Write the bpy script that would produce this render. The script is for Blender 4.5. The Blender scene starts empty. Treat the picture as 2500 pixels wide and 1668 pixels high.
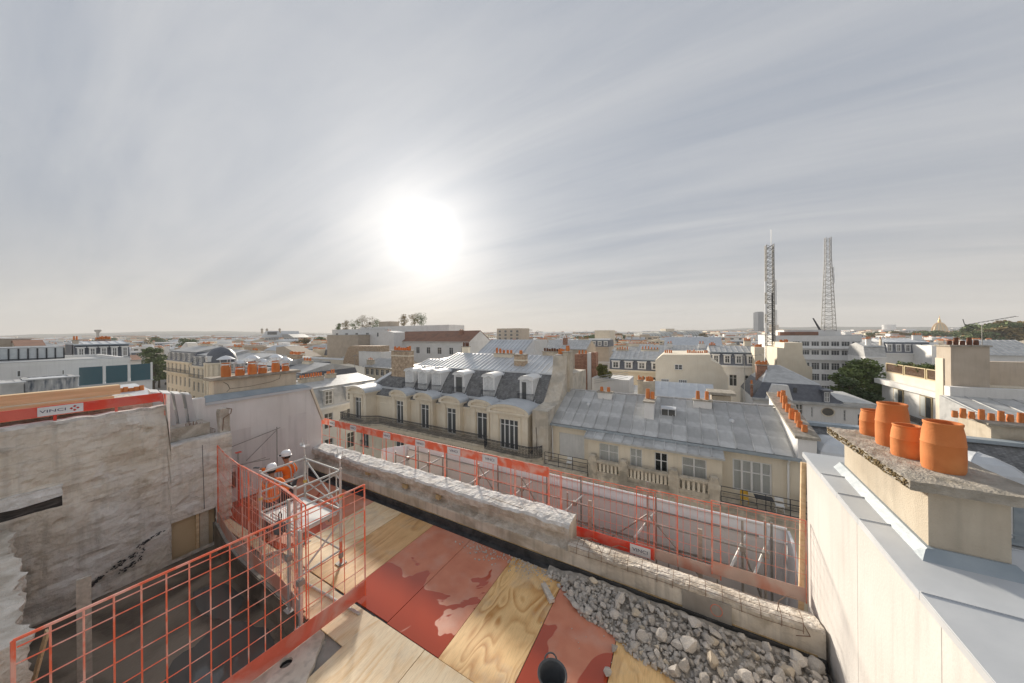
import bpy, bmesh, math, random
from mathutils import Vector, Matrix, noise as mnoise
random.seed(7)
S = bpy.context.scene
COL = S.collection
# ------------------------------------------------------------------ camera
CAMZ = 5.2; YAW = math.radians(29.0); ROLL = 0.009
cd = bpy.data.cameras.new('camera'); cam = bpy.data.objects.new('camera', cd); COL.objects.link(cam)
cd.sensor_width = 36; cd.lens = 36 * 745 / 2500.0; cd.shift_y = -0.008
cd.clip_start = 0.05; cd.clip_end = 12000
cam.matrix_world = (Matrix.Translation((0, 0, CAMZ)) @ Matrix.Rotation(YAW, 4, 'Z')
                    @ Matrix.Rotation(math.pi/2, 4, 'X') @ Matrix.Rotation(-ROLL, 4, 'Z'))
S.camera = cam
# ------------------------------------------------------------------ sky and sun
SUN = Vector((-0.674, 0.679, 0.2915)).normalized()
w = bpy.data.worlds.new('World'); S.world = w; w.use_nodes = True
nt = w.node_tree; nt.nodes.clear()
def N(t, **k):
    n = nt.nodes.new(t)
    for a, b in k.items(): setattr(n, a, b)
    return n
def L(a, b): nt.links.new(a, b)
def math_(op, a, b=None, clamp=False):
    n = N('ShaderNodeMath', operation=op); n.use_clamp = clamp
    for i, v in enumerate((a, b)):
        if v is None: continue
        if isinstance(v, (int, float)): n.inputs[i].default_value = v
        else: L(v, n.inputs[i])
    return n.outputs[0]
def mixc(f, a, b, blend='MIX'):
    n = N('ShaderNodeMix', data_type='RGBA', blend_type=blend)
    for s_, v in ((n.inputs[0], f), (n.inputs[6], a), (n.inputs[7], b)):
        if isinstance(v, (int, float)): s_.default_value = v
        elif isinstance(v, tuple): s_.default_value = v + (1,)
        else: L(v, s_)
    return n.outputs[2]
tc = N('ShaderNodeTexCoord'); dirv = tc.outputs['Generated']
sep = N('ShaderNodeSeparateXYZ'); L(dirv, sep.inputs[0])
dot = N('ShaderNodeVectorMath', operation='DOT_PRODUCT'); L(dirv, dot.inputs[0]); dot.inputs[1].default_value = SUN
ang = math_('ARCCOSINE', math_('MINIMUM', dot.outputs['Value'], 0.99999))
elev = math_('MAXIMUM', sep.outputs['Z'], 0.0)
den = math_('ADD', elev, 0.16)
cx = math_('DIVIDE', sep.outputs['X'], den); cy = math_('DIVIDE', sep.outputs['Y'], den)
comb = N('ShaderNodeCombineXYZ'); L(cx, comb.inputs[0]); L(cy, comb.inputs[1])
def cloud(rot, sx, sy, scale, detail, dist, rough=0.55):
    mp = N('ShaderNodeMapping'); L(comb.outputs[0], mp.inputs[0])
    mp.inputs['Rotation'].default_value = (0, 0, math.radians(rot)); mp.inputs['Scale'].default_value = (sx, sy, 1)
    n = N('ShaderNodeTexNoise'); L(mp.outputs[0], n.inputs['Vector'])
    n.inputs['Scale'].default_value = scale; n.inputs['Detail'].default_value = detail
    n.inputs['Distortion'].default_value = dist; n.inputs['Roughness'].default_value = rough
    return n.outputs[0]
c1 = cloud(38, 0.26, 1.2, 2.0, 9, 0.6, 0.6)
c2 = cloud(-28, 0.16, 1.7, 1.9, 8, 0.3, 0.6)
c3 = cloud(20, 0.5, 0.5, 0.8, 4, 0.5)
def streaks(c, lo, gain): return math_('MULTIPLY', math_('SUBTRACT', c, lo), gain, True)
cm = math_('ADD', math_('MULTIPLY', streaks(c1, 0.37, 3.3), 0.46), math_('ADD', math_('MULTIPLY', streaks(c2, 0.37, 3.2), 0.36), math_('MULTIPLY', streaks(c3, 0.40, 4.0), 0.18)))
sky = N('ShaderNodeTexSky', sky_type='NISHITA'); sky.sun_disc = False
sky.sun_elevation = math.asin(SUN.z); sky.sun_rotation = math.atan2(SUN.x, SUN.y)
sky.altitude = 60; sky.dust_density = 0.6; sky.air_density = 1.0
clear = mixc(1.0, sky.outputs[0], (0.07, 0.07, 0.07), 'MULTIPLY')
# veil of high cloud: brighter towards the sun, warm and pale along the horizon
hor = math_('POWER', math_('SUBTRACT', 1.0, elev), 7.0)
thin = mixc(hor, (0.172, 0.192, 0.226), (0.295, 0.275, 0.25))
thick = mixc(hor, (0.302, 0.304, 0.312), (0.355, 0.325, 0.288))
veil = mixc(cm, thin, thick)
g1 = math_('EXPONENT', math_('MULTIPLY', ang, -2.6))
g2 = math_('EXPONENT', math_('MULTIPLY', math_('MULTIPLY', ang, ang), -310.0))
g3 = math_('EXPONENT', math_('MULTIPLY', math_('MULTIPLY', ang, ang), -26.0))
g2 = math_('MULTIPLY', g2, math_('ADD', 0.72, math_('MULTIPLY', cm, 0.55)))
glow = math_('ADD', math_('MULTIPLY', g1, 0.13), math_('ADD', math_('MULTIPLY', g2, 1.05), math_('MULTIPLY', g3, 0.19)))
gl = N('ShaderNodeCombineColor'); L(glow, gl.inputs[0]); L(math_('MULTIPLY', glow, 0.965), gl.inputs[1]); L(math_('MULTIPLY', glow, 0.90), gl.inputs[2])
veil = mixc(1.0, veil, gl.outputs[0], 'ADD')
final = mixc(0.95, clear, veil)
bg = N('ShaderNodeBackground'); L(final, bg.inputs[0]); bg.inputs[1].default_value = 1.0
out = N('ShaderNodeOutputWorld'); L(bg.outputs[0], out.inputs[0])
sd = bpy.data.lights.new('sun', 'SUN'); sd.energy = 3.5; sd.angle = math.radians(5.0); sd.color = (1.0, 0.90, 0.76)
so = bpy.data.objects.new('sun', sd); COL.objects.link(so)
so.rotation_euler = SUN.to_track_quat('Z', 'Y').to_euler(); so.location = (-60, 60, 60)
S.view_settings.view_transform = 'Standard'; S.view_settings.look = 'None'
S.view_settings.exposure = 1.0; S.view_settings.gamma = 1.0
S.cycles.max_bounces = 8; S.cycles.transparent_max_bounces = 12; S.cycles.volume_bounces = 0

# ------------------------------------------------------------------ helpers
FW = Vector((-math.sin(YAW), math.cos(YAW), 0)); RT = Vector((math.cos(YAW), math.sin(YAW), 0)); EYE = Vector((0, 0, CAMZ))
def at(px, py, x=None, y=None, z=None, d=None):
    """point of the place seen in photo pixel (px,py) that lies on the plane x=, y=, z= or d metres ahead"""
    a, b = px - 1250., 814. - py
    r = a*math.cos(ROLL) + b*math.sin(ROLL); u = -a*math.sin(ROLL) + b*math.cos(ROLL)
    v = FW*745 + RT*r + Vector((0, 0, u))
    if x is not None: t = x/v.x
    elif y is not None: t = y/v.y
    elif z is not None: t = (z - CAMZ)/v.z
    else: t = d/745
    return EYE + v*t
def nz(x, y=0, z=0, s=1.0): return mnoise.noise(Vector((x*s + 13.7, y*s - 4.1, z*s + 7.7)))

class MB:
    def __init__(s): s.v = []; s.f = []; s.m = []
    def quad(s, a, b, c, d, m=0): s.poly((a, b, c, d), m)
    def poly(s, pts, m=0):
        n = len(s.v); s.v += [tuple(p) for p in pts]; s.f.append(tuple(range(n, n+len(pts)))); s.m.append(m); return s
    def box(s, x0, x1, y0, y1, z0, z1, m=0):
        n = len(s.v)
        s.v += [(x0,y0,z0),(x1,y0,z0),(x1,y1,z0),(x0,y1,z0),(x0,y0,z1),(x1,y0,z1),(x1,y1,z1),(x0,y1,z1)]
        for f in ((3,2,1,0),(4,5,6,7),(0,1,5,4),(1,2,6,5),(2,3,7,6),(3,0,4,7)): s.f.append(tuple(n+i for i in f)); s.m.append(m)
        return s
    def hexa(s, p8, m=0):
        n = len(s.v); s.v += [tuple(p) for p in p8]
        for f in ((3,2,1,0),(4,5,6,7),(0,1,5,4),(1,2,6,5),(2,3,7,6),(3,0,4,7)): s.f.append(tuple(n+i for i in f)); s.m.append(m)
        return s
    def prism(s, poly, a, b, axis='y', m=0):
        """poly: 2D outline (counter-clockwise), extruded from a to b along axis"""
        def P(q, t): return {'y': (q[0], t, q[1]), 'x': (t, q[0], q[1]), 'z': (q[0], q[1], t)}[axis]
        k = len(poly); n = len(s.v)
        s.v += [P(q, a) for q in poly] + [P(q, b) for q in poly]
        s.f.append(tuple(range(n, n+k))); s.m.append(m)
        s.f.append(tuple(range(n+2*k-1, n+k-1, -1))); s.m.append(m)
        for i in range(k):
            j = (i+1) % k; s.f.append((n+i, n+k+i, n+k+j, n+j)); s.m.append(m)
        return s
    def tube(s, p, q, r, n=6, r2=None, m=0, cap=True):
        p, q = Vector(p), Vector(q); d = q - p
        if d.length < 1e-6: return s
        d.normalize(); a = d.orthogonal().normalized(); b = d.cross(a); r2 = r if r2 is None else r2; k = len(s.v)
        for i in range(n):
            t = 2*math.pi*(i+.5)/n; o = a*math.cos(t) + b*math.sin(t); s.v.append(tuple(p + o*r)); s.v.append(tuple(q + o*r2))
        for i in range(n):
            j = (i+1) % n; s.f.append((k+2*i, k+2*j, k+2*j+1, k+2*i+1)); s.m.append(m)
        if cap:
            s.f.append(tuple(k+2*i for i in reversed(range(n)))); s.m.append(m)
            s.f.append(tuple(k+2*i+1 for i in range(n))); s.m.append(m)
        return s
    def path(s, pts, r, n=6, m=0):
        for a, b in zip(pts[:-1], pts[1:]): s.tube(a, b, r, n, m=m)
        return s
    def lathe(s, prof, n=20, c=(0, 0), m=0):
        """prof: (radius, z) list"""
        k = len(s.v); P = len(prof)
        for i in range(n):
            t = 2*math.pi*i/n
            for r, z in prof: s.v.append((c[0]+r*math.cos(t), c[1]+r*math.sin(t), z))
        for i in range(n):
            j = (i+1) % n
            for q in range(P-1): s.f.append((k+i*P+q, k+j*P+q, k+j*P+q+1, k+i*P+q+1)); s.m.append(m)
        return s
    def mesh(s, name, mats, smooth=False):
        me = bpy.data.meshes.new(name); me.from_pydata(s.v, [], s.f)
        for q in (mats if isinstance(mats, (list, tuple)) else [mats]): me.materials.append(q)
        if any(s.m): me.polygons.foreach_set('material_index', s.m)
        bm = bmesh.new(); bm.from_mesh(me); bmesh.ops.recalc_face_normals(bm, faces=bm.faces); bm.to_mesh(me); bm.free()
        if smooth:
            me.polygons.foreach_set('use_smooth', [True]*len(me.polygons))
            try: me.set_sharp_from_angle(angle=math.radians(40))
            except Exception: pass
        me.update(); return me
    def build(s, name, mats, parent=None, smooth=False, loc=None):
        return link(name, s.mesh(name, mats, smooth), parent, loc)
def link(name, me, parent=None, loc=None, rz=0, sc=None):
    o = bpy.data.objects.new(name, me); COL.objects.link(o)
    if parent is not None: o.parent = parent
    if loc is not None: o.location = loc
    if rz: o.rotation_euler.z = rz
    if sc is not None: o.scale = sc
    return o
def tag(o, label, cat, group=None):
    o['label'] = label; o['category'] = cat
    if group: o['group'] = group
    return o
def thing(name, label, cat, loc=(0, 0, 0), rz=0, group=None):
    o = bpy.data.objects.new(name, None); COL.objects.link(o); o.empty_display_size = .2
    o.location = loc; o.rotation_euler.z = rz
    return tag(o, label, cat, group)
def struct(o): o['kind'] = 'structure'; return o
def stuff(o): o['kind'] = 'stuff'; return o
def bx(name, parent, mats, *a, loc=None): return MB().box(*a).build(name, mats, parent, loc=loc)
def bevel(o, wdt=.01, seg=1):
    m = o.modifiers.new('bevel', 'BEVEL'); m.width = wdt; m.segments = seg; m.limit_method = 'ANGLE'; m.angle_limit = math.radians(50); return o
def roughen(me, amp, s=3.0, seed=0, axis=(1, 1, 1)):
    for v in me.vertices:
        c = v.co; q = mnoise.noise_vector(Vector((c.x*s+seed, c.y*s, c.z*s))); q2 = mnoise.noise_vector(Vector((c.x*s*3.1+seed, c.y*s*3.1, c.z*s*3.1)))
        v.co = c + Vector(((q.x+.5*q2.x)*axis[0], (q.y+.5*q2.y)*axis[1], (q.z+.5*q2.z)*axis[2]))*amp
def text(word, size, parent, mat_, name='lettering', loc=(0, 0, 0), rot=(math.pi/2, 0, 0), depth=.002, sx=1.0):
    cu = bpy.data.curves.new('t', 'FONT'); cu.body = word; cu.size = size; cu.extrude = depth; cu.align_x = 'CENTER'; cu.align_y = 'CENTER'
    o = bpy.data.objects.new('t', cu); COL.objects.link(o); bpy.context.view_layer.update()
    me = bpy.data.meshes.new_from_object(o.evaluated_get(bpy.context.evaluated_depsgraph_get()))
    bpy.data.objects.remove(o); me.materials.clear(); me.materials.append(mat_)
    q = link(name, me, parent, loc); q.rotation_euler = rot; q.scale = (sx, 1, 1); return q

# ------------------------------------------------------------------ materials
def mat(name, c1, c2=None, scale=4., rough=.8, bump=.2, bscale=None, c3=None, s3=.7, f3=.5, streak=0., metal=0., spec=.4, rnd=.06, wet=None, bdist=.02, stretch=(1, 1, 1)):
    m = bpy.data.materials.new(name); m.use_nodes = True; t = m.node_tree; nd = t.nodes; lk = t.links.new
    b = nd['Principled BSDF']; c2 = c2 or tuple(x*.8 for x in c1)
    tcn = nd.new('ShaderNodeTexCoord'); oi = nd.new('ShaderNodeObjectInfo')
    mp = nd.new('ShaderNodeMapping'); lk(tcn.outputs['Object'], mp.inputs[0]); mp.inputs['Scale'].default_value = stretch
    def noise(sc, det=6, dist=0., src=None):
        n = nd.new('ShaderNodeTexNoise'); n.inputs['Scale'].default_value = sc; n.inputs['Detail'].default_value = det; n.inputs['Distortion'].default_value = dist
        lk((src or mp).outputs[0], n.inputs['Vector']); return n.outputs[0]
    def ramp(src, a, c, lo=(0, 0, 0), hi=(1, 1, 1)):
        r = nd.new('ShaderNodeValToRGB'); r.color_ramp.elements[0].position = a; r.color_ramp.elements[1].position = c
        r.color_ramp.elements[0].color = lo+(1,); r.color_ramp.elements[1].color = hi+(1,); lk(src, r.inputs[0]); return r.outputs[0]
    def mx(f, a, c, bl='MIX'):
        n = nd.new('ShaderNodeMix'); n.data_type = 'RGBA'; n.blend_type = bl
        for so_, v in ((n.inputs[0], f), (n.inputs[6], a), (n.inputs[7], c)):
            if isinstance(v, (int, float)): so_.default_value = v
            elif isinstance(v, tuple): so_.default_value = v+(1,)
            else: lk(v, so_)
        return n.outputs[2]
    col = ramp(noise(scale), .35, .68, c1, c2)
    if c3: col = mx(mx(1., ramp(noise(s3, 5, .6), .46, .62), (f3,)*3, 'MULTIPLY'), col, c3)
    if streak:
        sp = nd.new('ShaderNodeMapping'); lk(tcn.outputs['Object'], sp.inputs[0]); sp.inputs['Scale'].default_value = (5, 5, .35)
        col = mx(mx(1., ramp(noise(1.6, 6, .2, sp), .5, .78), (streak,)*3, 'MULTIPLY'), col, tuple(x*.42 for x in c2))
    if rnd:
        h = nd.new('ShaderNodeHueSaturation'); lk(col, h.inputs['Color'])
        mr = nd.new('ShaderNodeMapRange'); lk(oi.outputs['Random'], mr.inputs[0]); mr.inputs[3].default_value = 1-rnd*1.6; mr.inputs[4].default_value = 1+rnd
        lk(mr.outputs[0], h.inputs['Value']); col = h.outputs[0]
    lk(col, b.inputs['Base Color'])
    b.inputs['Roughness'].default_value = rough; b.inputs['Metallic'].default_value = metal; b.inputs['Specular IOR Level'].default_value = spec
    if bump:
        bn = nd.new('ShaderNodeBump'); bn.inputs['Strength'].default_value = bump; bn.inputs['Distance'].default_value = bdist
        lk(noise(bscale or scale*5, 8), bn.inputs['Height']); lk(bn.outputs[0], b.inputs['Normal'])
    return m
def glassy(name, col, rough=.06, alpha=0.):
    m = bpy.data.materials.new(name); m.use_nodes = True; nd = m.node_tree.nodes; lk = m.node_tree.links.new; b = nd['Principled BSDF']
    b.inputs['Base Color'].default_value = col+(1,); b.inputs['Roughness'].default_value = rough; b.inputs['Specular IOR Level'].default_value = .6
    if alpha:
        tr = nd.new('ShaderNodeBsdfTransparent'); ms = nd.new('ShaderNodeMixShader'); ms.inputs[0].default_value = alpha
        lk(b.outputs[0], ms.inputs[1]); lk(tr.outputs[0], ms.inputs[2]); lk(ms.outputs[0], nd['Material Output'].inputs[0])
    return m

def brick_mat(name, c1, c2, mortar, scale=3.2):
    m = mat(name, c1, c2, rough=.9, bump=0); nd = m.node_tree.nodes; lk = m.node_tree.links.new
    tcn = nd.new('ShaderNodeTexCoord'); sx = nd.new('ShaderNodeSeparateXYZ'); lk(tcn.outputs['Object'], sx.inputs[0])
    ad = nd.new('ShaderNodeMath'); lk(sx.outputs[0], ad.inputs[0]); lk(sx.outputs[1], ad.inputs[1])
    cb = nd.new('ShaderNodeCombineXYZ'); lk(ad.outputs[0], cb.inputs[0]); lk(sx.outputs[2], cb.inputs[1])
    br = nd.new('ShaderNodeTexBrick'); lk(cb.outputs[0], br.inputs[0]); br.inputs['Scale'].default_value = scale
    br.inputs['Color1'].default_value = c1+(1,); br.inputs['Color2'].default_value = c2+(1,); br.inputs['Mortar'].default_value = mortar+(1,)
    br.inputs['Mortar Size'].default_value = .03; br.inputs['Brick Width'].default_value = .7; br.inputs['Row Height'].default_value = .26
    no = nd.new('ShaderNodeTexNoise'); no.inputs['Scale'].default_value = 2.5; no.inputs['Detail'].default_value = 6; lk(tcn.outputs['Object'], no.inputs[0])
    mx = nd.new('ShaderNodeMix'); mx.data_type = 'RGBA'; mx.blend_type = 'OVERLAY'; mx.inputs[0].default_value = .8; lk(br.outputs[0], mx.inputs[6]); lk(no.outputs[0], mx.inputs[7])
    lk(mx.outputs[2], nd['Principled BSDF'].inputs['Base Color'])
    bn = nd.new('ShaderNodeBump'); bn.inputs['Strength'].default_value = .5; bn.inputs['Distance'].default_value = .02; bn.invert = True
    lk(br.outputs['Fac'], bn.inputs['Height']); lk(bn.outputs[0], nd['Principled BSDF'].inputs['Normal'])
    return m
def plywood(name, light, dark, sc, rough=.55, tilt=0.):
    m = bpy.data.materials.new(name); m.use_nodes = True; nd = m.node_tree.nodes; lk = m.node_tree.links.new; b = nd['Principled BSDF']
    tcn = nd.new('ShaderNodeTexCoord'); oi = nd.new('ShaderNodeObjectInfo')
    ad = nd.new('ShaderNodeVectorMath'); ad.operation = 'ADD'; sc3 = nd.new('ShaderNodeVectorMath'); sc3.operation = 'SCALE'
    cb = nd.new('ShaderNodeCombineXYZ')
    for i in range(3): lk(oi.outputs['Random'], cb.inputs[i])
    lk(cb.outputs[0], sc3.inputs[0]); sc3.inputs['Scale'].default_value = 37.
    lk(tcn.outputs['Object'], ad.inputs[0]); lk(sc3.outputs[0], ad.inputs[1])
    mp = nd.new('ShaderNodeMapping'); lk(ad.outputs[0], mp.inputs[0]); mp.inputs['Scale'].default_value = (1, .33, 1); mp.inputs['Rotation'].default_value = (0, 0, tilt)
    n1 = nd.new('ShaderNodeTexNoise'); lk(mp.outputs[0], n1.inputs[0]); n1.inputs['Scale'].default_value = sc; n1.inputs['Detail'].default_value = 2.2; n1.inputs['Distortion'].default_value = .5
    mu = nd.new('ShaderNodeMath'); mu.operation = 'MULTIPLY'; lk(n1.outputs[0], mu.inputs[0]); mu.inputs[1].default_value = 15.
    fr = nd.new('ShaderNodeMath'); fr.operation = 'FRACT'; lk(mu.outputs[0], fr.inputs[0])
    rp = nd.new('ShaderNodeValToRGB'); e = rp.color_ramp.elements; e[0].position = 0; e[0].color = light+(1,); e[1].position = .97; e[1].color = light+(1,)
    q = rp.color_ramp.elements.new(.75); q.color = dark+(1,); q = rp.color_ramp.elements.new(.35); q.color = tuple(a*.7+c*.3 for a, c in zip(light, dark))+(1,)
    lk(fr.outputs[0], rp.inputs[0])
    n2 = nd.new('ShaderNodeTexNoise'); lk(ad.outputs[0], n2.inputs[0]); n2.inputs['Scale'].default_value = 1.6; n2.inputs['Detail'].default_value = 5
    r2 = nd.new('ShaderNodeValToRGB'); r2.color_ramp.elements[0].position = .4; r2.color_ramp.elements[1].position = .62; lk(n2.outputs[0], r2.inputs[0])
    mx = nd.new('ShaderNodeMix'); mx.data_type = 'RGBA'; lk(r2.outputs[0], mx.inputs[0]); lk(rp.outputs[0], mx.inputs[6]); mx.inputs[7].default_value = tuple(min(1, a*1.06) for a in light)+(1,)
    mf = nd.new('ShaderNodeMath'); mf.operation = 'MULTIPLY'; mf.inputs[1].default_value = .75; lk(r2.outputs[0], mf.inputs[0]); lk(mf.outputs[0], mx.inputs[0])
    # grain specks
    mp2 = nd.new('ShaderNodeMapping'); lk(ad.outputs[0], mp2.inputs[0]); mp2.inputs['Scale'].default_value = (60, 5, 1)
    n3 = nd.new('ShaderNodeTexNoise'); lk(mp2.outputs[0], n3.inputs[0]); n3.inputs['Scale'].default_value = 1.5; n3.inputs['Detail'].default_value = 4
    r3 = nd.new('ShaderNodeValToRGB'); r3.color_ramp.elements[0].position = .3; r3.color_ramp.elements[0].color = (.72, .68, .62, 1); r3.color_ramp.elements[1].position = .55; lk(n3.outputs[0], r3.inputs[0])
    m2 = nd.new('ShaderNodeMix'); m2.data_type = 'RGBA'; m2.blend_type = 'MULTIPLY'; m2.inputs[0].default_value = .6; lk(mx.outputs[2], m2.inputs[6]); lk(r3.outputs[0], m2.inputs[7])
    # grey dust and trodden dirt, in worn patches
    n4 = nd.new('ShaderNodeTexNoise'); lk(ad.outputs[0], n4.inputs[0]); n4.inputs['Scale'].default_value = 1.1; n4.inputs['Detail'].default_value = 9; n4.inputs['Roughness'].default_value = .65
    r4 = nd.new('ShaderNodeValToRGB'); r4.color_ramp.elements[0].position = .52; r4.color_ramp.elements[1].position = .72; r4.color_ramp.elements[1].color = (.6, .6, .6, 1); lk(n4.outputs[0], r4.inputs[0])
    m3 = nd.new('ShaderNodeMix'); m3.data_type = 'RGBA'; lk(r4.outputs[0], m3.inputs[0]); lk(m2.outputs[2], m3.inputs[6]); m3.inputs[7].default_value = (.44, .37, .29, 1)
    lk(m3.outputs[2], b.inputs['Base Color'])
    b.inputs['Roughness'].default_value = rough
    bn = nd.new('ShaderNodeBump'); bn.inputs['Strength'].default_value = .12; bn.inputs['Distance'].default_value = .01; lk(n3.outputs[0], bn.inputs['Height']); lk(bn.outputs[0], b.inputs['Normal'])
    return m
def red_sheet(name):
    m = bpy.data.materials.new(name); m.use_nodes = True; nd = m.node_tree.nodes; lk = m.node_tree.links.new; b = nd['Principled BSDF']
    g = nd.new('ShaderNodeNewGeometry'); oi = nd.new('ShaderNodeObjectInfo')
    def no(sc, det, dist=0):
        n = nd.new('ShaderNodeTexNoise'); lk(g.outputs['Position'], n.inputs[0]); n.inputs['Scale'].default_value = sc; n.inputs['Detail'].default_value = det; n.inputs['Distortion'].default_value = dist; return n.outputs[0]
    sp = nd.new('ShaderNodeSeparateXYZ'); lk(g.outputs['Position'], sp.inputs[0])
    # standing water lies on the low side of the sheets
    a = nd.new('ShaderNodeMapRange'); lk(sp.outputs[1], a.inputs[0]); a.inputs[1].default_value = 3.7; a.inputs[2].default_value = 5.9; a.inputs[3].default_value = .21; a.inputs[4].default_value = -.2
    s_ = nd.new('ShaderNodeMath'); lk(a.outputs[0], s_.inputs[0]); lk(no(.85, 3, .9), s_.inputs[1])
    r = nd.new('ShaderNodeValToRGB'); r.color_ramp.elements[0].position = .50; r.color_ramp.elements[1].position = .515; lk(s_.outputs[0], r.inputs[0])
    d = nd.new('ShaderNodeValToRGB'); d.color_ramp.elements[0].position = .35; d.color_ramp.elements[0].color = (.60, .235, .14, 1); d.color_ramp.elements[1].position = .7; d.color_ramp.elements[1].color = (.52, .175, .10, 1); lk(no(3, 8), d.inputs[0])
    du = nd.new('ShaderNodeValToRGB'); du.color_ramp.elements[0].position = .48; du.color_ramp.elements[1].position = .75; du.color_ramp.elements[1].color = (.7, .7, .7, 1); lk(no(1.7, 9), du.inputs[0])
    md = nd.new('ShaderNodeMix'); md.data_type = 'RGBA'; lk(du.outputs[0], md.inputs[0]); lk(d.outputs[0], md.inputs[6]); md.inputs[7].default_value = (.58, .36, .28, 1)
    mx = nd.new('ShaderNodeMix'); mx.data_type = 'RGBA'; lk(r.outputs[0], mx.inputs[0]); lk(md.outputs[2], mx.inputs[6]); mx.inputs[7].default_value = (.40, .065, .028, 1)
    lk(mx.outputs[2], b.inputs['Base Color'])
    rr = nd.new('ShaderNodeMapRange'); lk(r.outputs[0], rr.inputs[0]); rr.inputs[3].default_value = .62; rr.inputs[4].default_value = .09; lk(rr.outputs[0], b.inputs['Roughness'])
    return m
m_ply = plywood('plywood', (.80, .53, .24), (.50, .23, .055), 1.25)
m_ply_pale = plywood('plywood_pale', (.82, .66, .44), (.70, .47, .24), .8)
m_ply_brown = plywood('plywood_brown', (.68, .43, .20), (.50, .27, .10), .7)
m_red = red_sheet('red_film_board')
m_conc = mat('concrete', (.58, .51, .42), (.70, .635, .54), 1.7, .9, .7, 14, (.35, .30, .23), 1.3, .85, streak=.75)
m_concd = mat('concrete_dark', (.30, .27, .235), (.40, .365, .32), 2, .9, .35, 20, (.2, .18, .16), 1.2, .6, streak=.4)
m_broken = mat('broken_concrete', (.57, .51, .435), (.73, .68, .61), 6, .95, 1., 18, (.40, .34, .27), 2.2, .75, bdist=.05)
m_white_br = mat('pale_broken_mortar', (.62, .60, .57), (.78, .77, .75), 7, .95, .9, 24, (.45, .42, .38), 3., .5, bdist=.03)
m_rub = mat('rubble_stone', (.54, .49, .43), (.68, .63, .57), 7, .95, .7, 30, (.42, .40, .38), 3, .5, rnd=.16)
m_rub2 = mat('rubble_plaster', (.58, .49, .37), (.68, .60, .49), 7, .95, .6, 30, rnd=.1)
m_dust_shade = mat('dust_gap_shade', (.34, .305, .265), (.46, .42, .37), 12, 1, .8, 40)  # dust fill, darkened in colour to imitate shaded gaps between the stones
m_black = mat('bitumen_membrane', (.025, .026, .028), (.05, .05, .052), 8, .55, .35, 40, (.10, .10, .10), 3., .4)
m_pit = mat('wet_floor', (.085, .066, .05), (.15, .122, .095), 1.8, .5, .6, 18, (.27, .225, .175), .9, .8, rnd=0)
m_water = glassy('puddle', (.10, .097, .092), .05)
m_render_r = mat('insulated_render', (.62, .595, .565), (.68, .655, .625), 1.1, .92, .15, 30, (.57, .54, .51), .5, .5, streak=.25, rnd=0)
m_render = mat('white_render', (.70, .68, .655), (.77, .75, .73), 1.1, .92, .18, 30, (.62, .59, .56), .5, .5, streak=.22, rnd=0)
m_zinc = mat('zinc', (.47, .47, .46), (.55, .55, .54), 2.2, .45, .1, 8, (.36, .36, .35), 1.3, .65, spec=.5, rnd=.11)
m_zincl = mat('zinc_light', (.55, .575, .60), (.63, .65, .67), 1.6, .4, .1, 8, (.48, .50, .52), .9, .4, spec=.5, rnd=.05)
m_lead = mat('lead_flashing', (.28, .33, .37), (.36, .41, .445), 3, .45, .25, 12, rnd=.03)
m_lime = mat('chimney_render', (.55, .475, .37), (.64, .57, .46), 1.8, .95, .45, 60, (.42, .36, .28), 1.4, .5, streak=.3, rnd=.05)
m_slabc = mat('lichen_slab', (.34, .31, .26), (.47, .43, .37), 8, .95, .9, 45, (.25, .22, .17), 2.6, .7, rnd=0)
m_pot = mat('terracotta', (.64, .21, .065), (.70, .28, .10), 3, .85, .12, 40, (.50, .15, .05), 2.2, .7, rnd=.08)
m_potd = mat('sooty_pot', (.13, .055, .035), (.2, .09, .05), 4, .9, .2, 20, rnd=.1)
m_steel = mat('galvanised_steel', (.48, .48, .46), (.58, .58, .56), 9, .45, .1, 40, metal=.35, rnd=.06)
m_steeld = mat('weathered_tube', (.26, .25, .23), (.36, .345, .32), 12, .6, .2, 40, metal=.25, rnd=.08)
m_alu = mat('aluminium_cowl', (.72, .73, .74), (.8, .8, .8), 9, .3, 0, metal=.6, rnd=.03)
m_orange = mat('fence_paint', (.84, .17, .085), (.80, .15, .075), 6, .5, .05, 30, (.80, .52, .44), 3.2, .7, rnd=.04)
m_orangew = mat('fence_paint_dusty', (.74, .17, .10), (.66, .28, .20), 9, .6, .08, 30, (.66, .48, .42), 3.5, .75, rnd=.04)
m_toe = mat('toe_board_paint', (.70, .05, .03), (.76, .08, .04), 3, .5, .08, 25, (.66, .30, .25), 2.6, .35, rnd=.03)
m_toew = mat('toe_board_dusty', (.58, .42, .36), (.50, .36, .30), 3, .7, .1, 25, (.55, .20, .13), 1.6, .75, rnd=.03)
m_sign = mat('sign_white', (.74, .74, .75), (.68, .68, .69), 9, .5, 0, rnd=0)
m_navy = mat('sign_navy', (.03, .035, .10), (.035, .04, .11), 9, .5, 0, rnd=0)
m_signred = mat('sign_red', (.55, .03, .03), None, 9, .5, 0, rnd=0)
m_timber = mat('timber', (.74, .53, .31), (.80, .62, .40), 2, .7, .2, 20, (.5, .32, .16), 1.5, .4, stretch=(9, .7, 9))
m_timberg = mat('timber_grey', (.40, .36, .31), (.5, .45, .39), 2, .85, .4, 20, (.3, .27, .23), 1.5, .5, stretch=(9, .7, 9))
m_rust = mat('rusty_rebar', (.20, .125, .085), (.28, .2, .15), 20, .85, .3, 60)
m_sheet = mat('white_sheeting', (.78, .775, .78), (.82, .82, .82), 1., .45, .2, 3, (.66, .65, .65), .8, .4, rnd=0, bdist=.06)
m_stone = mat('paris_stone', (.76, .67, .53), (.80, .72, .59), 1.2, .9, .15, 30, (.69, .60, .47), .45, .5, streak=.22, rnd=.03)
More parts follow.
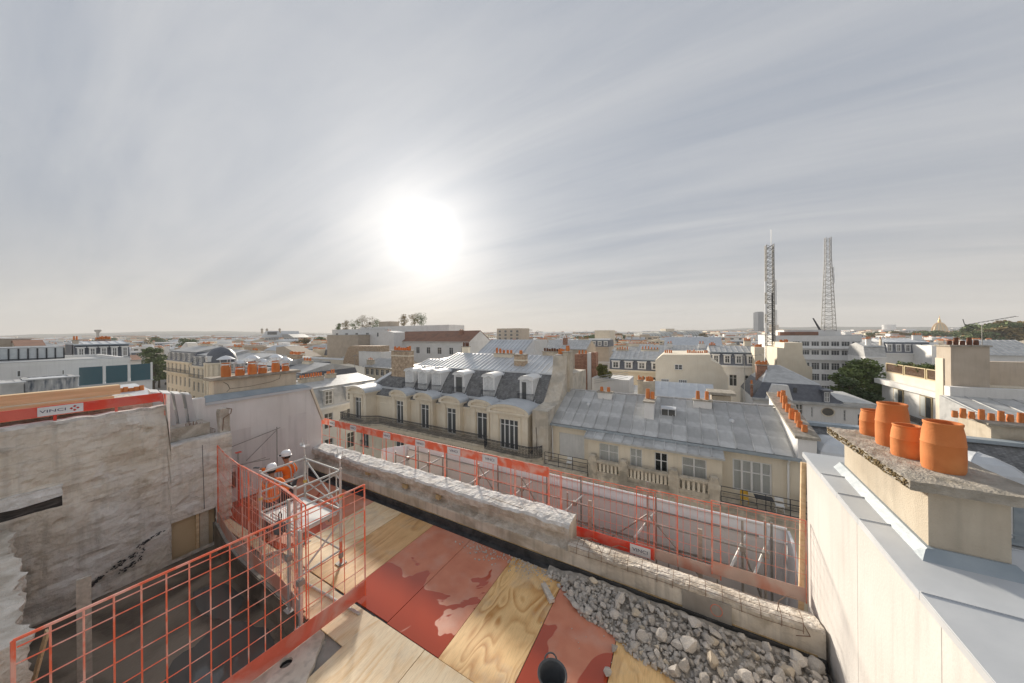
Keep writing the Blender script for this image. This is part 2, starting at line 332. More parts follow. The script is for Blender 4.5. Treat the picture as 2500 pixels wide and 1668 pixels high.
m_stoned = mat('weathered_stone', (.52, .45, .35), (.64, .565, .455), 2.5, .95, .4, 20, (.26, .235, .19), 1.2, .7, streak=.4)
m_cream = mat('cream_render', (.76, .68, .545), (.80, .73, .60), .9, .92, .1, 30, (.70, .62, .49), .35, .5, streak=.14, rnd=.04)
m_whitew = mat('white_facade', (.77, .76, .735), (.81, .80, .785), .9, .9, .1, 30, (.70, .685, .655), .4, .5, streak=.15, rnd=.04)
m_beige = mat('beige_render', (.52, .44, .35), (.58, .5, .41), .9, .92, .1, 30, (.46, .39, .31), .35, .5, streak=.2, rnd=.06)
m_paint = mat('white_paint', (.76, .76, .75), (.8, .8, .79), 4, .5, 0, rnd=.02)
m_iron = mat('wrought_iron', (.035, .038, .045), (.06, .063, .07), 9, .5, .1, rnd=.04)
m_glass = glassy('window_glass', (.085, .09, .092), .05)
m_pane = glassy('clear_pane', (.10, .115, .12), .04, .86)
m_curt = mat('curtain', (.68, .70, .66), (.78, .79, .76), 3, .9, .3, 14, stretch=(6, 1, .15), rnd=.1)
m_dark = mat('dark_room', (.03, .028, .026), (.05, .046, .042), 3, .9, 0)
m_slate = brick_mat('slate', (.17, .172, .175), (.25, .25, .245), (.10, .10, .105), 4.2)
m_slate2 = mat('slate_far', (.12, .13, .155), (.17, .18, .205), 3, .5, .2, 8, rnd=.1)
m_brick = brick_mat('brick', (.36, .23, .14), (.50, .37, .25), (.58, .51, .41), 3.4)
m_brickr = brick_mat('red_brick', (.27, .10, .06), (.36, .17, .10), (.42, .33, .26), 3.4)
m_tile = mat('clay_tile', (.26, .135, .09), (.34, .19, .13), 5, .9, .4, 18, (.2, .12, .09), .5, .6)
m_asph = mat('asphalt', (.05, .05, .052), (.065, .065, .066), 3, .9, .2, 60)
m_pave = mat('pavement', (.30, .29, .275), (.36, .35, .33), 3, .9, .2, 40)
m_leaf = mat('foliage', (.11, .155, .052), (.17, .215, .072), .6, .7, 0, rnd=.1)
m_leafd = mat('foliage_dark', (.06, .095, .04), (.09, .135, .055), .6, .7, 0, rnd=.1)
m_leafa = mat('foliage_autumn', (.19, .15, .055), (.26, .18, .06), .5, .7, 0, rnd=.15)
m_bark = mat('bark', (.09, .07, .05), (.14, .115, .085), 8, .95, .5)
m_hiviz = mat('orange_workwear', (.85, .19, .025), (.8, .16, .02), 9, .75, .3, 14, rnd=0)
m_refl = mat('reflective_tape', (.42, .40, .37), (.48, .46, .43), 9, .4, 0, rnd=0)
m_trous = mat('dark_trousers', (.05, .05, .055), (.075, .075, .08), 9, .85, .3, 16, rnd=0)
m_skin = mat('skin', (.30, .155, .10), (.36, .19, .125), 9, .6, 0, rnd=0)
m_hair = mat('hair', (.02, .016, .014), None, 30, .7, .3, rnd=0)
m_helm = mat('helmet', (.78, .79, .80), (.8, .8, .81), 5, .25, 0, rnd=0)
m_rubber = mat('black_rubber', (.075, .08, .085), (.11, .115, .12), 6, .6, .2, 25, (.15, .15, .145), 3, .5, rnd=0)
m_spray = mat('spray_paint', (.78, .12, .05), (.75, .16, .08), 20, .8, 0)

# ------------------------------------------------------------------ ground
STREET = -20.
def ground():
    g = MB(); g.quad((-4200, -4200, STREET), (4200, -4200, STREET), (4200, 4200, STREET), (-4200, 4200, STREET))
    struct(g.build('ground', m_pave))
    r = MB(); r.quad((-400, 10.5, STREET+.004), (400, 10.5, STREET+.004), (400, 21.5, STREET+.004), (-400, 21.5, STREET+.004)); struct(r.build('road', m_asph))
    for y0, y1 in ((7.2, 10.5), (21.5, 25)):
        struct(bx('pavement', None, m_pave, -400, 400, y0, y1, STREET+.001, STREET+.13))
ground()

# ------------------------------------------------------------------ the deck under demolition
def upst(m):
    P = [(-11.38, 3.385), (-10.2, 3.205), (-9.2, 3.105), (-8., 3.065), (-6.9, 3.035), (-5.76, 3.035)]
    for a, b in zip(P[:-1], P[1:]): m.hexa([(a[0], a[1]-.012, -.6), (b[0], b[1]-.012, -.6), (b[0], b[1], -.6), (a[0], a[1], -.6), (a[0], a[1]-.012, -.028), (b[0], b[1]-.012, -.028), (b[0], b[1], -.028), (a[0], a[1], -.028)])
    return m
def deck():
    f = MB()
    f.prism([(1.93, 6.36), (-12.4, 6.36), (-12.4, 3.42), (-11.38, 3.40), (-10.2, 3.22), (-9.2, 3.12), (-8., 3.08), (-6.9, 3.05), (1.93, 3.05)], -.58, -.03, 'z'); f.box(-5.75, 1.93, -3, 3.05, -.58, -.03); f.box(-5.75, 1.93, -3, 6.36, -20, -.6); f.box(-14, -5.75, -6, 6.36, -20, -.9)
    struct(f.build('deck_floor', m_concd))
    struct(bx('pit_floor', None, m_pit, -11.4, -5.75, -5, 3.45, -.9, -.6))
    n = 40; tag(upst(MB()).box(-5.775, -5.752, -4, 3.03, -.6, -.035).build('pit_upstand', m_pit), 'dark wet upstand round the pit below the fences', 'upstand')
    def blob(cx, cy, rx, ry, sd, rot=0.):
        pts = []
        for i in range(n):
            t = 2*math.pi*i/n; r = 1+.28*nz(math.cos(t)*1.3+sd, math.sin(t)*1.3, sd)+.1*nz(math.cos(t)*4+sd, math.sin(t)*4, sd)
            X, Y = rx*r*math.cos(t), ry*r*math.sin(t)
            pts.append((cx+X*math.cos(rot)-Y*math.sin(rot), min(3.0, cy+X*math.sin(rot)+Y*math.cos(rot)), -.594))
        return pts
    tag(MB().poly(blob(-6.9, 2.2, 1.15, .75, 3., -.1)).build('puddle', m_water), 'large puddle reflecting the fence on the dark pit floor', 'puddle')
    tag(MB().poly(blob(-8.9, 2.7, .9, .3, 8., .05)).build('puddle', m_water), 'narrow puddle on pit floor along the fence foot', 'puddle')
deck()
def sheet(x0, x1, y0, y1, z, m, label, cat='plywood', group=None, rz=0.):
    cx, cy = (x0+x1)/2, (y0+y1)/2; w, h = (x1-x0)/2, (y1-y0)/2
    o = MB().box(-w+.006, w-.006, -h, h, -.018, 0).build('plywood_sheet' if m is not m_red else 'coated_board', m, None, loc=(cx, cy, z)); o.rotation_euler.z = rz
    return tag(o, label, cat, group)
A0, A1 = 3.71, 6.2
sheet(-12.3, -10.9, A0, A1, .0, m_red, 'dusty red board in the far corner below the white wall', 'board')
sheet(-10.9, -9.65, A0, A1, .002, m_red, 'dusty red board behind the mobile tower', 'board')
sheet(-9.65, -8.4, A0, A1, .0, m_red, 'grey-stained red board beneath the mobile tower', 'board')
sheet(-8.4, -7.15, A0, A1, .003, m_ply_pale, 'pale plywood sheet under the mobile tower foot', 'plywood')
sheet(-7.15, -5.93, A0, A1, .0, m_ply_brown, 'brown stained plywood sheet beside the red boards', 'plywood')
sheet(-5.93, -4.68, A0, A1, .002, m_red, 'wet red board beside the brown plywood', 'board')
sheet(-4.68, -3.45, A0-.02, A1, .0, m_red, 'wet red board beside the strongly grained plywood', 'board')
sheet(-3.45, -2.2, A0-.03, A1, .004, m_ply, 'strongly grained yellow plywood sheet between two red boards', 'plywood')
sheet(-2.2, -1.0, A0-.1, A1, .0, m_red, 'red board with the rubber bucket on it', 'board')
sheet(-1.0, .25, A0-.1, A1, .003, m_ply, 'yellow plywood sheet partly buried under rubble', 'plywood')
sheet(.25, 1.85, A0-.1, A1, .0, m_ply_pale, 'pale plywood sheet buried under rubble by the white wall', 'plywood')
for i, (a, b) in enumerate(((-6.22, -4.97), (-4.97, -3.72), (-3.72, -2.47), (-2.47, -1.22), (-1.22, .03))):
    sheet(a, b, 1.18 if i else 3.06, 3.66, .022 if i else .004, m_ply_pale, ['small pale plywood sheet beside the dusty fence toe board', 'clean pale plywood sheet beside the broken concrete patch', 'clean pale plywood sheet in front of the grained plywood', 'pale plywood sheet in front of the bucket', 'pale plywood sheet in front of the rubble'][i])
sheet(-8.0, -6.22, 3.12, 3.68, .001, m_ply_pale, 'long pale plywood strip behind the sagging fence')
sheet(-11.3, -8.6, 3.45, 3.68, .001, m_ply_pale, 'narrow plywood strip at the feet of the workers')
m = MB().box(-12.4, 1.9, 6.2, 6.36, -.03, .012).box(-12.4, 1.9, 6.33, 6.40, -.03, .16).build('membrane_strip', m_black); tag(m, 'black bitumen membrane upstand along the foot of the parapet', 'membrane')
tag(bx('membrane_strip', None, m_black, -6.2, 1.9, 3.66, 3.72, -.03, -.012), 'thin black membrane showing in the gap between plywood rows', 'membrane')

# broken concrete patch with a core hole
def patch():
    o = thing('concrete_patch', 'broken concrete kerb with a round core hole below the fence', 'concrete', (-5.45, 2.4, 0))
    edge = [(-.30, -1.6), (.78, -1.0)]
    for i in range(17):
        t = i/16; edge.append((.76-.72*t+.03*nz(t*9, 3), -.2+.82*t+.03*nz(t*9, 8)))
    edge += [(-.30, .62)]
    # ring of wall thickness around the hole
    hc, hr = (-.02, .05), .085; hole = [(hc[0]+hr*math.cos(2*math.pi*i/28), hc[1]+hr*math.sin(2*math.pi*i/28)) for i in range(28)]
    bm = bmesh.new(); vo = [bm.verts.new((x, y, .06)) for x, y in edge]; vh = [bm.verts.new((x, y, .06)) for x, y in hole]
    eo = [bm.edges.new((vo[i], vo[(i+1) % len(vo)])) for i in range(len(vo))]; eh = [bm.edges.new((vh[i], vh[(i+1) % 28])) for i in range(28)]
    bmesh.ops.triangle_fill(bm, use_beauty=True, edges=eo+eh)
    for vs in (vo, vh):
        lo = [bm.verts.new((v.co.x, v.co.y, -.02 if vs is vo else -.35)) for v in vs]
        for i in range(len(vs)): bm.faces.new((vs[i], vs[(i+1) % len(vs)], lo[(i+1) % len(vs)], lo[i]))
    bmesh.ops.recalc_face_normals(bm, faces=bm.faces)
    me = bpy.data.meshes.new('slab'); bm.to_mesh(me); bm.free(); me.materials.append(m_conc); link('slab', me, o)
    p = MB(); p.lathe([(.083, .02), (.083, -.3), (.0, -.3)], 24, hc); p.build('core_hole', m_dark, o, True)
patch()

# ------------------------------------------------------------------ street parapet
def swept(name, prof, x0, x1, step, amp, m, parent, seed=0., freq=2.2, topnoise=0., mi=None):
    """cross-section prof (y,z) swept along x with broken, uneven surface"""
    fine = []
    for a, b in zip(prof[:-1], prof[1:]):
        k = max(1, int(math.dist(a, b)/.06))
        for i in range(k): fine.append((a[0]+(b[0]-a[0])*i/k, a[1]+(b[1]-a[1])*i/k))
    fine.append(prof[-1]); n = max(2, int((x1-x0)/step)); mb = MB(); P = len(fine); ms = mi or (lambda y, z: 0)
    for i in range(n+1):
        x = x0+(x1-x0)*i/n
        for (y, z) in fine:
            k = min(1, max(0, z-.38)/.12); a = amp*(.12+.88*k)
            dy = a*(nz(x+seed, y*1.3, z*1.3, freq)+.55*nz(x-seed, y, z, freq*3.3)+.3*nz(x, y+seed, z, freq*9))
            dz = a*.8*(nz(x+seed, y+9, z, freq)+.5*nz(x, y-seed, z, freq*3.7)+.3*nz(x+5, y, z, freq*9)) + (topnoise*nz(x+seed, 5, 0, .7)*k)
            mb.v.append((x, y+dy, z+dz))
    for i in range(n):
        for j in range(P-1):
            mb.f.append((i*P+j, (i+1)*P+j, (i+1)*P+j+1, i*P+j+1)); mb.m.append(ms(*fine[j]))
    mb.f.append(tuple(range(P))); mb.m.append(0); mb.f.append(tuple(n*P+j for j in reversed(range(P)))); mb.m.append(0)
    return mb.build(name, m, parent)
def parapet():
    o = thing('street_parapet', 'long half demolished concrete parapet between the deck and the street', 'parapet', (0, 0, 0))
    left = [(6.39, -.03), (6.385, .17), (6.388, .40), (6.40, .44), (6.52, .475), (6.60, .50), (6.61, .60), (6.58, .685), (6.47, .70), (6.455, .76), (6.46, .865), (6.50, .915), (6.66, .93), (6.84, .94), (7.0, .93), (7.03, .88), (7.03, .2), (7.03, -1.2)]
    swept('broken_wall', left, -12.4, -2.2, .05, .042, [m_conc, m_broken, m_white_br], o, 1.3, topnoise=.04, mi=lambda y, z: 2 if z > .86 else (1 if z > .43 else 0))
    right = [(6.39, -.03), (6.385, .2), (6.388, .52), (6.393, .56), (6.43, .572), (6.58, .555), (6.76, .50), (6.93, .42), (7.03, .34), (7.03, -1.2)]
    swept('cut_wall', right, -2.2, 1.90, .045, .042, [m_conc, m_broken], o, 5.1, topnoise=.02, mi=lambda y, z: 1 if (z > .49 or y > 6.45) else 0)
    bx('formwork_patch', o, m_concd, -.02, .72, 6.368, 6.384, .02, .50)
    # ochre joint line in the concrete
    l = MB()
    for i in range(60):
        x = -12.3+14.1*i/60; y = 6.374; l.box(x, x+14.1/60+.004, y, 6.388, .165+.012*nz(x, 0, 0, 2), .182+.012*nz(x, 4, 0, 2))
    l.build('joint_line', mat('ochre_joint', (.42, .28, .13), (.5, .38, .22), 5, .9, .2), o)
    # cut reinforcement of the right half
    bars = [(6.38, .48), (6.38, .60), (6.45, .63), (6.62, .63)]
    for y, z in bars:
        c = MB(); pts = [(x, y+.02*nz(x, y, z, 1.5), z+.03*nz(x, y, z+5, 1.1)) for x in [-2.15+i*.2 for i in range(20)]]; c.path(pts, .0045, 4); c.build('rebar', m_rust, o)
    for i in range(15):
        x = -2.0+i*.26; q = MB(); w = .02*nz(x, 1)
        q.path([(x, 6.378, .45), (x+w, 6.372, .60), (x+w*1.5, 6.45, .65), (x+w, 6.62, .64)], .005, 5); q.build('stirrup', m_rust, o)
    for k, (x, pts) in enumerate(((-1.9, ((0, 0, 0), (.05, .02, .16), (.16, .05, .20), (.3, .08, .17))), (-1.5, ((0, 0, 0), (-.1, .0, .15), (-.28, .03, .19), (-.45, .05, .15))), (-1.35, ((0, 0, 0), (.06, .02, .17), (.2, .03, .24), (.36, .05, .22))), (1.35, ((0, 0, 0), (.02, -.02, .2), (.12, 0, .3), (.25, .05, .27))), (1.5, ((0, 0, .0), (.16, -.1, -.02), (.22, -.12, -.14), (.05, -.12, -.2))))):
        MB().path([(x+a, 6.5+b, .58+c_) for a, b, c_ in pts], .006, 6).build('bent_rebar', m_rust, o)
    MB().path([(-4.6, 6.62, .95), (-4.45, 6.6, .98), (-4.3, 6.62, .95), (-3.4, 6.6, .94)], .006, 6).build('bent_rebar', m_rust, o)
    # sprayed survey marks
    s = MB()
    for i in range(26):
        t = 2*math.pi*i/26; t2 = 2*math.pi*(i+1)/26
        s.tube((.50+.085*math.cos(t), 6.366, .33+.1*math.sin(t)), (.50+.085*math.cos(t2), 6.366, .33+.1*math.sin(t2)), .004, 4)
    s.build('spray_mark', m_spray, o); s = MB(); s.path([(.48, 6.366, .12), (.49, 6.366, .03)], .009, 4); s.build('spray_mark', m_spray, o); s = MB(); s.path([(.34, 6.366, .1), (.38, 6.366, .14), (.40, 6.366, .09)], .01, 4); s.build('spray_mark', m_spray, o)
    s = MB(); s.path([(.57, 6.366, .09), (.63, 6.366, .1), (.6, 6.366, .05), (.66, 6.366, .04), (.64, 6.366, .08)], .013, 4)
    s.build('spray_mark', m_spray, o)
    for x, z, wd in ((-9.2, .62, .16), (-7.45, .6, .17), (-6.1, .6, .13)):
        b = MB().box(x, x+wd, 6.47, 6.56, z-.06, z+.06); me = b.mesh('brick_stub', mat('ochre_stub', (.58, .44, .25), None, 6, .95, .4)); link('brick_stub', me, o)
parapet()

# ------------------------------------------------------------------ rubble
def rock_mesh(sd, m, lo=.62):
    bm = bmesh.new(); bmesh.ops.create_icosphere(bm, subdivisions=2, radius=1.0); rr = random.Random(sd)
    for v in bm.verts: v.co *= 1+.16*nz(v.co.x*1.4+sd*3, v.co.y*1.4, v.co.z*1.4)+rr.uniform(-.05, .05)
    for _ in range(11):
        n = Vector((rr.gauss(0, 1), rr.gauss(0, 1), rr.gauss(0, 1))).normalized(); d = rr.uniform(.40, .66)
        for v in bm.verts:
            t = v.co.dot(n)-d
            if t > 0: v.co -= n*t
    bmesh.ops.recalc_face_normals(bm, faces=bm.faces); me = bpy.data.meshes.new('rubble_stone'); bm.to_mesh(me); bm.free(); me.materials.append(m); return me
def rock_mesh1(sd, m):
    bm = bmesh.new(); bmesh.ops.create_icosphere(bm, subdivisions=1, radius=1.0); rr = random.Random(sd)
    for v in bm.verts: v.co *= rr.uniform(.65, 1.15)
    me = bpy.data.meshes.new('crumb'); bm.to_mesh(me); bm.free(); me.materials.append(m); return me
ROCKS = [rock_mesh(i, m_rub) for i in range(14)]; ROCKS2 = [rock_mesh(50+i, m_rub2) for i in range(4)]
def in_pile(x, y):
    edge = 6.05 if x < -2.25 else (5.95-.75*(x+2.25) if x < -1.6 else (5.46-.28*(x+1.6) if x < 0 else 5.0-.12*x))
    return y > edge+.18*nz(x, y, 0, 2.), max(0, y-edge)
def rubble():
    rr = random.Random(11); n = 0; tries = 0; grid = []
    # fines and small stones below the countable ones
    mb = MB(); base = rock_mesh1(99, m_rub); vs = [v.co.copy() for v in base.vertices]; fs = [tuple(p.vertices) for p in base.polygons]
    def add(x, y, z, s):
        e = Matrix.Rotation(rr.uniform(0, 6), 3, 'X') @ Matrix.Rotation(rr.uniform(0, 6), 3, 'Z'); k = len(mb.v)
        sx, sy, sz = s*rr.uniform(.7, 1.3), s*rr.uniform(.7, 1.2), s*rr.uniform(.6, 1)
        for v in vs: q = e @ Vector((v.x*sx, v.y*sy, v.z*sz)); mb.v.append((x+q.x, y+q.y, z+q.z))
        for f in fs: mb.f.append(tuple(k+i for i in f)); mb.m.append(0)
    k = 0
    while k < 2300:
        x, y = rr.uniform(-2.5, 1.82), rr.uniform(4.4, 6.2); ok, d = in_pile(x, y)
        if ok or rr.random() < .012: s = rr.uniform(.012, .045) if ok else rr.uniform(.006, .016); add(x, y, s*.5+(min(.15, d*.22)*(.4+.6*rr.random()) if ok else .002), s); k += 1
    for _ in range(230):
        x, y = rr.gauss(-3.05, .42), 6.2-abs(rr.gauss(0, .17)); add(x, y, .012, rr.uniform(.008, .022))
    for _ in range(70):
        x, y = rr.gauss(-4.1, .3), 6.15-abs(rr.gauss(0, .2)); add(x, y, .012, rr.uniform(.008, .03))
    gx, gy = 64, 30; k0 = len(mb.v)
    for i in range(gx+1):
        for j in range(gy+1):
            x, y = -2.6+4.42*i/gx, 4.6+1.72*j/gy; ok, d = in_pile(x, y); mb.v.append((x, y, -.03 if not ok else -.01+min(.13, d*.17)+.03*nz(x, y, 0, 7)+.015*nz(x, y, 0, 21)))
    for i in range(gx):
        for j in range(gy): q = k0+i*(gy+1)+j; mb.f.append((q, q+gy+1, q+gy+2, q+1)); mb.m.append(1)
    stuff(tag(mb.build('rubble_fines', [m_rub, m_dust_shade]), 'small grey gravel and crumbs of broken concrete on the boards', 'gravel'))
    while n < 290 and tries < 20000:
        tries += 1; x, y = rr.uniform(-2.4, 1.8), rr.uniform(4.5, 6.17); ok, d = in_pile(x, y)
        if not ok: continue
        s = rr.choice((.05, .055, .06, .065, .075, .085, .095, .105)) if n > 32 else rr.uniform(.10, .15)
        if s > .1 and d < .12: continue
        if y+s > 6.34: continue
        if any((x-a)**2+(y-b)**2 < (.52*(s+c))**2 for a, b, c in grid): continue
        grid.append((x, y, s)); yel = rr.random() < .1; pool = ROCKS2 if yel else ROCKS
        o = link('rubble_stone', rr.choice(pool), None, (x, y, s*.42+min(.17, d*.22)), sc=(s*rr.uniform(.8, 1.35), s*rr.uniform(.75, 1.1), s*rr.uniform(.6, .95)))
        o.rotation_euler = (rr.uniform(-.6, .6), rr.uniform(-.6, .6), rr.uniform(0, 6.3))
        if yel: tag(o, 'ochre lump of plaster in the rubble heap by the parapet', 'rubble', 'ochre lumps in the rubble heap')
        else: tag(o, 'grey lump of broken concrete in the heap by the parapet', 'rubble', 'grey lumps in the rubble heap')
        n += 1
    for i, (x, y, s, lab) in enumerate(((-1.02, 4.72, .085, 'grey lump lying on the wet red board at the plywood edge'), (-1.0, 5.15, .075, 'pale rounded lump at the corner of the yellow plywood'))):
        tag(link('rubble_stone', ROCKS[i], None, (x, y, s*.62), sc=(s, s, s*.8)), lab, 'rubble')
    b = MB().box(-.21, .21, -.05, .05, -.035, .035); o = b.build('broken_block', m_broken, None, loc=(-2.36, 5.62, .045)); bm = bmesh.new(); bm.from_mesh(o.data); bmesh.ops.subdivide_edges(bm, edges=bm.edges, cuts=4, use_grid_fill=True); bm.to_mesh(o.data); bm.free(); roughen(o.data, .012, 9); o.rotation_euler.z = -.75
    tag(o, 'long pale broken concrete bar lying on the grained plywood', 'rubble')
rubble()

# ------------------------------------------------------------------ bucket
def bucket():
    o = thing('rubber_bucket', 'black rubber builder\'s bucket with two loop handles on red board', 'bucket', (-1.66, 4.10, .005), .5)
    b = MB(); b.lathe([(0, 0), (.14, 0), (.145, .01), (.195, .28), (.205, .30), (.212, .30), (.214, .285), (.203, .28), (.2, .295), (.186, .285), (.137, .02), (0, .015)], 36); b.build('body', m_rubber, o, True)
    for s in (1, -1):
        h = MB(); pts = []
        for i in range(13):
            t = math.pi*i/12; pts.append((.09*math.cos(t), s*(.195+.03*math.sin(t)), .275+.085*math.sin(t)))
        h.path(pts, .011, 8); h.build('handle', m_rubber, o, True)
bucket()
# ------------------------------------------------------------------ safety fences
def along(pts):
    L_ = [0.]
    for a, b in zip(pts[:-1], pts[1:]): L_.append(L_[-1]+math.dist(a, b))
    def f(s):
        s = min(max(s, 0), L_[-1])
        for i in range(len(pts)-1):
            if s <= L_[i+1]+1e-9:
                t = (s-L_[i])/max(1e-9, L_[i+1]-L_[i]); return tuple(a+(b-a)*t for a, b in zip(pts[i], pts[i+1]))
        return pts[-1]
    return f, L_[-1]
def logo(parent, size, loc, rz, word=True, faded=False):
    """white name plate with dark letters and small red lozenges"""
    w, h = size; o = MB().box(-w/2, w/2, -.004, .004, -h/2, h/2).build('sign_plate', m_sign if not faded else m_toew, parent, loc=loc); o.rotation_euler.z = rz
    if word: text('VINCI', h*(.44 if w > h*2.6 else .5), o, m_navy, loc=(-w*.17 if w > h*2.6 else 0, -.006, 0), depth=.001, sx=1.5 if w > h*2.6 else 1.2)
    if w > h*2.6:
        q = MB()
        for dx, dz in ((0, .22), (.22, 0), (-.22, 0), (0, -.22)):
            c = w*.30; q.poly([(c+(dx+.13)*h, -.0065, dz*h), (c+dx*h, -.0065, (dz+.13)*h), (c+(dx-.13)*h, -.0065, dz*h), (c+dx*h, -.0065, (dz-.13)*h)])
        q.build('emblem', m_signred, o)
    return o
def fence(label, pts, z0, z1, vstep, rows, r, band=None, bm=None, wire=m_orange, post=m_orange, signs=(), postr=.012, posts=(), group=None, brow=None, name='mesh_fence'):
    c = pts[len(pts)//2]; o = thing(name, label, 'fence', (c[0], c[1], z0), group=group); f, Ln = along([(p[0]-c[0], p[1]-c[1]) for p in pts])
    m = MB(); n = max(1, round(Ln/vstep)); z1 -= z0
    zb = (band[1]-z0 if band and band[0]-z0 < .1 else 0); zt = (band[0]-z0 if band and band[1]-z0 > z1-.1 else z1)
    for i in range(1, n): x, y = f(Ln*i/n); m.tube((x, y, zb if zb else 0), (x, y, zt), r*.8, 4)
    k = max(2, int(Ln/.5))
    for z in rows:
        P = [f(Ln*i/k) for i in range(k+1)]; m.path([(x, y, z-z0) for x, y in P], r*.8, 4)
    if brow:   # second wire of the stiffening fold
        P = [f(Ln*i/k) for i in range(k+1)]; m.path([(x, y+.02, brow-z0) for x, y in P], r*.8, 4)
    m.build('wire_grid', wire, o)
    P = [f(Ln*i/k) for i in range(k+1)]
    MB().path([(x, y, z1) for x, y in P], postr, 6).build('top_rail', post, o)
    for s in (0, Ln)+tuple(posts): x, y = f(s); MB().tube((x, y, 0), (x, y, z1), postr, 6).build('post', post, o)
    if band:
        b = MB()
        for a, q in zip(P[:-1], P[1:]):
            dx, dy = q[0]-a[0], q[1]-a[1]; l = math.hypot(dx, dy); nx, ny = -dy/l*.004, dx/l*.004; lo, hi = band[0]-z0, band[1]-z0
            b.hexa([(a[0]-nx, a[1]-ny, lo), (q[0]-nx, q[1]-ny, lo), (q[0]+nx, q[1]+ny, lo), (a[0]+nx, a[1]+ny, lo), (a[0]-nx, a[1]-ny, hi), (q[0]-nx, q[1]-ny, hi), (q[0]+nx, q[1]+ny, hi), (a[0]+nx, a[1]+ny, hi)])
        b.build('toe_board', bm or m_toe, o)
        for s, w, word in signs:
            x, y = f(s); x2, y2 = f(s+.05); a = math.atan2(y2-y, x2-x); h = (band[1]-band[0])*.86
            logo(o, (w, h), (x+math.sin(a)*.012, y-math.cos(a)*.012, (band[0]+band[1])/2-z0), a, word)
    return o
FY = 7.22
for i, (a, b, sg) in enumerate(((-13.05, -10.35, ((.75, .36, True), (2.1, .36, True))), (-10.35, -7.65, ((1.3, .36, True),)), (-7.65, -5.2, ((.2, .42, True), (1.6, .5, True))), (-5.2, -2.95, ((.45, .5, True),)))):
    fence(['upturned red fence panel beside the white party wall', 'upturned red fence panel facing the stone pavilion window', 'upturned red fence panel before the end fold of the white sheeting', 'dented upturned red fence panel next to the mesh panels'][i],
          [(a, FY), (b-.02, FY)], .30, 1.77, .56, (1.08, .42), .012, band=(1.53, 1.765), bm=m_orange, signs=sg, postr=.017, posts=(1.25,), name='safety_barrier')
rows = (.55, .80, 1.06, 1.31, 1.57)
fence('red mesh panel standing upright behind the cut reinforcement', [(-3.15, FY+.03), (-.55, FY+.03)], .24, 1.72, .13, rows, .0046, band=(.25, .49), signs=((2.32, .42, True),), postr=.010, posts=(.5, 1.3), brow=1.66)
fence('dusty red mesh panel overlapping its neighbour above the rubble', [(-.9, FY+.06), (.65, FY+.06)], .26, 1.76, .125, rows, .0046, band=(.27, .50), bm=m_toew, postr=.010, posts=(.8,), brow=1.70)
fence('pale dusty mesh panel ending against the white wall', [(.50, FY), (1.9, FY)], .38, 1.84, .135, tuple(q+.08 for q in rows), .0052, band=(.39, .64), bm=m_toew, wire=m_orangew, post=m_orangew, postr=.011, brow=1.78)
fence('second red mesh layer doubling the fence above the parapet', [(-5.35, FY+.09), (-2.7, FY+.09)], .22, 1.70, .16, rows, .004, postr=.009, brow=1.64)
# fence round the pit
fence('tall red mesh fence with dusty toe board across the pit edge', [(-5.73, .23), (-5.68, 1.2), (-5.58, 2.6), (-5.49, 3.84)], .06, 2.24, .205, (.62, .90, 1.18, 1.46, 1.74, 2.0), .0105, band=(.065, .36), bm=mat('toe_board_scuffed', (.60, .12, .07), (.70, .14, .09), 5, .6, .1, 25, (.62, .42, .37), 1.6, .6), wire=m_orange, postr=.016, brow=2.16)
bow = [(-6.02, 2.96), (-6.9, 3.08), (-8.0, 3.12), (-9.2, 3.16), (-10.2, 3.26), (-11.28, 3.43)]
fence('sagging double mesh fence between the pit and the two workers', bow, .02, 2.16, .115, (.5, .76, 1.02, 1.28, 1.54, 1.8), .0046, band=(.025, .33), bm=m_toew, wire=m_orangew, signs=((1.6, .6, True),), postr=.014, posts=(2.6,), brow=2.08)
fence('second mesh layer of the sagging fence beside the mobile tower', [(x, y+.07) for x, y in bow[:4]], .02, 2.10, .20, (.6, .95, 1.3, 1.65), .005, wire=m_orangew, postr=.012)
for i, (x, y, h, lb) in enumerate(((-5.95, 2.90, 1.75, 'grey steel clamp post standing at the pit corner of the fence'), (-6.55, 3.0, 2.1, 'grey steel post tied to the sagging fence'))):
    o = thing('fence_post', lb, 'post', (x, y, -.02)); MB().box(-.03, .03, -.02, .02, 0, h).build('shaft', m_steel, o); MB().box(-.05, .05, -.05, .05, h*.45, h*.5).build('clamp', m_steeld, o); bx('foot', o, m_steel, -.09, .09, -.07, .07, 0, .012)
o = tag(bx('plank', None, m_timberg, -.07, .07, -.018, .018, 0, 2.0, loc=(-8.35, .93, -.6)), 'pale grey plank standing upright in the dark pit', 'plank'); o.rotation_euler = (.03, 0, 1.4)

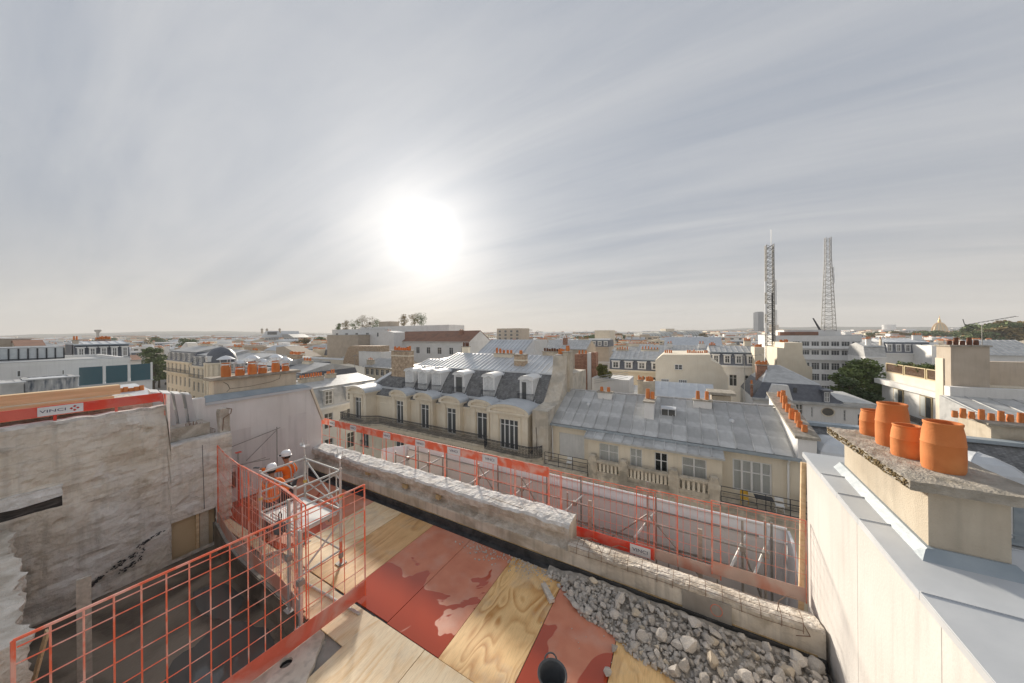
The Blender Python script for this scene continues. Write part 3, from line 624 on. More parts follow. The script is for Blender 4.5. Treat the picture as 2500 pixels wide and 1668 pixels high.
# ------------------------------------------------------------------ wrapped street scaffold
def wrapped():
    o = thing('scaffold_sheeting', 'white plastic sheeting wrapped round the street scaffold', 'sheeting', (-4, 8.8, .8))
    def surf(path, zt, zb, name, nu=60):
        f, Ln = along(path); m = MB(); nv = 14
        for i in range(nu+1):
            x, y = f(Ln*i/nu)
            for j in range(nv+1):
                z = zt+(zb-zt)*j/nv; w = .035*nz(x, y, z, 1.1)+.012*nz(x, y, z, 4)
                if j == 1: w -= .03
                m.v.append((x+4+w*.3, y-8.8+w, z-.8))
        for i in range(nu):
            for j in range(nv): k = i*(nv+1)+j; m.f.append((k, k+nv+1, k+nv+2, k+1)); m.m.append(0)
        ob = m.build(name, m_sheet, o, True); s_ = ob.modifiers.new('t', 'SOLIDIFY'); s_.thickness = .006
    surf([(-9.75, 8.8), (2.0, 8.8)], .80, -5, 'back_sheet', 90)
    surf([(-10.35, 8.0), (-9.75, 8.8)], .70, -5, 'end_sheet', 8)
    e = MB(); e.prism([(7.95, -5), (8.8, -5), (8.8, .80), (8.45, .74), (7.95, .12)], 2.0, 2.05, 'x'); q = e.mesh('end_sheet', m_sheet)
    for v in q.vertices: v.co -= Vector((-4, 8.8, .8))
    link('end_sheet', q, o)
    MB().tube((-5.75, .0, .02), (6.0, .0, .02), .035, 8).build('rolled_hem', m_sheet, o, True)
    MB().tube((-5.75, -.03, -.28), (6.0, -.03, -.28), .03, 8).build('rolled_hem', m_sheet, o, True)
wrapped()
def scaffold():
    o = thing('street_scaffold', 'grey tube scaffold standing between the parapet and white sheeting', 'scaffold', (-4, 8.3, -20))
    def T(nm, p, q, r=.024, m=m_steeld): MB().tube([a-b for a, b in zip(p, (-4, 8.3, -20))], [a-b for a, b in zip(q, (-4, 8.3, -20))], r, 8).build(nm, m, o, True)
    xs = [(-9.55, .75, 8.0), (-9.0, 1.0, 8.6), (-7.85, 1.05, 8.0), (-7.55, 1.0, 8.6), (-7.2, 1.0, 8.0), (-5.7, 1.05, 8.0), (-5.35, .9, 8.6), (-4.15, .95, 8.0), (-3.6, .95, 8.6), (-2.75, .85, 8.0), (-2.55, 1.1, 8.6), (-.74, 1.6, 8.0), (-.6, 1.0, 8.6), (1.1, 1.2, 8.0), (1.48, 1.3, 8.0), (1.7, 1.0, 8.6)]
    for x, zt, y in xs: T('standard', (x, y, -20), (x, y, zt))
    for y, z in ((8.0, .62), (8.0, .15), (8.0, -.35), (8.62, .62), (8.6, -.3)):
        for a, b in ((-9.5, -5.7), (-5.7, -2.75), (-2.75, -.74), (-.74, 1.48)): T('ledger', (a, y, z), (b, y, z), .021)
    for a, b in (((-7.2, 8.02, -1.2), (-5.7, 8.02, .6)), ((-5.7, 8.03, .95), (-4.15, 8.03, -.9)), ((-4.15, 8.02, .9), (-2.6, 8.02, -1.1)), ((-2.2, 8.02, -.6), (-.74, 8.02, .8)), ((-.74, 8.03, .8), (1.0, 8.03, -1.)), ((1.12, 8.02, .55), (1.6, 8.02, -.9))): T('diagonal_brace', a, b, .02)
    for x, y in ((-8.9, 8.0), (-7.85, 8.0), (-5.7, 8.0), (-4.15, 8.0), (-2.55, 8.0), (-.74, 8.0), (1.1, 8.0), (1.48, 8.0)):
        T('tie_tube', (x-.25, y-.45, .42), (x+.12, y+.42, .66), .026, m_steel)
        q = MB().box(x-.05-(-4), x+.05-(-4), y-.05-8.3, y+.05-8.3, 20.55, 20.66); q.build('coupler', m_steeld, o)
    for x in (-2.1, .33): MB().box(x+4-.04, x+4+.04, -.45, -.40, 19.1, 20.85).build('board_post', m_timberg, o)
    for a in (-6.9, -5.2, -3.5, -1.8, -.1):
        m = MB()
        for dx in (0, .75, 1.5): m.tube((a+dx+4, -.31, 19.3), (a+dx+4, -.31, 20.18), .015, 5)
        m.tube((a+4, -.31, 20.18), (a+5.5, -.31, 20.18), .018, 5); m.build('guard_frame', m_steeld, o)
    for z in (-1.0,): bx('platform', o, m_timberg, -5.5, 5.6, -.28, .28, 20+z-.04, 20+z)
scaffold()

# ------------------------------------------------------------------ concrete wall on the left
def grid_wall(name, x, y0, y1, z0, ztop, th, m, parent, step=.06, amp=.04, hole=None, seed=0.):
    """rough wall facing +x, with uneven top and an optional rectangular opening"""
    ny = int((y1-y0)/step); nzv = 70; mb = MB()
    def zt(y): return ztop(y)+.03*nz(y, seed, 0, 4)+.015*nz(y, seed, 3, 14)
    for i in range(ny+1):
        y = y0+(y1-y0)*i/ny; T_ = zt(y)
        for j in range(nzv+1):
            z = z0+(T_-z0)*j/nzv
            d = amp*(nz(y+seed, z*1.2, 0, 1.1)*.9+nz(y, z, seed, 3.3)*.55+.35*nz(y, z, 2, 9))+.012*(1 if (z*3.1) % 1 < .06 else 0)*-1
            chip = max(0, nz(y*1.3+seed, z*1.7, 4, 1.2)-.22)*-.30 - max(0, nz(y+seed, z*1.4, 9, 3.1)-.33)*.16
            mb.v.append((x+d+chip, y, z))
    for i in range(ny):
        for j in range(nzv):
            yc = y0+(y1-y0)*(i+.5)/ny; zc = z0+(ztop(yc)-z0)*(j+.5)/nzv
            if hole and any(h[0] < yc < h[1] and h[2] < zc < h[3] for h in hole): continue
            k = i*(nzv+1)+j; mb.f.append((k, k+nzv+1, k+nzv+2, k+1)); mb.m.append(1 if zc > ztop(yc)-.05 else 0)
    n = len(mb.v); base = [i*(nzv+1)+nzv for i in range(ny+1)]
    for i in range(ny+1): q = mb.v[base[i]]; mb.v.append((x-th, q[1], q[2]-.01)); mb.v.append((x-th, q[1], z0))
    for i in range(ny):
        mb.f.append((base[i], base[i+1], n+2*i+2, n+2*i)); mb.m.append(1); mb.f.append((n+2*i, n+2*i+2, n+2*i+3, n+2*i+1)); mb.m.append(0)
    for i, k in ((0, n), (ny, n+2*ny)):
        col = [i*(nzv+1)+j for j in range(nzv+1)]; mb.f.append(tuple(col+[k, k+1])); mb.m.append(0)
    return mb.build(name, m, parent)
def stripped(name):
    m = mat(name, (.58, .51, .42), (.74, .68, .595), 1.3, .92, 1., 7, (.70, .665, .62), .75, .8, streak=.55, rnd=0, bdist=.05); nd = m.node_tree.nodes; lk = m.node_tree.links.new; b = nd['Principled BSDF']
    src = b.inputs['Base Color'].links[0].from_socket; tcn = nd.new('ShaderNodeTexCoord'); sp = nd.new('ShaderNodeSeparateXYZ'); lk(tcn.outputs['Object'], sp.inputs[0])
    def noise(sc, det, st=(1, 1, 1)):
        mp = nd.new('ShaderNodeMapping'); mp.inputs['Scale'].default_value = st; lk(tcn.outputs['Object'], mp.inputs[0]); n = nd.new('ShaderNodeTexNoise'); n.inputs['Scale'].default_value = sc; n.inputs['Detail'].default_value = det; n.inputs['Roughness'].default_value = .68; lk(mp.outputs[0], n.inputs[0]); return n.outputs[0]
    def step(v, a, c): r = nd.new('ShaderNodeValToRGB'); r.color_ramp.elements[0].position = a; r.color_ramp.elements[1].position = c; lk(v, r.inputs[0]); return r.outputs[0]
    def over(f, col, base, k=1.):
        g = nd.new('ShaderNodeMath'); g.operation = 'MULTIPLY'; g.inputs[1].default_value = k; lk(f, g.inputs[0]); x = nd.new('ShaderNodeMix'); x.data_type = 'RGBA'; lk(g.outputs[0], x.inputs[0]); lk(base, x.inputs[6]); x.inputs[7].default_value = col+(1,); return x.outputs[2]
    c = over(step(noise(2.2, 9), .55, .66), (.36, .29, .20), src, .7)            # bare aggregate
    c = over(step(noise(1.1, 10), .56, .63), (.74, .71, .67), c, .75)            # plaster left behind
    c = over(step(noise(.9, 9, (1, 1, 2.6)), .58, .68), (.27, .25, .225), c, .6) # soot and damp
    c = over(step(noise(6., 10), .66, .72), (.16, .13, .11), c, .8)              # pits
    wv = nd.new('ShaderNodeMath'); wv.operation = 'MULTIPLY'; wv.inputs[1].default_value = 3.6; lk(sp.outputs[2], wv.inputs[0]); fr = nd.new('ShaderNodeMath'); fr.operation = 'FRACT'; lk(wv.outputs[0], fr.inputs[0])
    c = over(step(fr.outputs[0], .95, .985), (.33, .29, .24), c, .4)             # formwork board marks
    lk(c, b.inputs['Base Color']); return m
m_wall_l = stripped('stripped_concrete')
def left_wall():
    o = thing('stripped_wall', 'tall stripped concrete wall with broken top along the pit', 'wall', (-11.4, 0, -.6))
    ob = grid_wall('concrete_face', 0, -3.2, 3.78, -.4, lambda y: 4.05 if y < 2.55 else 3.03, .34, [m_wall_l, m_white_br], o, hole=[(2.56, 3.42, .08, 1.0), (-3, 1.02, 2.28, 2.7)], seed=2.)
    # blocked doorway
    d = MB().box(-.20, -.16, 2.55, 3.44, .0, 1.06); d.build('door_panel', mat('door_board', (.62, .47, .28), (.68, .53, .34), 1.5, .7, .1), o)
    q = MB().box(-.16, -.10, 3.12, 3.30, .02, 1.03); q.build('plaster_strip', m_rub2, o)
    MB().box(-.17, -.06, 3.04, 3.10, .02, 1.04).build('door_post', m_timber, o)
    me = MB().box(-.30, -.06, -3.1, 1.06, 2.24, 2.50).mesh('charred_beam', mat('charred_wood', (.05, .045, .042), (.13, .115, .105), 6, .9, .8, 20, stretch=(6, 1, 6)))
    bm = bmesh.new(); bm.from_mesh(me); bmesh.ops.subdivide_edges(bm, edges=bm.edges, cuts=14, use_grid_fill=True); bm.to_mesh(me); bm.free(); roughen(me, .04, 4.); link('charred_beam', me, o)
    me = MB().box(-.10, .07, -3.1, 1.0, 2.48, 2.72).mesh('plaster_ledge', m_white_br)
    bm = bmesh.new(); bm.from_mesh(me); bmesh.ops.subdivide_edges(bm, edges=bm.edges, cuts=16, use_grid_fill=True); bm.to_mesh(me); bm.free(); roughen(me, .05, 4); link('plaster_ledge', me, o)
    st = MB().box(-.33, -.12, 3.56, 3.78, 3.0, 3.70).mesh('wall_stub', m_broken); bm = bmesh.new(); bm.from_mesh(st); bmesh.ops.subdivide_edges(bm, edges=bm.edges, cuts=5, use_grid_fill=True); bm.to_mesh(st); bm.free(); roughen(st, .035, 5); link('wall_stub', st, o)
    MB().path([(-.1, 3.70, 3.70), (-.05, 3.80, 3.68), (-.05, 3.78, 3.55), (-.06, 3.62, 3.45), (-.06, 3.6, 3.1)], .012, 6).build('bent_rebar', m_rust, o)
    r = MB(); rr = random.Random(4)
    for i in range(24):
        y = 2.95+.026*i; z1 = 3.45-.014*i*i*.05+rr.uniform(-.05, .03); r.path([(-.42, y, 2.95), (-.40+rr.uniform(-.02, .02), y+rr.uniform(-.01, .01), z1)], .006, 4)
    r.path([(-.4, 2.95, 3.42), (-.4, 3.25, 3.32), (-.4, 3.55, 3.1)], .006, 4); r.build('rebar', m_rust, o)
    MB().path([(.03, 3.15, 2.85), (.035, 3.17, 1.7), (.03, 3.18, 1.1)], .006, 5).build('cable', m_iron, o)
    # bitumen smears on the foot of the wall
    g = MB(); rr = random.Random(8)
    for y, z, l, hh in ((1.55, .50, .55, .05), (2.0, .78, .40, .035), (1.75, .36, .32, .06), (1.25, .30, .25, .03)):
        for k in range(46):
            t = rr.random(); yy = y+l*t+rr.gauss(0, .02); zz = z+.16*t+rr.gauss(0, hh*.6); sy, sz = rr.uniform(.008, .045)*(1.1-abs(t-.5)), rr.uniform(.004, .022)
            g.poly([(.045+.02*nz(yy, zz, 0, 3), yy+sy*math.cos(q*1.047)*rr.uniform(.6, 1.2), zz+sz*math.sin(q*1.047)*rr.uniform(.6, 1.3)+.28*sy*math.cos(q*1.047)) for q in range(6)])
    stuff(g.build('bitumen_smear', m_black, o))
left_wall()
def left_stub():
    o = thing('broken_cross_wall', 'ragged end of a demolished plaster wall at the pit edge', 'wall', (-8.6, .1, -.6))
    m = MB(); ny, nzv = 70, 50
    for i in range(ny+1):
        x = -2.6+3.6*i/ny
        for j in range(nzv+1):
            zt = 2.15 - .55*max(0, x+1.)*.35 + .12*nz(x, 0, 0, 2); z = zt*j/nzv
            y = .33 + .12*nz(x, z, 0, 1.6)+.09*nz(x, z, 3, 4)+.05*nz(x, z, 7, 11)-.10*(1-z/zt)*max(0, x+1.5)*.4
            m.v.append((x, y, z))
    for i in range(ny):
        for j in range(nzv): k = i*(nzv+1)+j; m.f.append((k, k+nzv+1, k+nzv+2, k+1)); m.m.append(0)
    n = len(m.v)
    for i in range(ny+1): q = m.v[i*(nzv+1)+nzv]; m.v += [(q[0], -.35, q[2]), (q[0], -.35, 0)]
    for i in range(ny): m.f += [(i*(nzv+1)+nzv, (i+1)*(nzv+1)+nzv, n+2*i+2, n+2*i), (n+2*i, n+2*i+2, n+2*i+3, n+2*i+1)]; m.m += [0, 0]
    k = ny*(nzv+1); m.f.append(tuple([k+j for j in range(nzv+1)]+[n+2*ny, n+2*ny+1])); m.m.append(0)
    m.build('plaster', m_broken, o)
    p = tag(bx('plank', None, m_timber, -.05, .05, -.012, .012, 0, 1.5, loc=(-8.45, .38, -.55)), 'weathered board leaning on the ragged plaster wall', 'plank'); p.rotation_euler = (-.12, .22, .1)
left_stub()
def top_of_left_wall():
    o = thing('guard_board', 'red guard board with white name plate on top of the stripped wall', 'guard board', (-11.56, 0, 3.4))
    bx('toe_board', o, m_toe, -.012, .012, -3, 2.46, .16, .37); bx('toe_board', o, m_toe, -.42, -.01, 2.47, 2.49, .13, .33)
    for y in (-1.5, .95, 1.75): bx('post', o, m_toe, -.035, -.014, y-.02, y+.02, 0, .30)
    bx('post', o, m_orange, -.012, .012, 2.50, 2.525, -.98, .33); bx('post', o, m_alu, -.03, .01, 2.54, 2.60, -.95, .3)
    logo(o, (.55, .185), (.02, 1.02, .265), math.pi/2)
    for i, (x, y1, z, lb) in enumerate(((-12.58, 1.95, 3.865, 'uppermost thick timber beam stacked behind the guard board'), (-12.36, 1.82, 3.665, 'lower timber beam stacked behind the guard board'), (-11.98, 1.9, 3.55, 'flat timber beam directly behind the guard board'))):
        q = bx('timber_beam', None, m_timber, -.12, .12, -2.6, .0, (-.115, -.08, -.045)[i], (.115, .08, .045)[i], loc=(x, y1, z)); bevel(q, .006); tag(q, lb, 'beam')
    s = MB().box(-14.4, -12.05, -4, 2.4, -20, 3.5).box(-12.75, -11.76, 2.42, 3.42, -20, 2.75).build('roof_slab', m_broken); tag(s, 'rough concrete roof block carrying the stacked timber beams', 'roof slab')
    for y in (-1.2, 1.2): tag(bx('timber_block', None, m_timber, -12.75, -12.12, y-.06, y+.06, 3.5, 3.59), 'short timber block under the stacked beams', 'timber', 'blocks under the stacked beams')
    for i in range(4):
        y = 2.55+.2*i; q = MB().hexa([(-12.30, y, 2.75), (-12.26, y+.13, 2.75), (-12.5, y+.13, 2.75), (-12.5, y, 2.75), (-12.36, y-.12+.02*i, 3.72-.06*i), (-12.33, y+.05, 3.68-.06*i), (-12.62, y+.05, 3.74-.06*i), (-12.62, y-.12, 3.78-.06*i)])
        tag(q.build('insulation_board', mat('grey_board', (.56, .56, .56), (.66, .66, .65), 3, .7, .2)), 'tilted grey board leaning beside the white party wall', 'board', 'grey boards leaning by the party wall')
top_of_left_wall()

# ------------------------------------------------------------------ white party wall and its chimney
def pot(parent, x, y, z, r, h, m=None, name='chimney_pot', n=24):
    p = MB(); p.lathe([(r*.98, 0), (r*1.04, h*.06), (r*1.06, h*.3), (r*1.05, h*.55), (r*1.07, h*.56), (r*1.05, h*.575), (r*.99, h*.78), (r*.90, h*.93), (r*.94, h*.95), (r*.95, h*.985), (r*.9, h), (r*.78, h*.99), (r*.78, h*.35), (0, h*.33)], n)
    return p.build(name, m or m_pot, parent, True, loc=(x, y, z))
def cowl(parent, h, r=.22):
    c = MB(); c.lathe([(0, h+.24), (r*.5, h+.20), (r, h+.12), (r*.97, h+.115), (0, h+.19)], 16)
    for i in range(3):
        t = 2*math.pi*i/3+.5; c.tube((.115*math.cos(t), .115*math.sin(t), h-.12), (.15*math.cos(t), .15*math.sin(t), h+.15), .009, 5)
    c.lathe([(.118, h-.07), (.12, h-.05), (.118, h-.03)], 16); c.build('metal_cowl', m_alu, parent, True)
def party_wall():
    o = thing('party_wall', 'white rendered party wall behind the two workers', 'wall', (-12.4, 3, 0))
    MB().prism([(-.5, -2), (3.85, -2), (3.85, 1.86), (3.42, 3.13), (.1, 3.13), (-.5, 3.13)], -.35, 0, 'x').build('rendered_face', m_render, o)
    MB().prism([(.5, 3.135), (3.50, 3.135), (3.47, 3.22), (.5, 3.22)], -.45, .06, 'x').build('zinc_coping', m_zincl, o)
    MB().prism([(3.43, 3.16), (3.87, 1.86), (3.93, 1.88), (3.5, 3.19)], -.4, .05, 'x').build('edge_strip', m_cream, o)
    MB().hexa([(.05, .5, 3.225), (.05, 3.46, 3.225), (-.2, 3.46, 3.225), (-.2, .5, 3.225), (-.15, .55, 3.40), (-.15, 3.2, 3.36), (-.2, 3.2, 3.36), (-.2, .55, 3.40)]).build('lead_flashing', m_lead, o)
    bx('pier', o, m_render, -.28, .02, .18, .5, 2.0, 3.36)
    for a, b, z0, z1 in ((.9, 1.6, .4, 2.2), (1.9, 2.6, .3, 1.9), (2.7, 3.3, .5, 2.3), (.7, 1.2, .0, .9)): bx('render_patch', o, mat('render_patch', (.64, .61, .59), (.68, .65, .63), 3, .95, .1, streak=.3), .0, .004, a, b, z0, z1)
    c = thing('chimney_stack', 'wide cracked rendered chimney stack on the white party wall', 'chimney', (-12.62, 3.77, 3.15))
    bx('body', c, m_lime, -.42, 0, 0, 2.3, 0, .66); sl = bx('cap_slab', c, m_slabc, -.5, .1, -.12, 2.42, .66, .75); bevel(sl, .02)
    cr = MB(); cr.path([(.004, .22, .6), (.004, .33, .5), (.004, .38, .36), (.004, .30, .28)], .006, 4); cr.path([(.004, .38, .36), (.004, .9, .36), (.004, 1.5, .42), (.004, 1.75, .5), (.004, 1.80, .66)], .005, 4); cr.build('crack', m_dark, c)
    for i, (yy, h, r) in enumerate(((4.07, .44, .115), (4.42, .28, .115), (4.75, .42, .115), (5.04, .27, .115), (5.43, .40, .115), (5.74, .27, .105))):
        q = pot(None, -12.66, yy, 3.90, r, h); cowl(q, h, .2 if i else .23)
        tag(q, ['tallest cowled pot, at the end of the stack away from the street', 'short cowled pot second from the tallest pot', 'tall cowled pot under the widest metal cap', 'short cowled pot between two tall ones', 'tall cowled pot next to the end one', 'smallest cowled pot, at the street end of the stack'][i], 'chimney pot', 'cowled pots on the party wall stack')
party_wall()

# ------------------------------------------------------------------ white wall and chimney on the right
def right_wall():
    o = thing('gable_wall', 'tall white insulated gable wall with zinc coping', 'wall', (1.95, 0, 0))
    zt = lambda y: 2.70+(y-3.5)*.072
    MB().prism([(-3, -1), (7.34, -1), (7.34, zt(7.34)-.05), (-3, zt(-3)-.05)], 0, .2, 'x').build('rendered_face', m_render_r, o)
    for y in (5.55, 4.1, 2.6): bx('panel_joint', o, mat('joint_grey', (.52, .50, .48), None, 4, .9, 0), -.0015, .0005, y-.0025, y+.0025, 0.1, zt(y)-.08)  # thin grey lines along the panel joints
    ys = [7.42, 6.6, 6.02, 5.42, 4.30, 2.9, 1.4, -3]
    for a, b in zip(ys[1:], ys[:-1]):
        xr = .66 if a > 6.5 else (.32 if a > 5.2 else 2.2); z0, z1 = zt(a), zt(b)
        q = MB().hexa([(-.03, a+.006, z0-.012), (xr, a+.006, z0-.012), (xr, b, z1-.012), (-.03, b, z1-.012), (-.03, a+.006, z0+.004), (xr, a+.006, z0+.004), (xr, b, z1+.012), (-.03, b, z1+.012)])
        q.box(-.03, xr, b-.012, b, z1+.012, z1+.022) if b < 7.3 else None
        q.build('zinc_sheet', m_zincl, o)
        q = MB().hexa([(-.035, a+.006, z0-.07), (-.028, a+.006, z0-.07), (-.028, b, z1-.07), (-.035, b, z1-.07), (-.035, a+.006, z0), (-.028, a+.006, z0), (-.028, b, z1), (-.035, b, z1)]); q.build('drip_edge', m_zincl, o)
    MB().hexa([(.22, 4.92, 2.80), (.34, 4.92, 2.80), (.34, 6.95, 2.95), (.22, 6.95, 2.95), (.30, 4.92, 2.90), (.34, 4.92, 2.90), (.34, 6.95, 3.05), (.30, 6.95, 3.05)]).build('lead_flashing', m_lead, o)
    MB().hexa([(.22, 4.82, 2.80), (.95, 4.82, 2.80), (.95, 4.965, 2.81), (.22, 4.965, 2.81), (.30, 4.94, 2.90), (.88, 4.94, 2.90), (.88, 4.965, 2.90), (.30, 4.965, 2.90)]).build('lead_flashing', m_lead, o)
    bx('party_body', o, m_lime, .2, 9, -5, 4.9, -20, 2.55)
    t = tag(bx('timber_batten', None, m_timber, -.035, .035, -.03, .03, 0, 2.75, loc=(1.875, 7.42, .05)), 'tall timber batten standing against the end of the white gable wall', 'batten'); t.rotation_euler = (0, .02, 0)
    c = thing('chimney_stack', 'squat rendered chimney with thick lichen covered slab beside the white gable', 'chimney', (2.28, 4.97, 2.8))
    bx('body', c, m_lime, 0, .53, 0, 1.9, -2.5, .70)
    me = MB().box(-.17, .76, -.10, 2.0, .70, .80).mesh('cap_slab', m_slabc); bm = bmesh.new(); bm.from_mesh(me); bmesh.ops.subdivide_edges(bm, edges=bm.edges, cuts=24, use_grid_fill=True); bm.to_mesh(me); bm.free(); roughen(me, .010, 6.); roughen(me, .006, 22.); link('cap_slab', me, c)
    li = MB(); rr = random.Random(5)
    for i in range(330):
        yy = -.08+2.05*rr.random(); zz = .715+.08*rr.random(); s = rr.uniform(.003, .010); li.box(-.18-s*.6, -.165, yy-s, yy+s, zz-s*.8, zz+s*.8)
    stuff(li.build('lichen', mat('lichen', (.24, .17, .07), (.13, .10, .06), 30, .95, .5, rnd=0), c))
    for i, (x, y, r, h) in enumerate(((2.60, 5.42, .150, .55), (2.49, 5.80, .128, .40), (2.545, 6.24, .148, .59), (2.545, 6.74, .128, .385))):
        q = pot(None, x, y, 3.598, r, h, n=40)
        tag(q, ['widest orange pot standing at the clean corner of the lichen slab', 'small orange pot between the two large pots on lichen slab', 'large orange pot with sooty foot on lichen slab', 'small orange pot at the back of the lichen slab'][i], 'chimney pot', 'orange pots on the lichen slab')
right_wall()

# ------------------------------------------------------------------ mobile scaffold tower
def tower():
    ox, oy = -7.56, 3.70; o = thing('mobile_tower', 'galvanised mobile scaffold tower with grey platform on the plywood', 'scaffold tower', (ox, oy, .003))
    X0, X1, Y0, Y1 = -.74, .74, -.46, .47
    P = {'A': (X0, Y1), 'B': (X1, Y1), 'C': (X1, Y0), 'D': (X0, Y0)}
    for k, (x, y) in P.items():
        MB().tube((x, y, .12), (x, y, 2.16), .027, 10).build('post', m_steel, o, True)
        MB().tube((x, y, .0), (x, y, .5), .032, 10).build('lower_leg', m_orangew if k in 'BC' else m_steeld, o, True)
        bx('base_plate', o, m_steeld, x-.09, x+.09, y-.09, y+.09, 0, .012)
        MB().lathe([(.035, .12), (.05, .14), (.05, .22), (.035, .24)], 10, (x, y)).build('screw_nut', m_steeld, o)
        q = MB().box(x-.03, x+.03, y-.03, y+.03, 1.50, 1.56); q.build('marking_tape', mat('yellow_tape', (.7, .5, .12), None, 9, .5, 0), o)
    for k in 'AB':
        x, y = P[k]; h = 2.40; MB().tube((x, y, 2.1), (x, y, h), .018, 8).build('spindle', m_steel, o)
        b = MB().box(x-.13, x+.13, y-.05, y+.05, h, h+.012).box(x-.13, x-.12, y-.05, y+.05, h, h+.07).box(x+.12, x+.13, y-.05, y+.05, h, h+.07); b.build('fork_head', m_alu, o)
        for s in (-.1, .1): MB().tube((x+s, y, h), (x+s, y, h+.18), .008, 6).build('bolt', m_steel, o)
    def rail(a, b, z, z2=None, r=.021): MB().tube((*P[a], z), (*P[b], z if z2 is None else z2), r, 8).build('guard_rail', m_steel, o, True)
    for z in (2.10, 1.68, 1.22): rail('A', 'D', z); rail('B', 'C', z)
    for z in (2.10, 1.22): rail('A', 'B', z); rail('D', 'C', z)
    rail('B', 'C', .30); rail('C', 'B', .25, .95, .02); rail('A', 'B', 2.08, 1.24, .017); rail('B', 'A', 2.08, 1.24, .017); rail('C', 'D', .95, .25, .02); rail('A', 'B', .3)
    # bent tube frame between the upper posts
    f = MB(); f.path([(X0+.12, Y1, 2.08), (X0+.12, Y1, 1.62), (X0+.2, Y1, 1.5), (X1-.25, Y1, 1.32), (X1-.15, Y1, 1.4), (X1-.15, Y1, 2.08)], .014, 6); f.tube((X1-.42, Y1, 1.34), (X1-.42, Y1, 2.08), .014, 6); f.tube((X1-.15, Y1, 1.7), (X1, Y1, 1.62), .014, 6); f.tube((X1-.15, Y1, 1.95), (X1, Y1, 1.9), .014, 6); f.build('side_frame', m_steel, o, True)
    d = MB().box(X0+.03, X1-.03, Y0-.02, Y1-.06, 1.12, 1.18); bevel(d.build('platform', mat('platform_deck', (.56, .56, .55), (.62, .62, .61), 4, .6, .1), o), .01)
    for s in (-.35, .4): MB().path([(s-.16, Y0+.10, 1.185), (s-.16, Y0+.13, 1.20), (s+.16, Y0+.13, 1.20), (s+.16, Y0+.10, 1.185)], .008, 6).build('hatch_handle', m_iron, o)
    MB().path([(.3, Y1-.1, 1.1), (.45, Y1-.1, .92), (.62, Y1-.1, 1.1)], .014, 6).build('hook_brace', m_steeld, o)
    b = thing('tool_bag', 'small black tool bag hanging on the mobile tower rail', 'bag', (-7.15, 3.12, 1.20)); me = MB().lathe([(0, 0), (.1, .01), (.12, .12), (.10, .22), (.0, .26)], 14); me.build('pouch', m_rubber, b, True); MB().path([(.04, 0, .24), (.06, 0, .38), (.0, 0, .42), (-.05, 0, .36), (-.04, 0, .24)], .01, 6).build('strap', m_iron, b)
    tag(MB().tube((-.9, 0, .03), (.95, .1, .03), .024, 8).build('loose_tube', m_steel, None, True, loc=(-6.2, 3.45, 0)), 'loose scaffold tube lying on the plywood beside the mobile tower', 'tube')
    pr = thing('steel_prop', 'short red steel prop standing against the white party wall', 'prop', (-11.9, 4.1, 0)); MB().tube((0, 0, 0), (0, 0, 1.25), .03, 8).build('outer_tube', m_toe, pr, True); MB().tube((0, 0, 1.2), (0, 0, 1.62), .022, 8).build('inner_tube', m_steel, pr, True); bx('plate', pr, m_toe, -.07, .07, -.07, .07, 1.62, 1.63); bx('plate', pr, m_toe, -.07, .07, -.07, .07, 0, .01)
    fr = thing('tube_trestle', 'light tube trestle leaning by the white party wall', 'trestle', (-12.2, 4.3, 0))
    for a, b_ in (((0, -.5, 0), (0, -.5, 1.5)), ((0, .95, 0), (0, .95, 2.05)), ((0, -.9, 1.65), (0, 1.05, 2.0)), ((0, .1, 1.2), (0, .95, 1.95)), ((0, -.5, 1.2), (.35, .6, 1.15)), ((.3, -.4, 0), (.3, -.4, 1.2)), ((.3, -.5, 1.2), (.3, .5, 1.22))): MB().tube(a, b_, .014, 6).build('tube', m_steeld, fr)
tower()

# ------------------------------------------------------------------ the two workers
def skin_obj(name, V, E_, root, m, parent, sub=2):
    """continuous surface grown round a jointed skeleton; V: name -> (x,y,z,r) or (x,y,z,rx,ry)"""
    bm = bmesh.new(); ly = bm.verts.layers.skin.verify(); vs = {}
    for k, p in V.items():
        v = bm.verts.new(p[:3]); v[ly].radius = (p[3], p[4] if len(p) > 4 else p[3]); v[ly].use_root = (k == root); vs[k] = v
    for a, b in E_: bm.edges.new((vs[a], vs[b]))
    me = bpy.data.meshes.new(name); bm.to_mesh(me); bm.free(); o = bpy.data.objects.new(name, me); COL.objects.link(o)
    sk = o.modifiers.new('skin', 'SKIN'); sk.use_smooth_shade = True; sk.branch_smoothing = .6; ss = o.modifiers.new('sub', 'SUBSURF'); ss.levels = sub; ss.render_levels = sub
    bpy.context.view_layer.update(); dg = bpy.context.evaluated_depsgraph_get(); r = bpy.data.meshes.new_from_object(o.evaluated_get(dg)); bpy.data.objects.remove(o)
    r.materials.clear(); r.materials.append(m); r.polygons.foreach_set('use_smooth', [True]*len(r.polygons)); return link(name, r, parent)
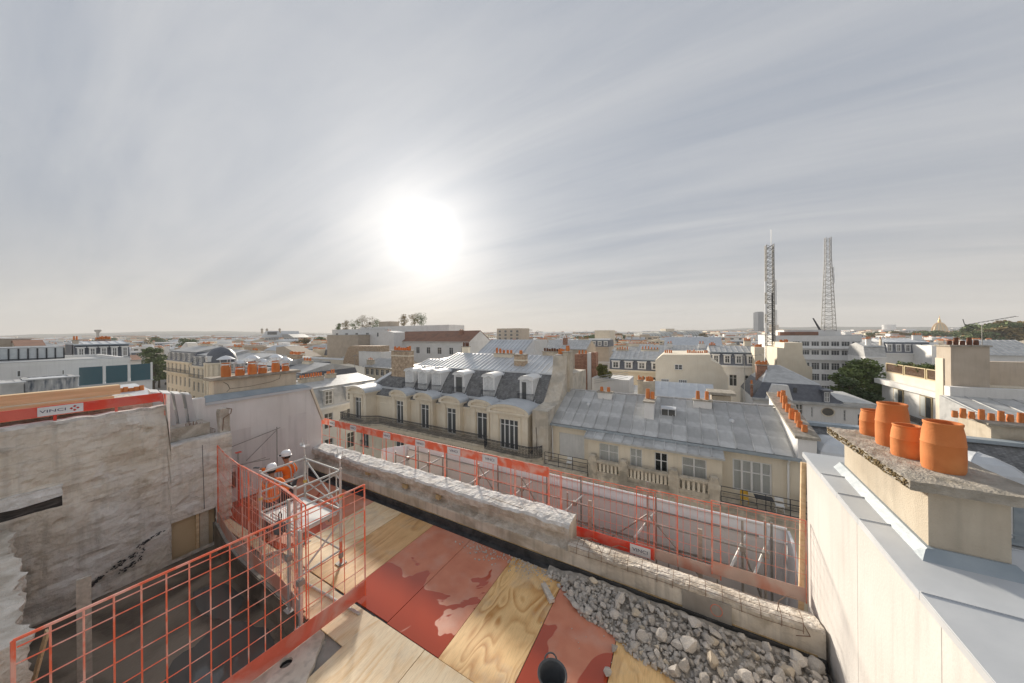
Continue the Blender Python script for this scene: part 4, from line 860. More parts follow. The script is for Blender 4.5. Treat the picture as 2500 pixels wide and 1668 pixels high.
def hand(parent, wrist, d, up, side, curl, m):
    """glove with a palm and five bent fingers; d = pointing direction, up = back of hand"""
    d = Vector(d).normalized(); up = (Vector(up)-d*Vector(up).dot(d)).normalized(); s = d.cross(up)*side; W = Vector(wrist)
    V = {'w': (*W, .030, .024), 'p': (*(W+d*.05), .040, .020), 'k': (*(W+d*.085), .038, .016)}; E_ = [('w', 'p'), ('p', 'k')]
    for i, (off, ln) in enumerate(((-.032, .072), (-.011, .082), (.011, .077), (.031, .06))):
        b = W+d*.088+s*off; a1 = curl*.5; a2 = curl*1.1; p1 = b+(d*math.cos(a1)-up*math.sin(a1))*ln*.5; p2 = p1+(d*math.cos(a2)-up*math.sin(a2))*ln*.5
        V['f%d' % i] = (*b, .0105); V['g%d' % i] = (*p1, .0100); V['h%d' % i] = (*p2, .0085); E_ += [('k', 'f%d' % i), ('f%d' % i, 'g%d' % i), ('g%d' % i, 'h%d' % i)]
    t0 = W+d*.028-s*.036; t1 = t0+d*.032-s*.022-up*.01; t2 = t1+d*.034-s*.004-up*.012
    V.update({'t0': (*t0, .013), 't1': (*t1, .0115), 't2': (*t2, .0095)}); E_ += [('p', 't0'), ('t0', 't1'), ('t1', 't2')]
    return skin_obj('glove', V, E_, 'p', m, parent, 1)
def person(label, loc, rz, J, gl, look=0.):
    o = thing('person', label, 'person', loc, rz)
    J = dict(J); Z0 = J.pop('dz', 0)
    V = {'pel': (0, 0, .95, .145, .105), 'sp': (J['lean'][0]*.35, J['lean'][1]*.35, 1.13, .135, .10), 'ch': (J['lean'][0]*.8, J['lean'][1]*.8, 1.34, .165, .11), 'nb': (J['lean'][0], J['lean'][1], 1.475, .075, .065), 'nk': (J['lean'][0], J['lean'][1]+.015, 1.535, .055),
         'h1': (J['lean'][0], J['lean'][1]+.035, 1.60, .078, .088), 'h2': (J['lean'][0], J['lean'][1]+.03, 1.68, .082, .095), 'h3': (J['lean'][0], J['lean'][1]+.025, 1.745, .065, .075)}
    E_ = [('pel', 'sp'), ('sp', 'ch'), ('ch', 'nb'), ('nb', 'nk'), ('nk', 'h1'), ('h1', 'h2'), ('h2', 'h3')]
    for s, q in ((1, 'r'), (-1, 'l')):
        sh = (J['lean'][0]+.185*s, J['lean'][1]*.95, 1.41); el, wr = J[q+'el'], J[q+'wr']; kn, an = J[q+'kn'], J[q+'an']
        V.update({q+'sh': (*sh, .062), q+'el': (*el, .047), q+'wr': (*wr, .032), q+'hi': (.095*s, 0, .88, .092), q+'kn': (*kn, .062), q+'an': (*an, .042), q+'he': (an[0], an[1]-.02, .05, .045), q+'to': (an[0]+.02*s, an[1]+.17, .035, .036)})
        E_ += [('ch', q+'sh'), (q+'sh', q+'el'), (q+'el', q+'wr'), ('pel', q+'hi'), (q+'hi', q+'kn'), (q+'kn', q+'an'), (q+'an', q+'he'), (q+'he', q+'to')]
    skin_obj('body', V, E_, 'pel', m_skin, o)
    # clothes follow the body, a little wider, ending at neck, cuffs, hem and ankles
    def grow(keys, g): return {k: (V[k][0], V[k][1], V[k][2], *[r+g for r in V[k][3:]]) for k in keys}
    K = ['pel', 'sp', 'ch', 'nb', 'rsh', 'rel', 'lsh', 'lel']; C = grow(K, .022); C['nb'] = (V['nb'][0], V['nb'][1], 1.49, .082, .075); C['hem'] = (0, 0, .86, .178, .135)
    for q in 'rl':
        a, b = Vector(V[q+'el'][:3]), Vector(V[q+'wr'][:3]); c = a+(b-a)*.82; C[q+'cf'] = (*c, .05)
    jk = skin_obj('jacket', C, [('hem', 'pel'), ('pel', 'sp'), ('sp', 'ch'), ('ch', 'nb'), ('ch', 'rsh'), ('rsh', 'rel'), ('rel', 'rcf'), ('ch', 'lsh'), ('lsh', 'lel'), ('lel', 'lcf')], 'pel', m_hiviz, o)
    T = grow(['rhi', 'rkn', 'ran', 'lhi', 'lkn', 'lan'], .022); T['pel'] = (0, 0, .93, .165, .125)
    skin_obj('trousers', T, [('pel', 'rhi'), ('rhi', 'rkn'), ('rkn', 'ran'), ('pel', 'lhi'), ('lhi', 'lkn'), ('lkn', 'lan')], 'pel', m_trous, o)
    for q in 'rl':
        S_ = grow([q+'an', q+'he', q+'to'], .014); skin_obj('boot', S_, [(q+'an', q+'he'), (q+'he', q+'to')], q+'he', m_rubber, o, 1)
    lx, ly = J['lean']
    for z, rx, ry in ((1.05, .172, .132),):
        b = MB(); b.lathe([(1, -.022), (1.02, 0), (1, .022)], 28); me = b.mesh('reflective_band', m_refl, True)
        for v in me.vertices: v.co.x = v.co.x*rx+lx*.3; v.co.y = v.co.y*ry+ly*.3; v.co.z += z
        link('reflective_band', me, o)
    for s in (-1, 1):
        b = MB(); pr = []
        for z, yy in ((1.12, .142), (1.25, .145), (1.36, .135), (1.43, .10)): pr.append((s*.085+lx*(z-.95)*1.6, yy+ly*(z-.95)*1.6, z))
        for z, yy in ((1.43, -.09), (1.34, -.138), (1.2, -.147), (1.1, -.142)): pr.append((s*.085+lx*(z-.95)*1.6, yy+ly*(z-.95)*1.6, z))
        b.path(pr, .017, 6); b.build('reflective_band', m_refl, o)
    # face, ears, hair and helmet
    hx, hy, hz = V['h2'][:3]; fc = MB()
    fc.tube((hx, hy+.088, hz-.005), (hx, hy+.118, hz-.035), .012, 6, .017); fc.build('nose', m_skin, o, True)
    for s in (-1, 1):
        MB().lathe([(0, -.008), (.008, 0), (0, .008)], 8, (hx+s*.032, hy+.093)).build('eye', m_hair, o, True, loc=(0, 0, hz+.012))
        e = MB(); e.lathe([(0, -.03), (.016, -.01), (.018, .012), (0, .032)], 8, (hx+s*.086, hy)); e.build('ear', m_skin, o, True, loc=(0, 0, hz-.005))
    MB().box(hx-.025, hx+.025, hy+.088, hy+.097, hz-.068, hz-.058).build('mouth', mat('lips', (.22, .08, .06), None, 9, .5, 0), o)
    hr = MB(); hr.lathe([(.089, -.05), (.094, .0), (.09, .04)], 20); me = hr.mesh('hair', m_hair, True)
    for v in me.vertices: v.co.y = v.co.y*1.12-.012+hy; v.co.x += hx; v.co.z += hz; v.co.y = min(v.co.y, hy+.045)
    link('hair', me, o)
    hm = MB(); hm.lathe([(.125, .028), (.128, .034), (.115, .04), (.116, .07), (.108, .115), (.085, .150), (.045, .170), (0, .175)], 28); me = hm.mesh('helmet', m_helm, True)
    for v in me.vertices: v.co.y = v.co.y*1.16+hy; v.co.x += hx; v.co.z += hz
    link('helmet', me, o)
    MB().box(hx-.07, hx+.07, hy+.12, hy+.185, hz+.028, hz+.036).build('helmet_peak', m_helm, o)
    MB().box(hx-.14, hx-.128, hy+.05, hy+.10, hz+.05, hz+.09).build('helmet_badge', m_iron, o)
    for q, s in (('r', 1), ('l', -1)):
        a, b = Vector(V[q+'el'][:3]), Vector(V[q+'wr'][:3]); hand(o, b+(b-a).normalized()*.01, gl[q][0], gl[q][1], s, gl[q][2], m_rubber)
    return o
person('worker in orange jacket and white helmet stretching out a gloved hand', (-10.05, 4.60, .003), math.radians(124),
       dict(lean=(0, .03), rel=(.27, -.06, 1.15), rwr=(.24, .14, 1.02), lel=(-.27, .30, 1.36), lwr=(-.28, .58, 1.47), rkn=(.11, .03, .50), lkn=(-.11, .05, .50), ran=(.12, -.03, .10), lan=(-.12, .04, .10)),
       dict(r=((0, .6, -.8), (1, 0, 0), .9), l=((0, 1, .2), (0, -.2, 1), .25)))
person('worker in orange jacket seen from behind beside the mobile tower', (-9.25, 3.86, .003), math.radians(58),
       dict(lean=(-.03, .12), rel=(.31, .0, 1.14), rwr=(.28, .26, 1.08), lel=(-.27, .15, 1.14), lwr=(-.16, .36, 1.06), rkn=(.13, .06, .50), lkn=(-.12, .04, .50), ran=(.15, -.02, .10), lan=(-.13, .0, .10)),
       dict(r=((-.2, .9, -.2), (0, 0, 1), .8), l=((.3, .9, -.2), (0, 0, 1), .8)))
# ------------------------------------------------------------------ building kit (local frame: facade along +x at y=0, facing -y)
def holed(mb, x0, x1, z0, z1, y, holes, rev=.22, m=0):
    xs = sorted({x0, x1, *[min(max(h[i], x0), x1) for h in holes for i in (0, 1)]}); zs = sorted({z0, z1, *[min(max(h[i], z0), z1) for h in holes for i in (2, 3)]})
    for a, b in zip(xs[:-1], xs[1:]):
        for c, d in zip(zs[:-1], zs[1:]):
            mx_, mz = (a+b)/2, (c+d)/2
            if any(h[0] < mx_ < h[1] and h[2] < mz < h[3] for h in holes): continue
            mb.quad((a, y, c), (b, y, c), (b, y, d), (a, y, d), m)
    for h in holes:
        a, b, c, d = h[:4]; mb.quad((a, y, c), (a, y+rev, c), (a, y+rev, d), (a, y, d), m); mb.quad((b, y, c), (b, y, d), (b, y+rev, d), (b, y+rev, c), m)
        mb.quad((a, y, d), (a, y+rev, d), (b, y+rev, d), (b, y, d), m); mb.quad((a, y, c), (b, y, c), (b, y+rev, c), (a, y+rev, c), m)
    return mb
WC = {}
def window(parent, x0, x1, z0, z1, y, cols=2, rows=1, transom=None, frame=m_paint, glass=m_glass, fr=.06, curtain=None, rev=.14, sill=True, split=True):
    w, h = round(x1-x0, 2), round(z1-z0, 2); key = (w, h, cols, rows, transom, frame.name, glass.name, fr)
    if key not in WC:
        f = MB(); f.box(0, w, 0, .06, 0, fr).box(0, w, 0, .06, h-fr, h).box(0, fr, .001, .059, fr, h-fr).box(w-fr, w, .001, .059, fr, h-fr)
        for i in range(1, cols): c = w*i/cols; f.box(c-fr*.6, c+fr*.6, -.004, .056, fr, h-fr)
        zz = [h*transom] if transom else [h*j/rows for j in range(1, rows)]
        for q in zz: f.box(fr, w-fr, .006, .05, q-fr*.35, q+fr*.35)
        p = MB().box(fr*.5, w-fr*.5, .028, .034, fr*.5, h-fr*.5)
        WC[key] = (f.mesh('window', frame), p.mesh('pane', glass))
    a, b = WC[key]; o = link('window', a, parent, (x0, y+rev, z0)); link('pane', b, o)
    if curtain: c = MB().box(.03, w-.03, .062, .075, .03, h-.03); c.build('curtain', curtain, o)
    return o
def pots(parent, x0, x1, y, z, n, r=.11, h=.45, m=None, joined=False, sd=0):
    rr = random.Random(sd+n); ms = [pot_mesh(r, h, m), pot_mesh(r, h*.72, m), pot_mesh(r*.9, h*1.15, m)]
    for i in range(n): link('chimney_pot', ms[rr.choice((0, 0, 1, 2))], parent, (x0+(x1-x0)*(i+.5)/n+rr.uniform(-.03, .03), y+rr.uniform(-.04, .04), z))
PM = {}
def pot_mesh(r, h, m=None):
    m = m or m_pot; k = (round(r, 3), round(h, 3), m.name)
    if k not in PM:
        p = MB(); p.lathe([(r*.95, 0), (r*1.05, h*.3), (r*.9, h*.92), (r*.95, h), (r*.75, h), (r*.7, h*.6), (0, h*.6)], 10); PM[k] = p.mesh('chimney_pot', m, True)
    return PM[k]
def chimney(parent, x0, x1, y0, y1, z0, z1, n=4, m=m_lime, potm=None, capm=m_slabc, r=.11, h=.45, along_y=False, band=None):
    c = bx('chimney', parent, m, x0, x1, y0, y1, z0, z1-.1); MB().box(x0-.08, x1+.08, y0-.08, y1+.08, z1-.1, z1).build('chimney_cap', capm, c)
    if band: MB().box(x0-.03, x1+.03, y0-.03, y1+.03, z1-.75, z1-.6).build('band_course', band, c)
    rr = random.Random(n*7+int(x0*10)); ms = [pot_mesh(r, h, potm), pot_mesh(r, h*.72, potm), pot_mesh(r*.92, h*1.18, potm)]
    for i in range(n):
        t = (i+.5)/n
        p = ((x0+x1)/2+rr.uniform(-.03, .03), y0+(y1-y0)*t, z1) if along_y else (x0+(x1-x0)*t, (y0+y1)/2+rr.uniform(-.05, .05), z1)
        link('chimney_pot', rr.choice(ms), c, p)
    return c
def zinc_slope(parent, x0, x1, ya, za, yb, zb, n, rows=1, m=m_zinc, name='zinc_panel', trim=None, seam=.075):
    """standing seam sheets, each its own piece, on a slope from (ya,za) up to (yb,zb)"""
    w = (x1-x0)/n; L_ = math.hypot(yb-ya, zb-za); uy, uz = (yb-ya)/L_, (zb-za)/L_; nx, nyy = -uz, uy  # normal (y,z) = (-uz, uy)
    meshes = {}
    for i in range(n):
        for j in range(rows):
            s0, s1 = L_*j/rows, L_*(j+1)/rows; xa = x0+w*i
            if trim and not trim(xa+w/2, (s0+s1)/2/L_): continue
            if j not in meshes:
                q = MB(); l0, l1 = 0, s1-s0-(.02 if j < rows-1 else 0); up = .012*(rows-j)
                def P(x, s, t): return (x, s*uy+(t+up)*nx*1.0, s*uz+(t+up)*nyy)
                q.hexa([P(.02, l0, -.02), P(w-.02, l0, -.02), P(w-.02, l1, -.02), P(.02, l1, -.02), P(.02, l0, 0), P(w-.02, l0, 0), P(w-.02, l1, 0), P(.02, l1, 0)])
                q.hexa([P(-.035, l0, -.02), P(.035, l0, -.02), P(.035, l1, -.02), P(-.035, l1, -.02), P(-.03, l0, seam), P(.03, l0, seam), P(.03, l1, seam), P(-.03, l1, seam)])
                meshes[j] = q.mesh(name, m)
            link(name, meshes[j], parent, (xa, ya+s0*uy, za+s0*uz))
def iron_rail(parent, pts, z0, h=.95, step=.12, r=.008, scroll=True, name='balcony_rail', m=None):
    f, Ln = along(pts); k = max(1, int(Ln/step)); mb = MB(); n2 = max(1, int(Ln/.4)); P = [f(Ln*i/n2) for i in range(n2+1)]
    for z, rr in ((h, .03), (h-.12, .016), (.18, .016), (.06, .022)): mb.path([(x, y, z0+z) for x, y in P], rr, 5)
    for i in range(k+1):
        x, y = f(Ln*i/k); mb.tube((x, y, z0+.06), (x, y, z0+h), r, 4)
        if scroll and i < k:
            x2, y2 = f(Ln*(i+.5)/k)
            for q in range(8):
                t, t2 = 2*math.pi*q/8, 2*math.pi*(q+1)/8; e = step*.42; dx, dy = (x2-x), (y2-y); l = math.hypot(dx, dy)+1e-9; dx, dy = dx/l, dy/l
                for zc, ez in ((z0+h-.06, .05), (z0+.36, .13), (z0+.64, .09)):
                    mb.tube((x2+dx*e*math.cos(t), y2+dy*e*math.cos(t), zc+ez*math.sin(t)), (x2+dx*e*math.cos(t2), y2+dy*e*math.cos(t2), zc+ez*math.sin(t2)), .015, 3, cap=False)
    return mb.build(name, m or m_iron, parent)

# ------------------------------------------------------------------ stone building with lucarnes across the street
def mansard():
    o = thing('stone_apartment_house', 'pale stone apartment house with six arched stone dormers and iron balcony', 'building', (-37.4, 24., -20)); OX, OY, OZ = -37.4, 24., -20
    X = lambda v: v-OX; Y = lambda v: v-OY; Z = lambda v: v-OZ
    luc = [(-35.5, 1.35, 24.0, 3.2), (-29.1, 1.3, 24.95, 2.45), (-25.1, 1.3, 24.95, 2.45), (-21.3, 1.3, 24.95, 2.45), (-17.4, 1.3, 24.95, 2.45), (-13.8, 1.95, 24.05, 3.9)]
    # lower facade down to the street
    holes = []
    for c, w, _, _ in luc:
        for zt in (-6.7, -10.4, -14.0): holes.append((X(c-w*.55), X(c+w*.55), Z(zt-2.5), Z(zt)))
    wl = holed(MB(), X(-37.2), X(-11.4), 0, Z(-5.7), Y(24.95), holes); wl.quad((X(-37.2), Y(24.95), 0), (X(-37.2), Y(37), 0), (X(-37.2), Y(37), Z(-1.7)), (X(-37.2), Y(24.95), Z(-1.7))); wl.quad((X(-11.4), Y(24.95), 0), (X(-11.4), Y(37), 0), (X(-11.4), Y(37), Z(-5.7)), (X(-11.4), Y(24.95), Z(-5.7))); wl.build('facade', m_stone, o)
    for h in holes:
        window(o, *h, Y(24.95), 2, transom=.72); q = iron_rail(o, [(h[0]-.1, Y(24.95)-.1), (h[1]+.1, Y(24.95)-.1)], h[2], .8, .14, .008, False, 'window_rail')
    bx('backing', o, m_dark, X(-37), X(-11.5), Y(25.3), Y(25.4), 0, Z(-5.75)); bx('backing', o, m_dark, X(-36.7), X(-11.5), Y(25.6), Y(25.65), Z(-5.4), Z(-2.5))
    # balcony slab, cornice and dentils
    ph = [(X(-37.6), Y(22.9)), (X(-33.2), Y(22.9)), (X(-32.2), Y(23.4)), (X(-31.4), Y(23.9)), (X(-16.2), Y(23.9)), (X(-16.0), Y(23.2)), (X(-11.2), Y(23.1)), (X(-10.4), Y(23.8)), (X(-10.3), Y(25.6)), (X(-37.6), Y(25.6))]
    MB().prism(ph, Z(-5.62), Z(-5.42), 'z').build('balcony_slab', m_stoned, o)
    MB().prism([(a, b+.25 if b < Y(25) else b) for a, b in ph], Z(-6.05), Z(-5.63), 'z').build('cornice', m_stone, o)
    d = MB()
    for i in range(92): x = X(-37.2)+.28*i; d.box(x, x+.16, Y(24.2), Y(24.94), Z(-6.3), Z(-6.07))
    d.build('dentils', m_stone, o)
    for i in range(27):
        x = X(-37.0)+.96*i; MB().prism([(Y(24.94), Z(-6.9)), (Y(24.6), Z(-6.85)), (Y(24.3), Z(-6.5)), (Y(24.25), Z(-6.32)), (Y(24.94), Z(-6.32))], x, x+.2, 'x').build('bracket', m_stone, o)
    iron_rail(o, [(X(-37.5), Y(25.4)), (X(-37.5), Y(23.0)), (X(-33.3), Y(23.0)), (X(-32.3), Y(23.5)), (X(-31.5), Y(24.0)), (X(-16.1), Y(24.0)), (X(-15.95), Y(23.3)), (X(-11.3), Y(23.2)), (X(-10.5), Y(23.9)), (X(-10.4), Y(25.4))], Z(-5.42), .95, .14, .016)
    # set-back wall between the lucarnes
    mw = holed(MB(), X(-36.8), X(-11.4), Z(-5.42), Z(-2.5), Y(25.55), []); mw.build('attic_wall', m_stone, o)
    MB().box(X(-36.8), X(-11.4), Y(25.4), Y(25.75), Z(-2.62), Z(-2.44)).build('attic_cornice', m_stone, o)
    for a, b in ((-33.4, -30.5), (-27.7, -26.5), (-23.7, -22.7), (-19.9, -18.8), (-16.0, -15.9)):
        if b-a > .4: bx('wall_panel', o, m_cream, X(a+.2), X(b-.2), Y(25.50), Y(25.56), Z(-4.9), Z(-3.3))
    MB().hexa([(X(-36.9), Y(25.5), Z(-2.44)), (X(-11.4), Y(25.5), Z(-2.44)), (X(-11.4), Y(26.4), Z(-1.76)), (X(-36.9), Y(26.4), Z(-1.76)), (X(-36.9), Y(25.48), Z(-2.40)), (X(-11.4), Y(25.48), Z(-2.40)), (X(-11.4), Y(26.3), Z(-1.66)), (X(-36.9), Y(26.3), Z(-1.66))]).build('lower_slate', m_slate, o)
    MB().box(X(-37), X(-11.4), Y(26.25), Y(26.75), Z(-1.80), Z(-1.58)).box(X(-37), X(-11.4), Y(26.2), Y(26.28), Z(-1.58), Z(-1.46)).build('gutter', m_zincl, o)
    # stone lucarnes with arched pediments
    for i, (c, w, yf, full) in enumerate(luc):
        hw = full/2; l = MB(); z0, z1 = Z(-5.42), Z(-1.95); wt = Z(-2.64); yb = Y(26.5); yl = Y(yf)
        holed(l, X(c)-hw, X(c)+hw, z0, z1, yl, [(X(c)-w/2, X(c)+w/2, Z(-5.36), wt)], .3)
        for s in (-1, 1): xx = X(c)+s*hw; l.quad((xx, yl, z0), (xx, yb, z0), (xx, yb, z1), (xx, yl, z1))
        for s in (-1, 1): l.box(X(c)+s*(w/2+.20)-.13, X(c)+s*(w/2+.20)+.13, yl-.07, yl+.01, z0, z1-.35)
        l.box(X(c)-w*.4, X(c)+w*.4, yl-.05, yl+.01, wt+.25, wt+.5); l.box(X(c)-hw-.08, X(c)+hw+.08, yl-.12, yl+.3, z1-.3, z1-.14).box(X(c)-hw-.22, X(c)+hw+.22, yl-.26, yb, z1-.14, z1+.03)
        o2 = l.build('lucarne', m_stone, o)
        rise = .62 if full < 3 else .70; n = 14; arc = [(X(c)-(hw+.24)*math.cos(math.pi*k/n), z1+.03+rise*math.sin(math.pi*k/n)) for k in range(n+1)]; inn = [(X(c)-(hw-.12)*math.cos(math.pi*k/n), z1+.03+(rise-.22)*math.sin(math.pi*k/n)) for k in range(n+1)]
        a = MB()
        for k in range(n):
            for p, q, r_, s_, ya, yb_ in ((arc[k], arc[k+1], inn[k+1], inn[k], yl-.26, yl+.3),): a.hexa([(p[0], ya, p[1]), (q[0], ya, q[1]), (q[0], yb_, q[1]), (p[0], yb_, p[1]), (s_[0], ya, s_[1]), (r_[0], ya, r_[1]), (r_[0], yb_, r_[1]), (s_[0], yb_, s_[1])])
        a.poly([(p[0], yl-.06, p[1]) for p in inn]); a.build('pediment', m_stone, o2)
        rf = MB()
        for k in range(n): p, q = arc[k], arc[k+1]; rf.hexa([(p[0], yl-.28, p[1]+.005), (q[0], yl-.28, q[1]+.005), (q[0], Y(26.45), q[1]+.005), (p[0], Y(26.45), p[1]+.005), (p[0], yl-.28, p[1]+.035), (q[0], yl-.28, q[1]+.035), (q[0], Y(26.45), q[1]+.035), (p[0], Y(26.45), p[1]+.035)])
        rf.build('barrel_roof', m_zincl, o2, True)
        window(o, X(c)-w/2, X(c)+w/2, Z(-5.36), wt, yl, 2 if w < 1.5 else 4, transom=.80, fr=.09, rev=.2)
    # upper slate slope
    sl = MB(); pf = [(26.62, -1.62), (27.15, -.75), (27.75, .0), (28.45, .72), (28.85, 1.04)]; xl = [-36.2, -35.0, -33.9, -32.6, -31.9]
    for k in range(4):
        (y0, z0), (y1, z1) = pf[k], pf[k+1]; sl.quad((X(xl[k]), Y(y0), Z(z0)), (X(-11.4), Y(y0), Z(z0)), (X(-11.4), Y(y1), Z(z1)), (X(xl[k+1]), Y(y1), Z(z1)))
        sl.quad((X(xl[k]), Y(y0), Z(z0)), (X(xl[k+1]), Y(y1), Z(z1)), (X(xl[k+1]), Y(36), Z(z1)), (X(xl[k]), Y(36), Z(z0)))
    sl.build('slate_slope', m_slate, o)
    hp = MB()
    for k in range(4): a, b = pf[k], pf[k+1]; hp.hexa([(X(xl[k])-.5, Y(a[0])-.05, Z(a[1])+.03), (X(xl[k])+.25, Y(a[0])-.05, Z(a[1])+.05), (X(xl[k])+.25, Y(a[0])+.1, Z(a[1])-.1), (X(xl[k])-.5, Y(a[0])+.4, Z(a[1])-.1), (X(xl[k+1])-.5, Y(b[0])-.05, Z(b[1])+.03), (X(xl[k+1])+.25, Y(b[0])-.05, Z(b[1])+.05), (X(xl[k+1])+.25, Y(b[0])+.1, Z(b[1])-.1), (X(xl[k+1])-.5, Y(b[0])+.4, Z(b[1])-.1)])
    hp.build('hip_flashing', m_zincl, o)
    # white attic dormers with little iron rails
    for c in (-29.4, -27.2, -25.0, -21.6, -17.7, -13.3):
        q = MB(); hw = .72; zb, zt = Z(-1.55), Z(.70); yf = Y(26.78)
        q.quad((X(c)-hw, yf, zb), (X(c)+hw, yf, zb), (X(c)+hw, yf, zt), (X(c)-hw, yf, zt))
        for s in (-1, 1): xx = X(c)+s*hw; q.poly([(xx, yf, zb), (xx, Y(28.6), Z(.85)), (xx, Y(28.7), zt), (xx, yf, zt)])
        n = 8; arc = [(X(c)-(hw+.12)*math.cos(math.pi*k/n), zt+.34*math.sin(math.pi*k/n)) for k in range(n+1)]
        q.poly([(p[0], yf-.06, p[1]) for p in arc])
        for k in range(n): q.quad((arc[k][0], yf-.12, arc[k][1]), (arc[k+1][0], yf-.12, arc[k+1][1]), (arc[k+1][0], Y(29.2), arc[k+1][1]), (arc[k][0], Y(29.2), arc[k][1]))
        q.box(X(c)-hw-.14, X(c)+hw+.14, yf-.12, yf+.2, zt-.09, zt); dm = q.build('attic_dormer', m_paint, o)
        sh = MB()
        for s in (-1, 1): sh.box(X(c)+s*.29-.26, X(c)+s*.29+.26, yf-.035, yf-.005, zb+.1, zt-.18)
        sh.build('shutter', mat('shutter_paint', (.70, .71, .71), None, 4, .5, 0), dm)
        if c in (-13.3, -21.6): bx('open_pane', dm, m_glass, X(c)-(.45 if c > -14 else .42), X(c)+(.0 if c > -14 else .42), yf-.055, yf-.04, zb+.3, zt-.3)
        fan = MB(); fan.prism([(X(c)-.35, zt-.12), (X(c)+.35, zt-.12), (X(c)+.18, zt+.02), (X(c)-.18, zt+.02)], yf-.075, yf-.04, 'y'); fan.build('fanlight', m_glass, dm)
        iron_rail(dm, [(X(c)-.8, Y(26.75)), (X(c)-.8, Y(26.35)), (X(c)+.8, Y(26.35)), (X(c)+.8, Y(26.75))], Z(-1.55), .85, .14, .011, False, 'window_rail')
        for s in (-1, 1): MB().hexa([(X(c)+s*.9-.05, Y(26.55), Z(-1.62)), (X(c)+s*.9+.05, Y(26.55), Z(-1.62)), (X(c)+s*.9+.05, Y(26.6), Z(-1.62)), (X(c)+s*.9-.05, Y(26.6), Z(-1.62)), (X(c)+s*.82-.05, Y(28.6), Z(.92)), (X(c)+s*.82+.05, Y(28.6), Z(.92)), (X(c)+s*.82+.05, Y(28.7), Z(.9)), (X(c)+s*.82-.05, Y(28.7), Z(.9))]).build('side_flashing', m_zincl, dm)
    # zinc terrace roof
    MB().box(X(-32), X(-11.4), Y(28.75), Y(29.0), Z(.98), Z(1.12)).build('ridge_flashing', m_zincl, o)
    zinc_slope(o, X(-32), X(-11.5), Y(28.9), Z(1.08), Y(33.5), Z(2.55), 34, 2, m_zincl, trim=lambda x, t: x > X(-32)+t*6.6)
    MB().hexa([(X(-32.2), Y(28.9), Z(.95)), (X(-11.5), Y(28.9), Z(.95)), (X(-11.5), Y(36), Z(.95)), (X(-32.2), Y(36), Z(.95)), (X(-32.1), Y(28.95), Z(1.02)), (X(-11.5), Y(28.95), Z(1.02)), (X(-11.5), Y(33.6), Z(2.46)), (X(-26), Y(33.6), Z(2.46))]).build('roof_deck', m_zincl, o)
    zinc_slope(o, X(-24.2), X(-17.6), Y(33.6), Z(2.3), Y(37.6), Z(4.3), 12, 1, m_zincl)
    MB().prism([(Y(33.6), Z(.9)), (Y(38), Z(.9)), (Y(38), Z(4.22)), (Y(37.6), Z(4.22)), (Y(33.6), Z(2.22))], X(-24.2), X(-17.6), 'x').build('rear_attic', m_zincl, o)
    chimney(o, X(-33.5), X(-30.3), Y(27.5), Y(28.4), Z(-2), Z(3.1), 8, m_brick, band=m_cream, r=.14, h=.5)
    chimney(o, X(-20.6), X(-18.0), Y(32.4), Y(33.0), Z(1.5), Z(2.75), 5, m_cream, r=.15, h=.55)
    chimney(o, X(-16.5), X(-15.2), Y(30.2), Y(31.0), Z(1), Z(2.85), 1, m_brick, band=m_cream, r=.2, h=.35)
    chimney(o, X(-14.4), X(-12.2), Y(33.4), Y(34.1), Z(1.5), Z(3.05), 7, m_lime, m_potd, r=.12, h=.35)
    chimney(o, X(-27.3), X(-26.3), Y(34.5), Y(35.1), Z(1.5), Z(3.4), 3, m_cream, m_potd, r=.14, h=.5)
    # party wall stepping down to the right
    pw = MB().prism([(Y(24.1), 0), (Y(36), 0), (Y(36), Z(.8)), (Y(31), Z(.9)), (Y(30.9), Z(2.9)), (Y(29.2), Z(2.9)), (Y(28.9), Z(1.2)), (Y(27.6), Z(-.4)), (Y(26.6), Z(-1.3)), (Y(24.1), Z(-1.5))], X(-11.4), X(-9.95), 'x'); pw.build('party_wall', mat('old_party_wall', (.56, .49, .39), (.64, .59, .51), 2, .95, .3, 14, (.40, .36, .30), .9, .7, streak=.3), o)
    chimney(o, X(-10.4), X(-9.7), Y(29.2), Y(30.2), Z(-1.5), Z(3.35), 1, m_lime, r=.2, h=.55)
    MB().box(X(-11.3), X(-10.5), Y(29.3), Y(30.8), Z(2.9), Z(3.0)).build('party_cap', m_zinc, o); pots(o, X(-11.2), X(-10.6), Y(30.2), Z(3.0), 3, .14, .5)
    MB().path([(X(-11.0), Y(23.9), Z(-5.4)), (X(-10.9), Y(23.9), Z(-3.9)), (X(-10.95), Y(23.85), Z(-2.9))], .03, 5).build('bare_shrub', m_bark, o)
mansard()

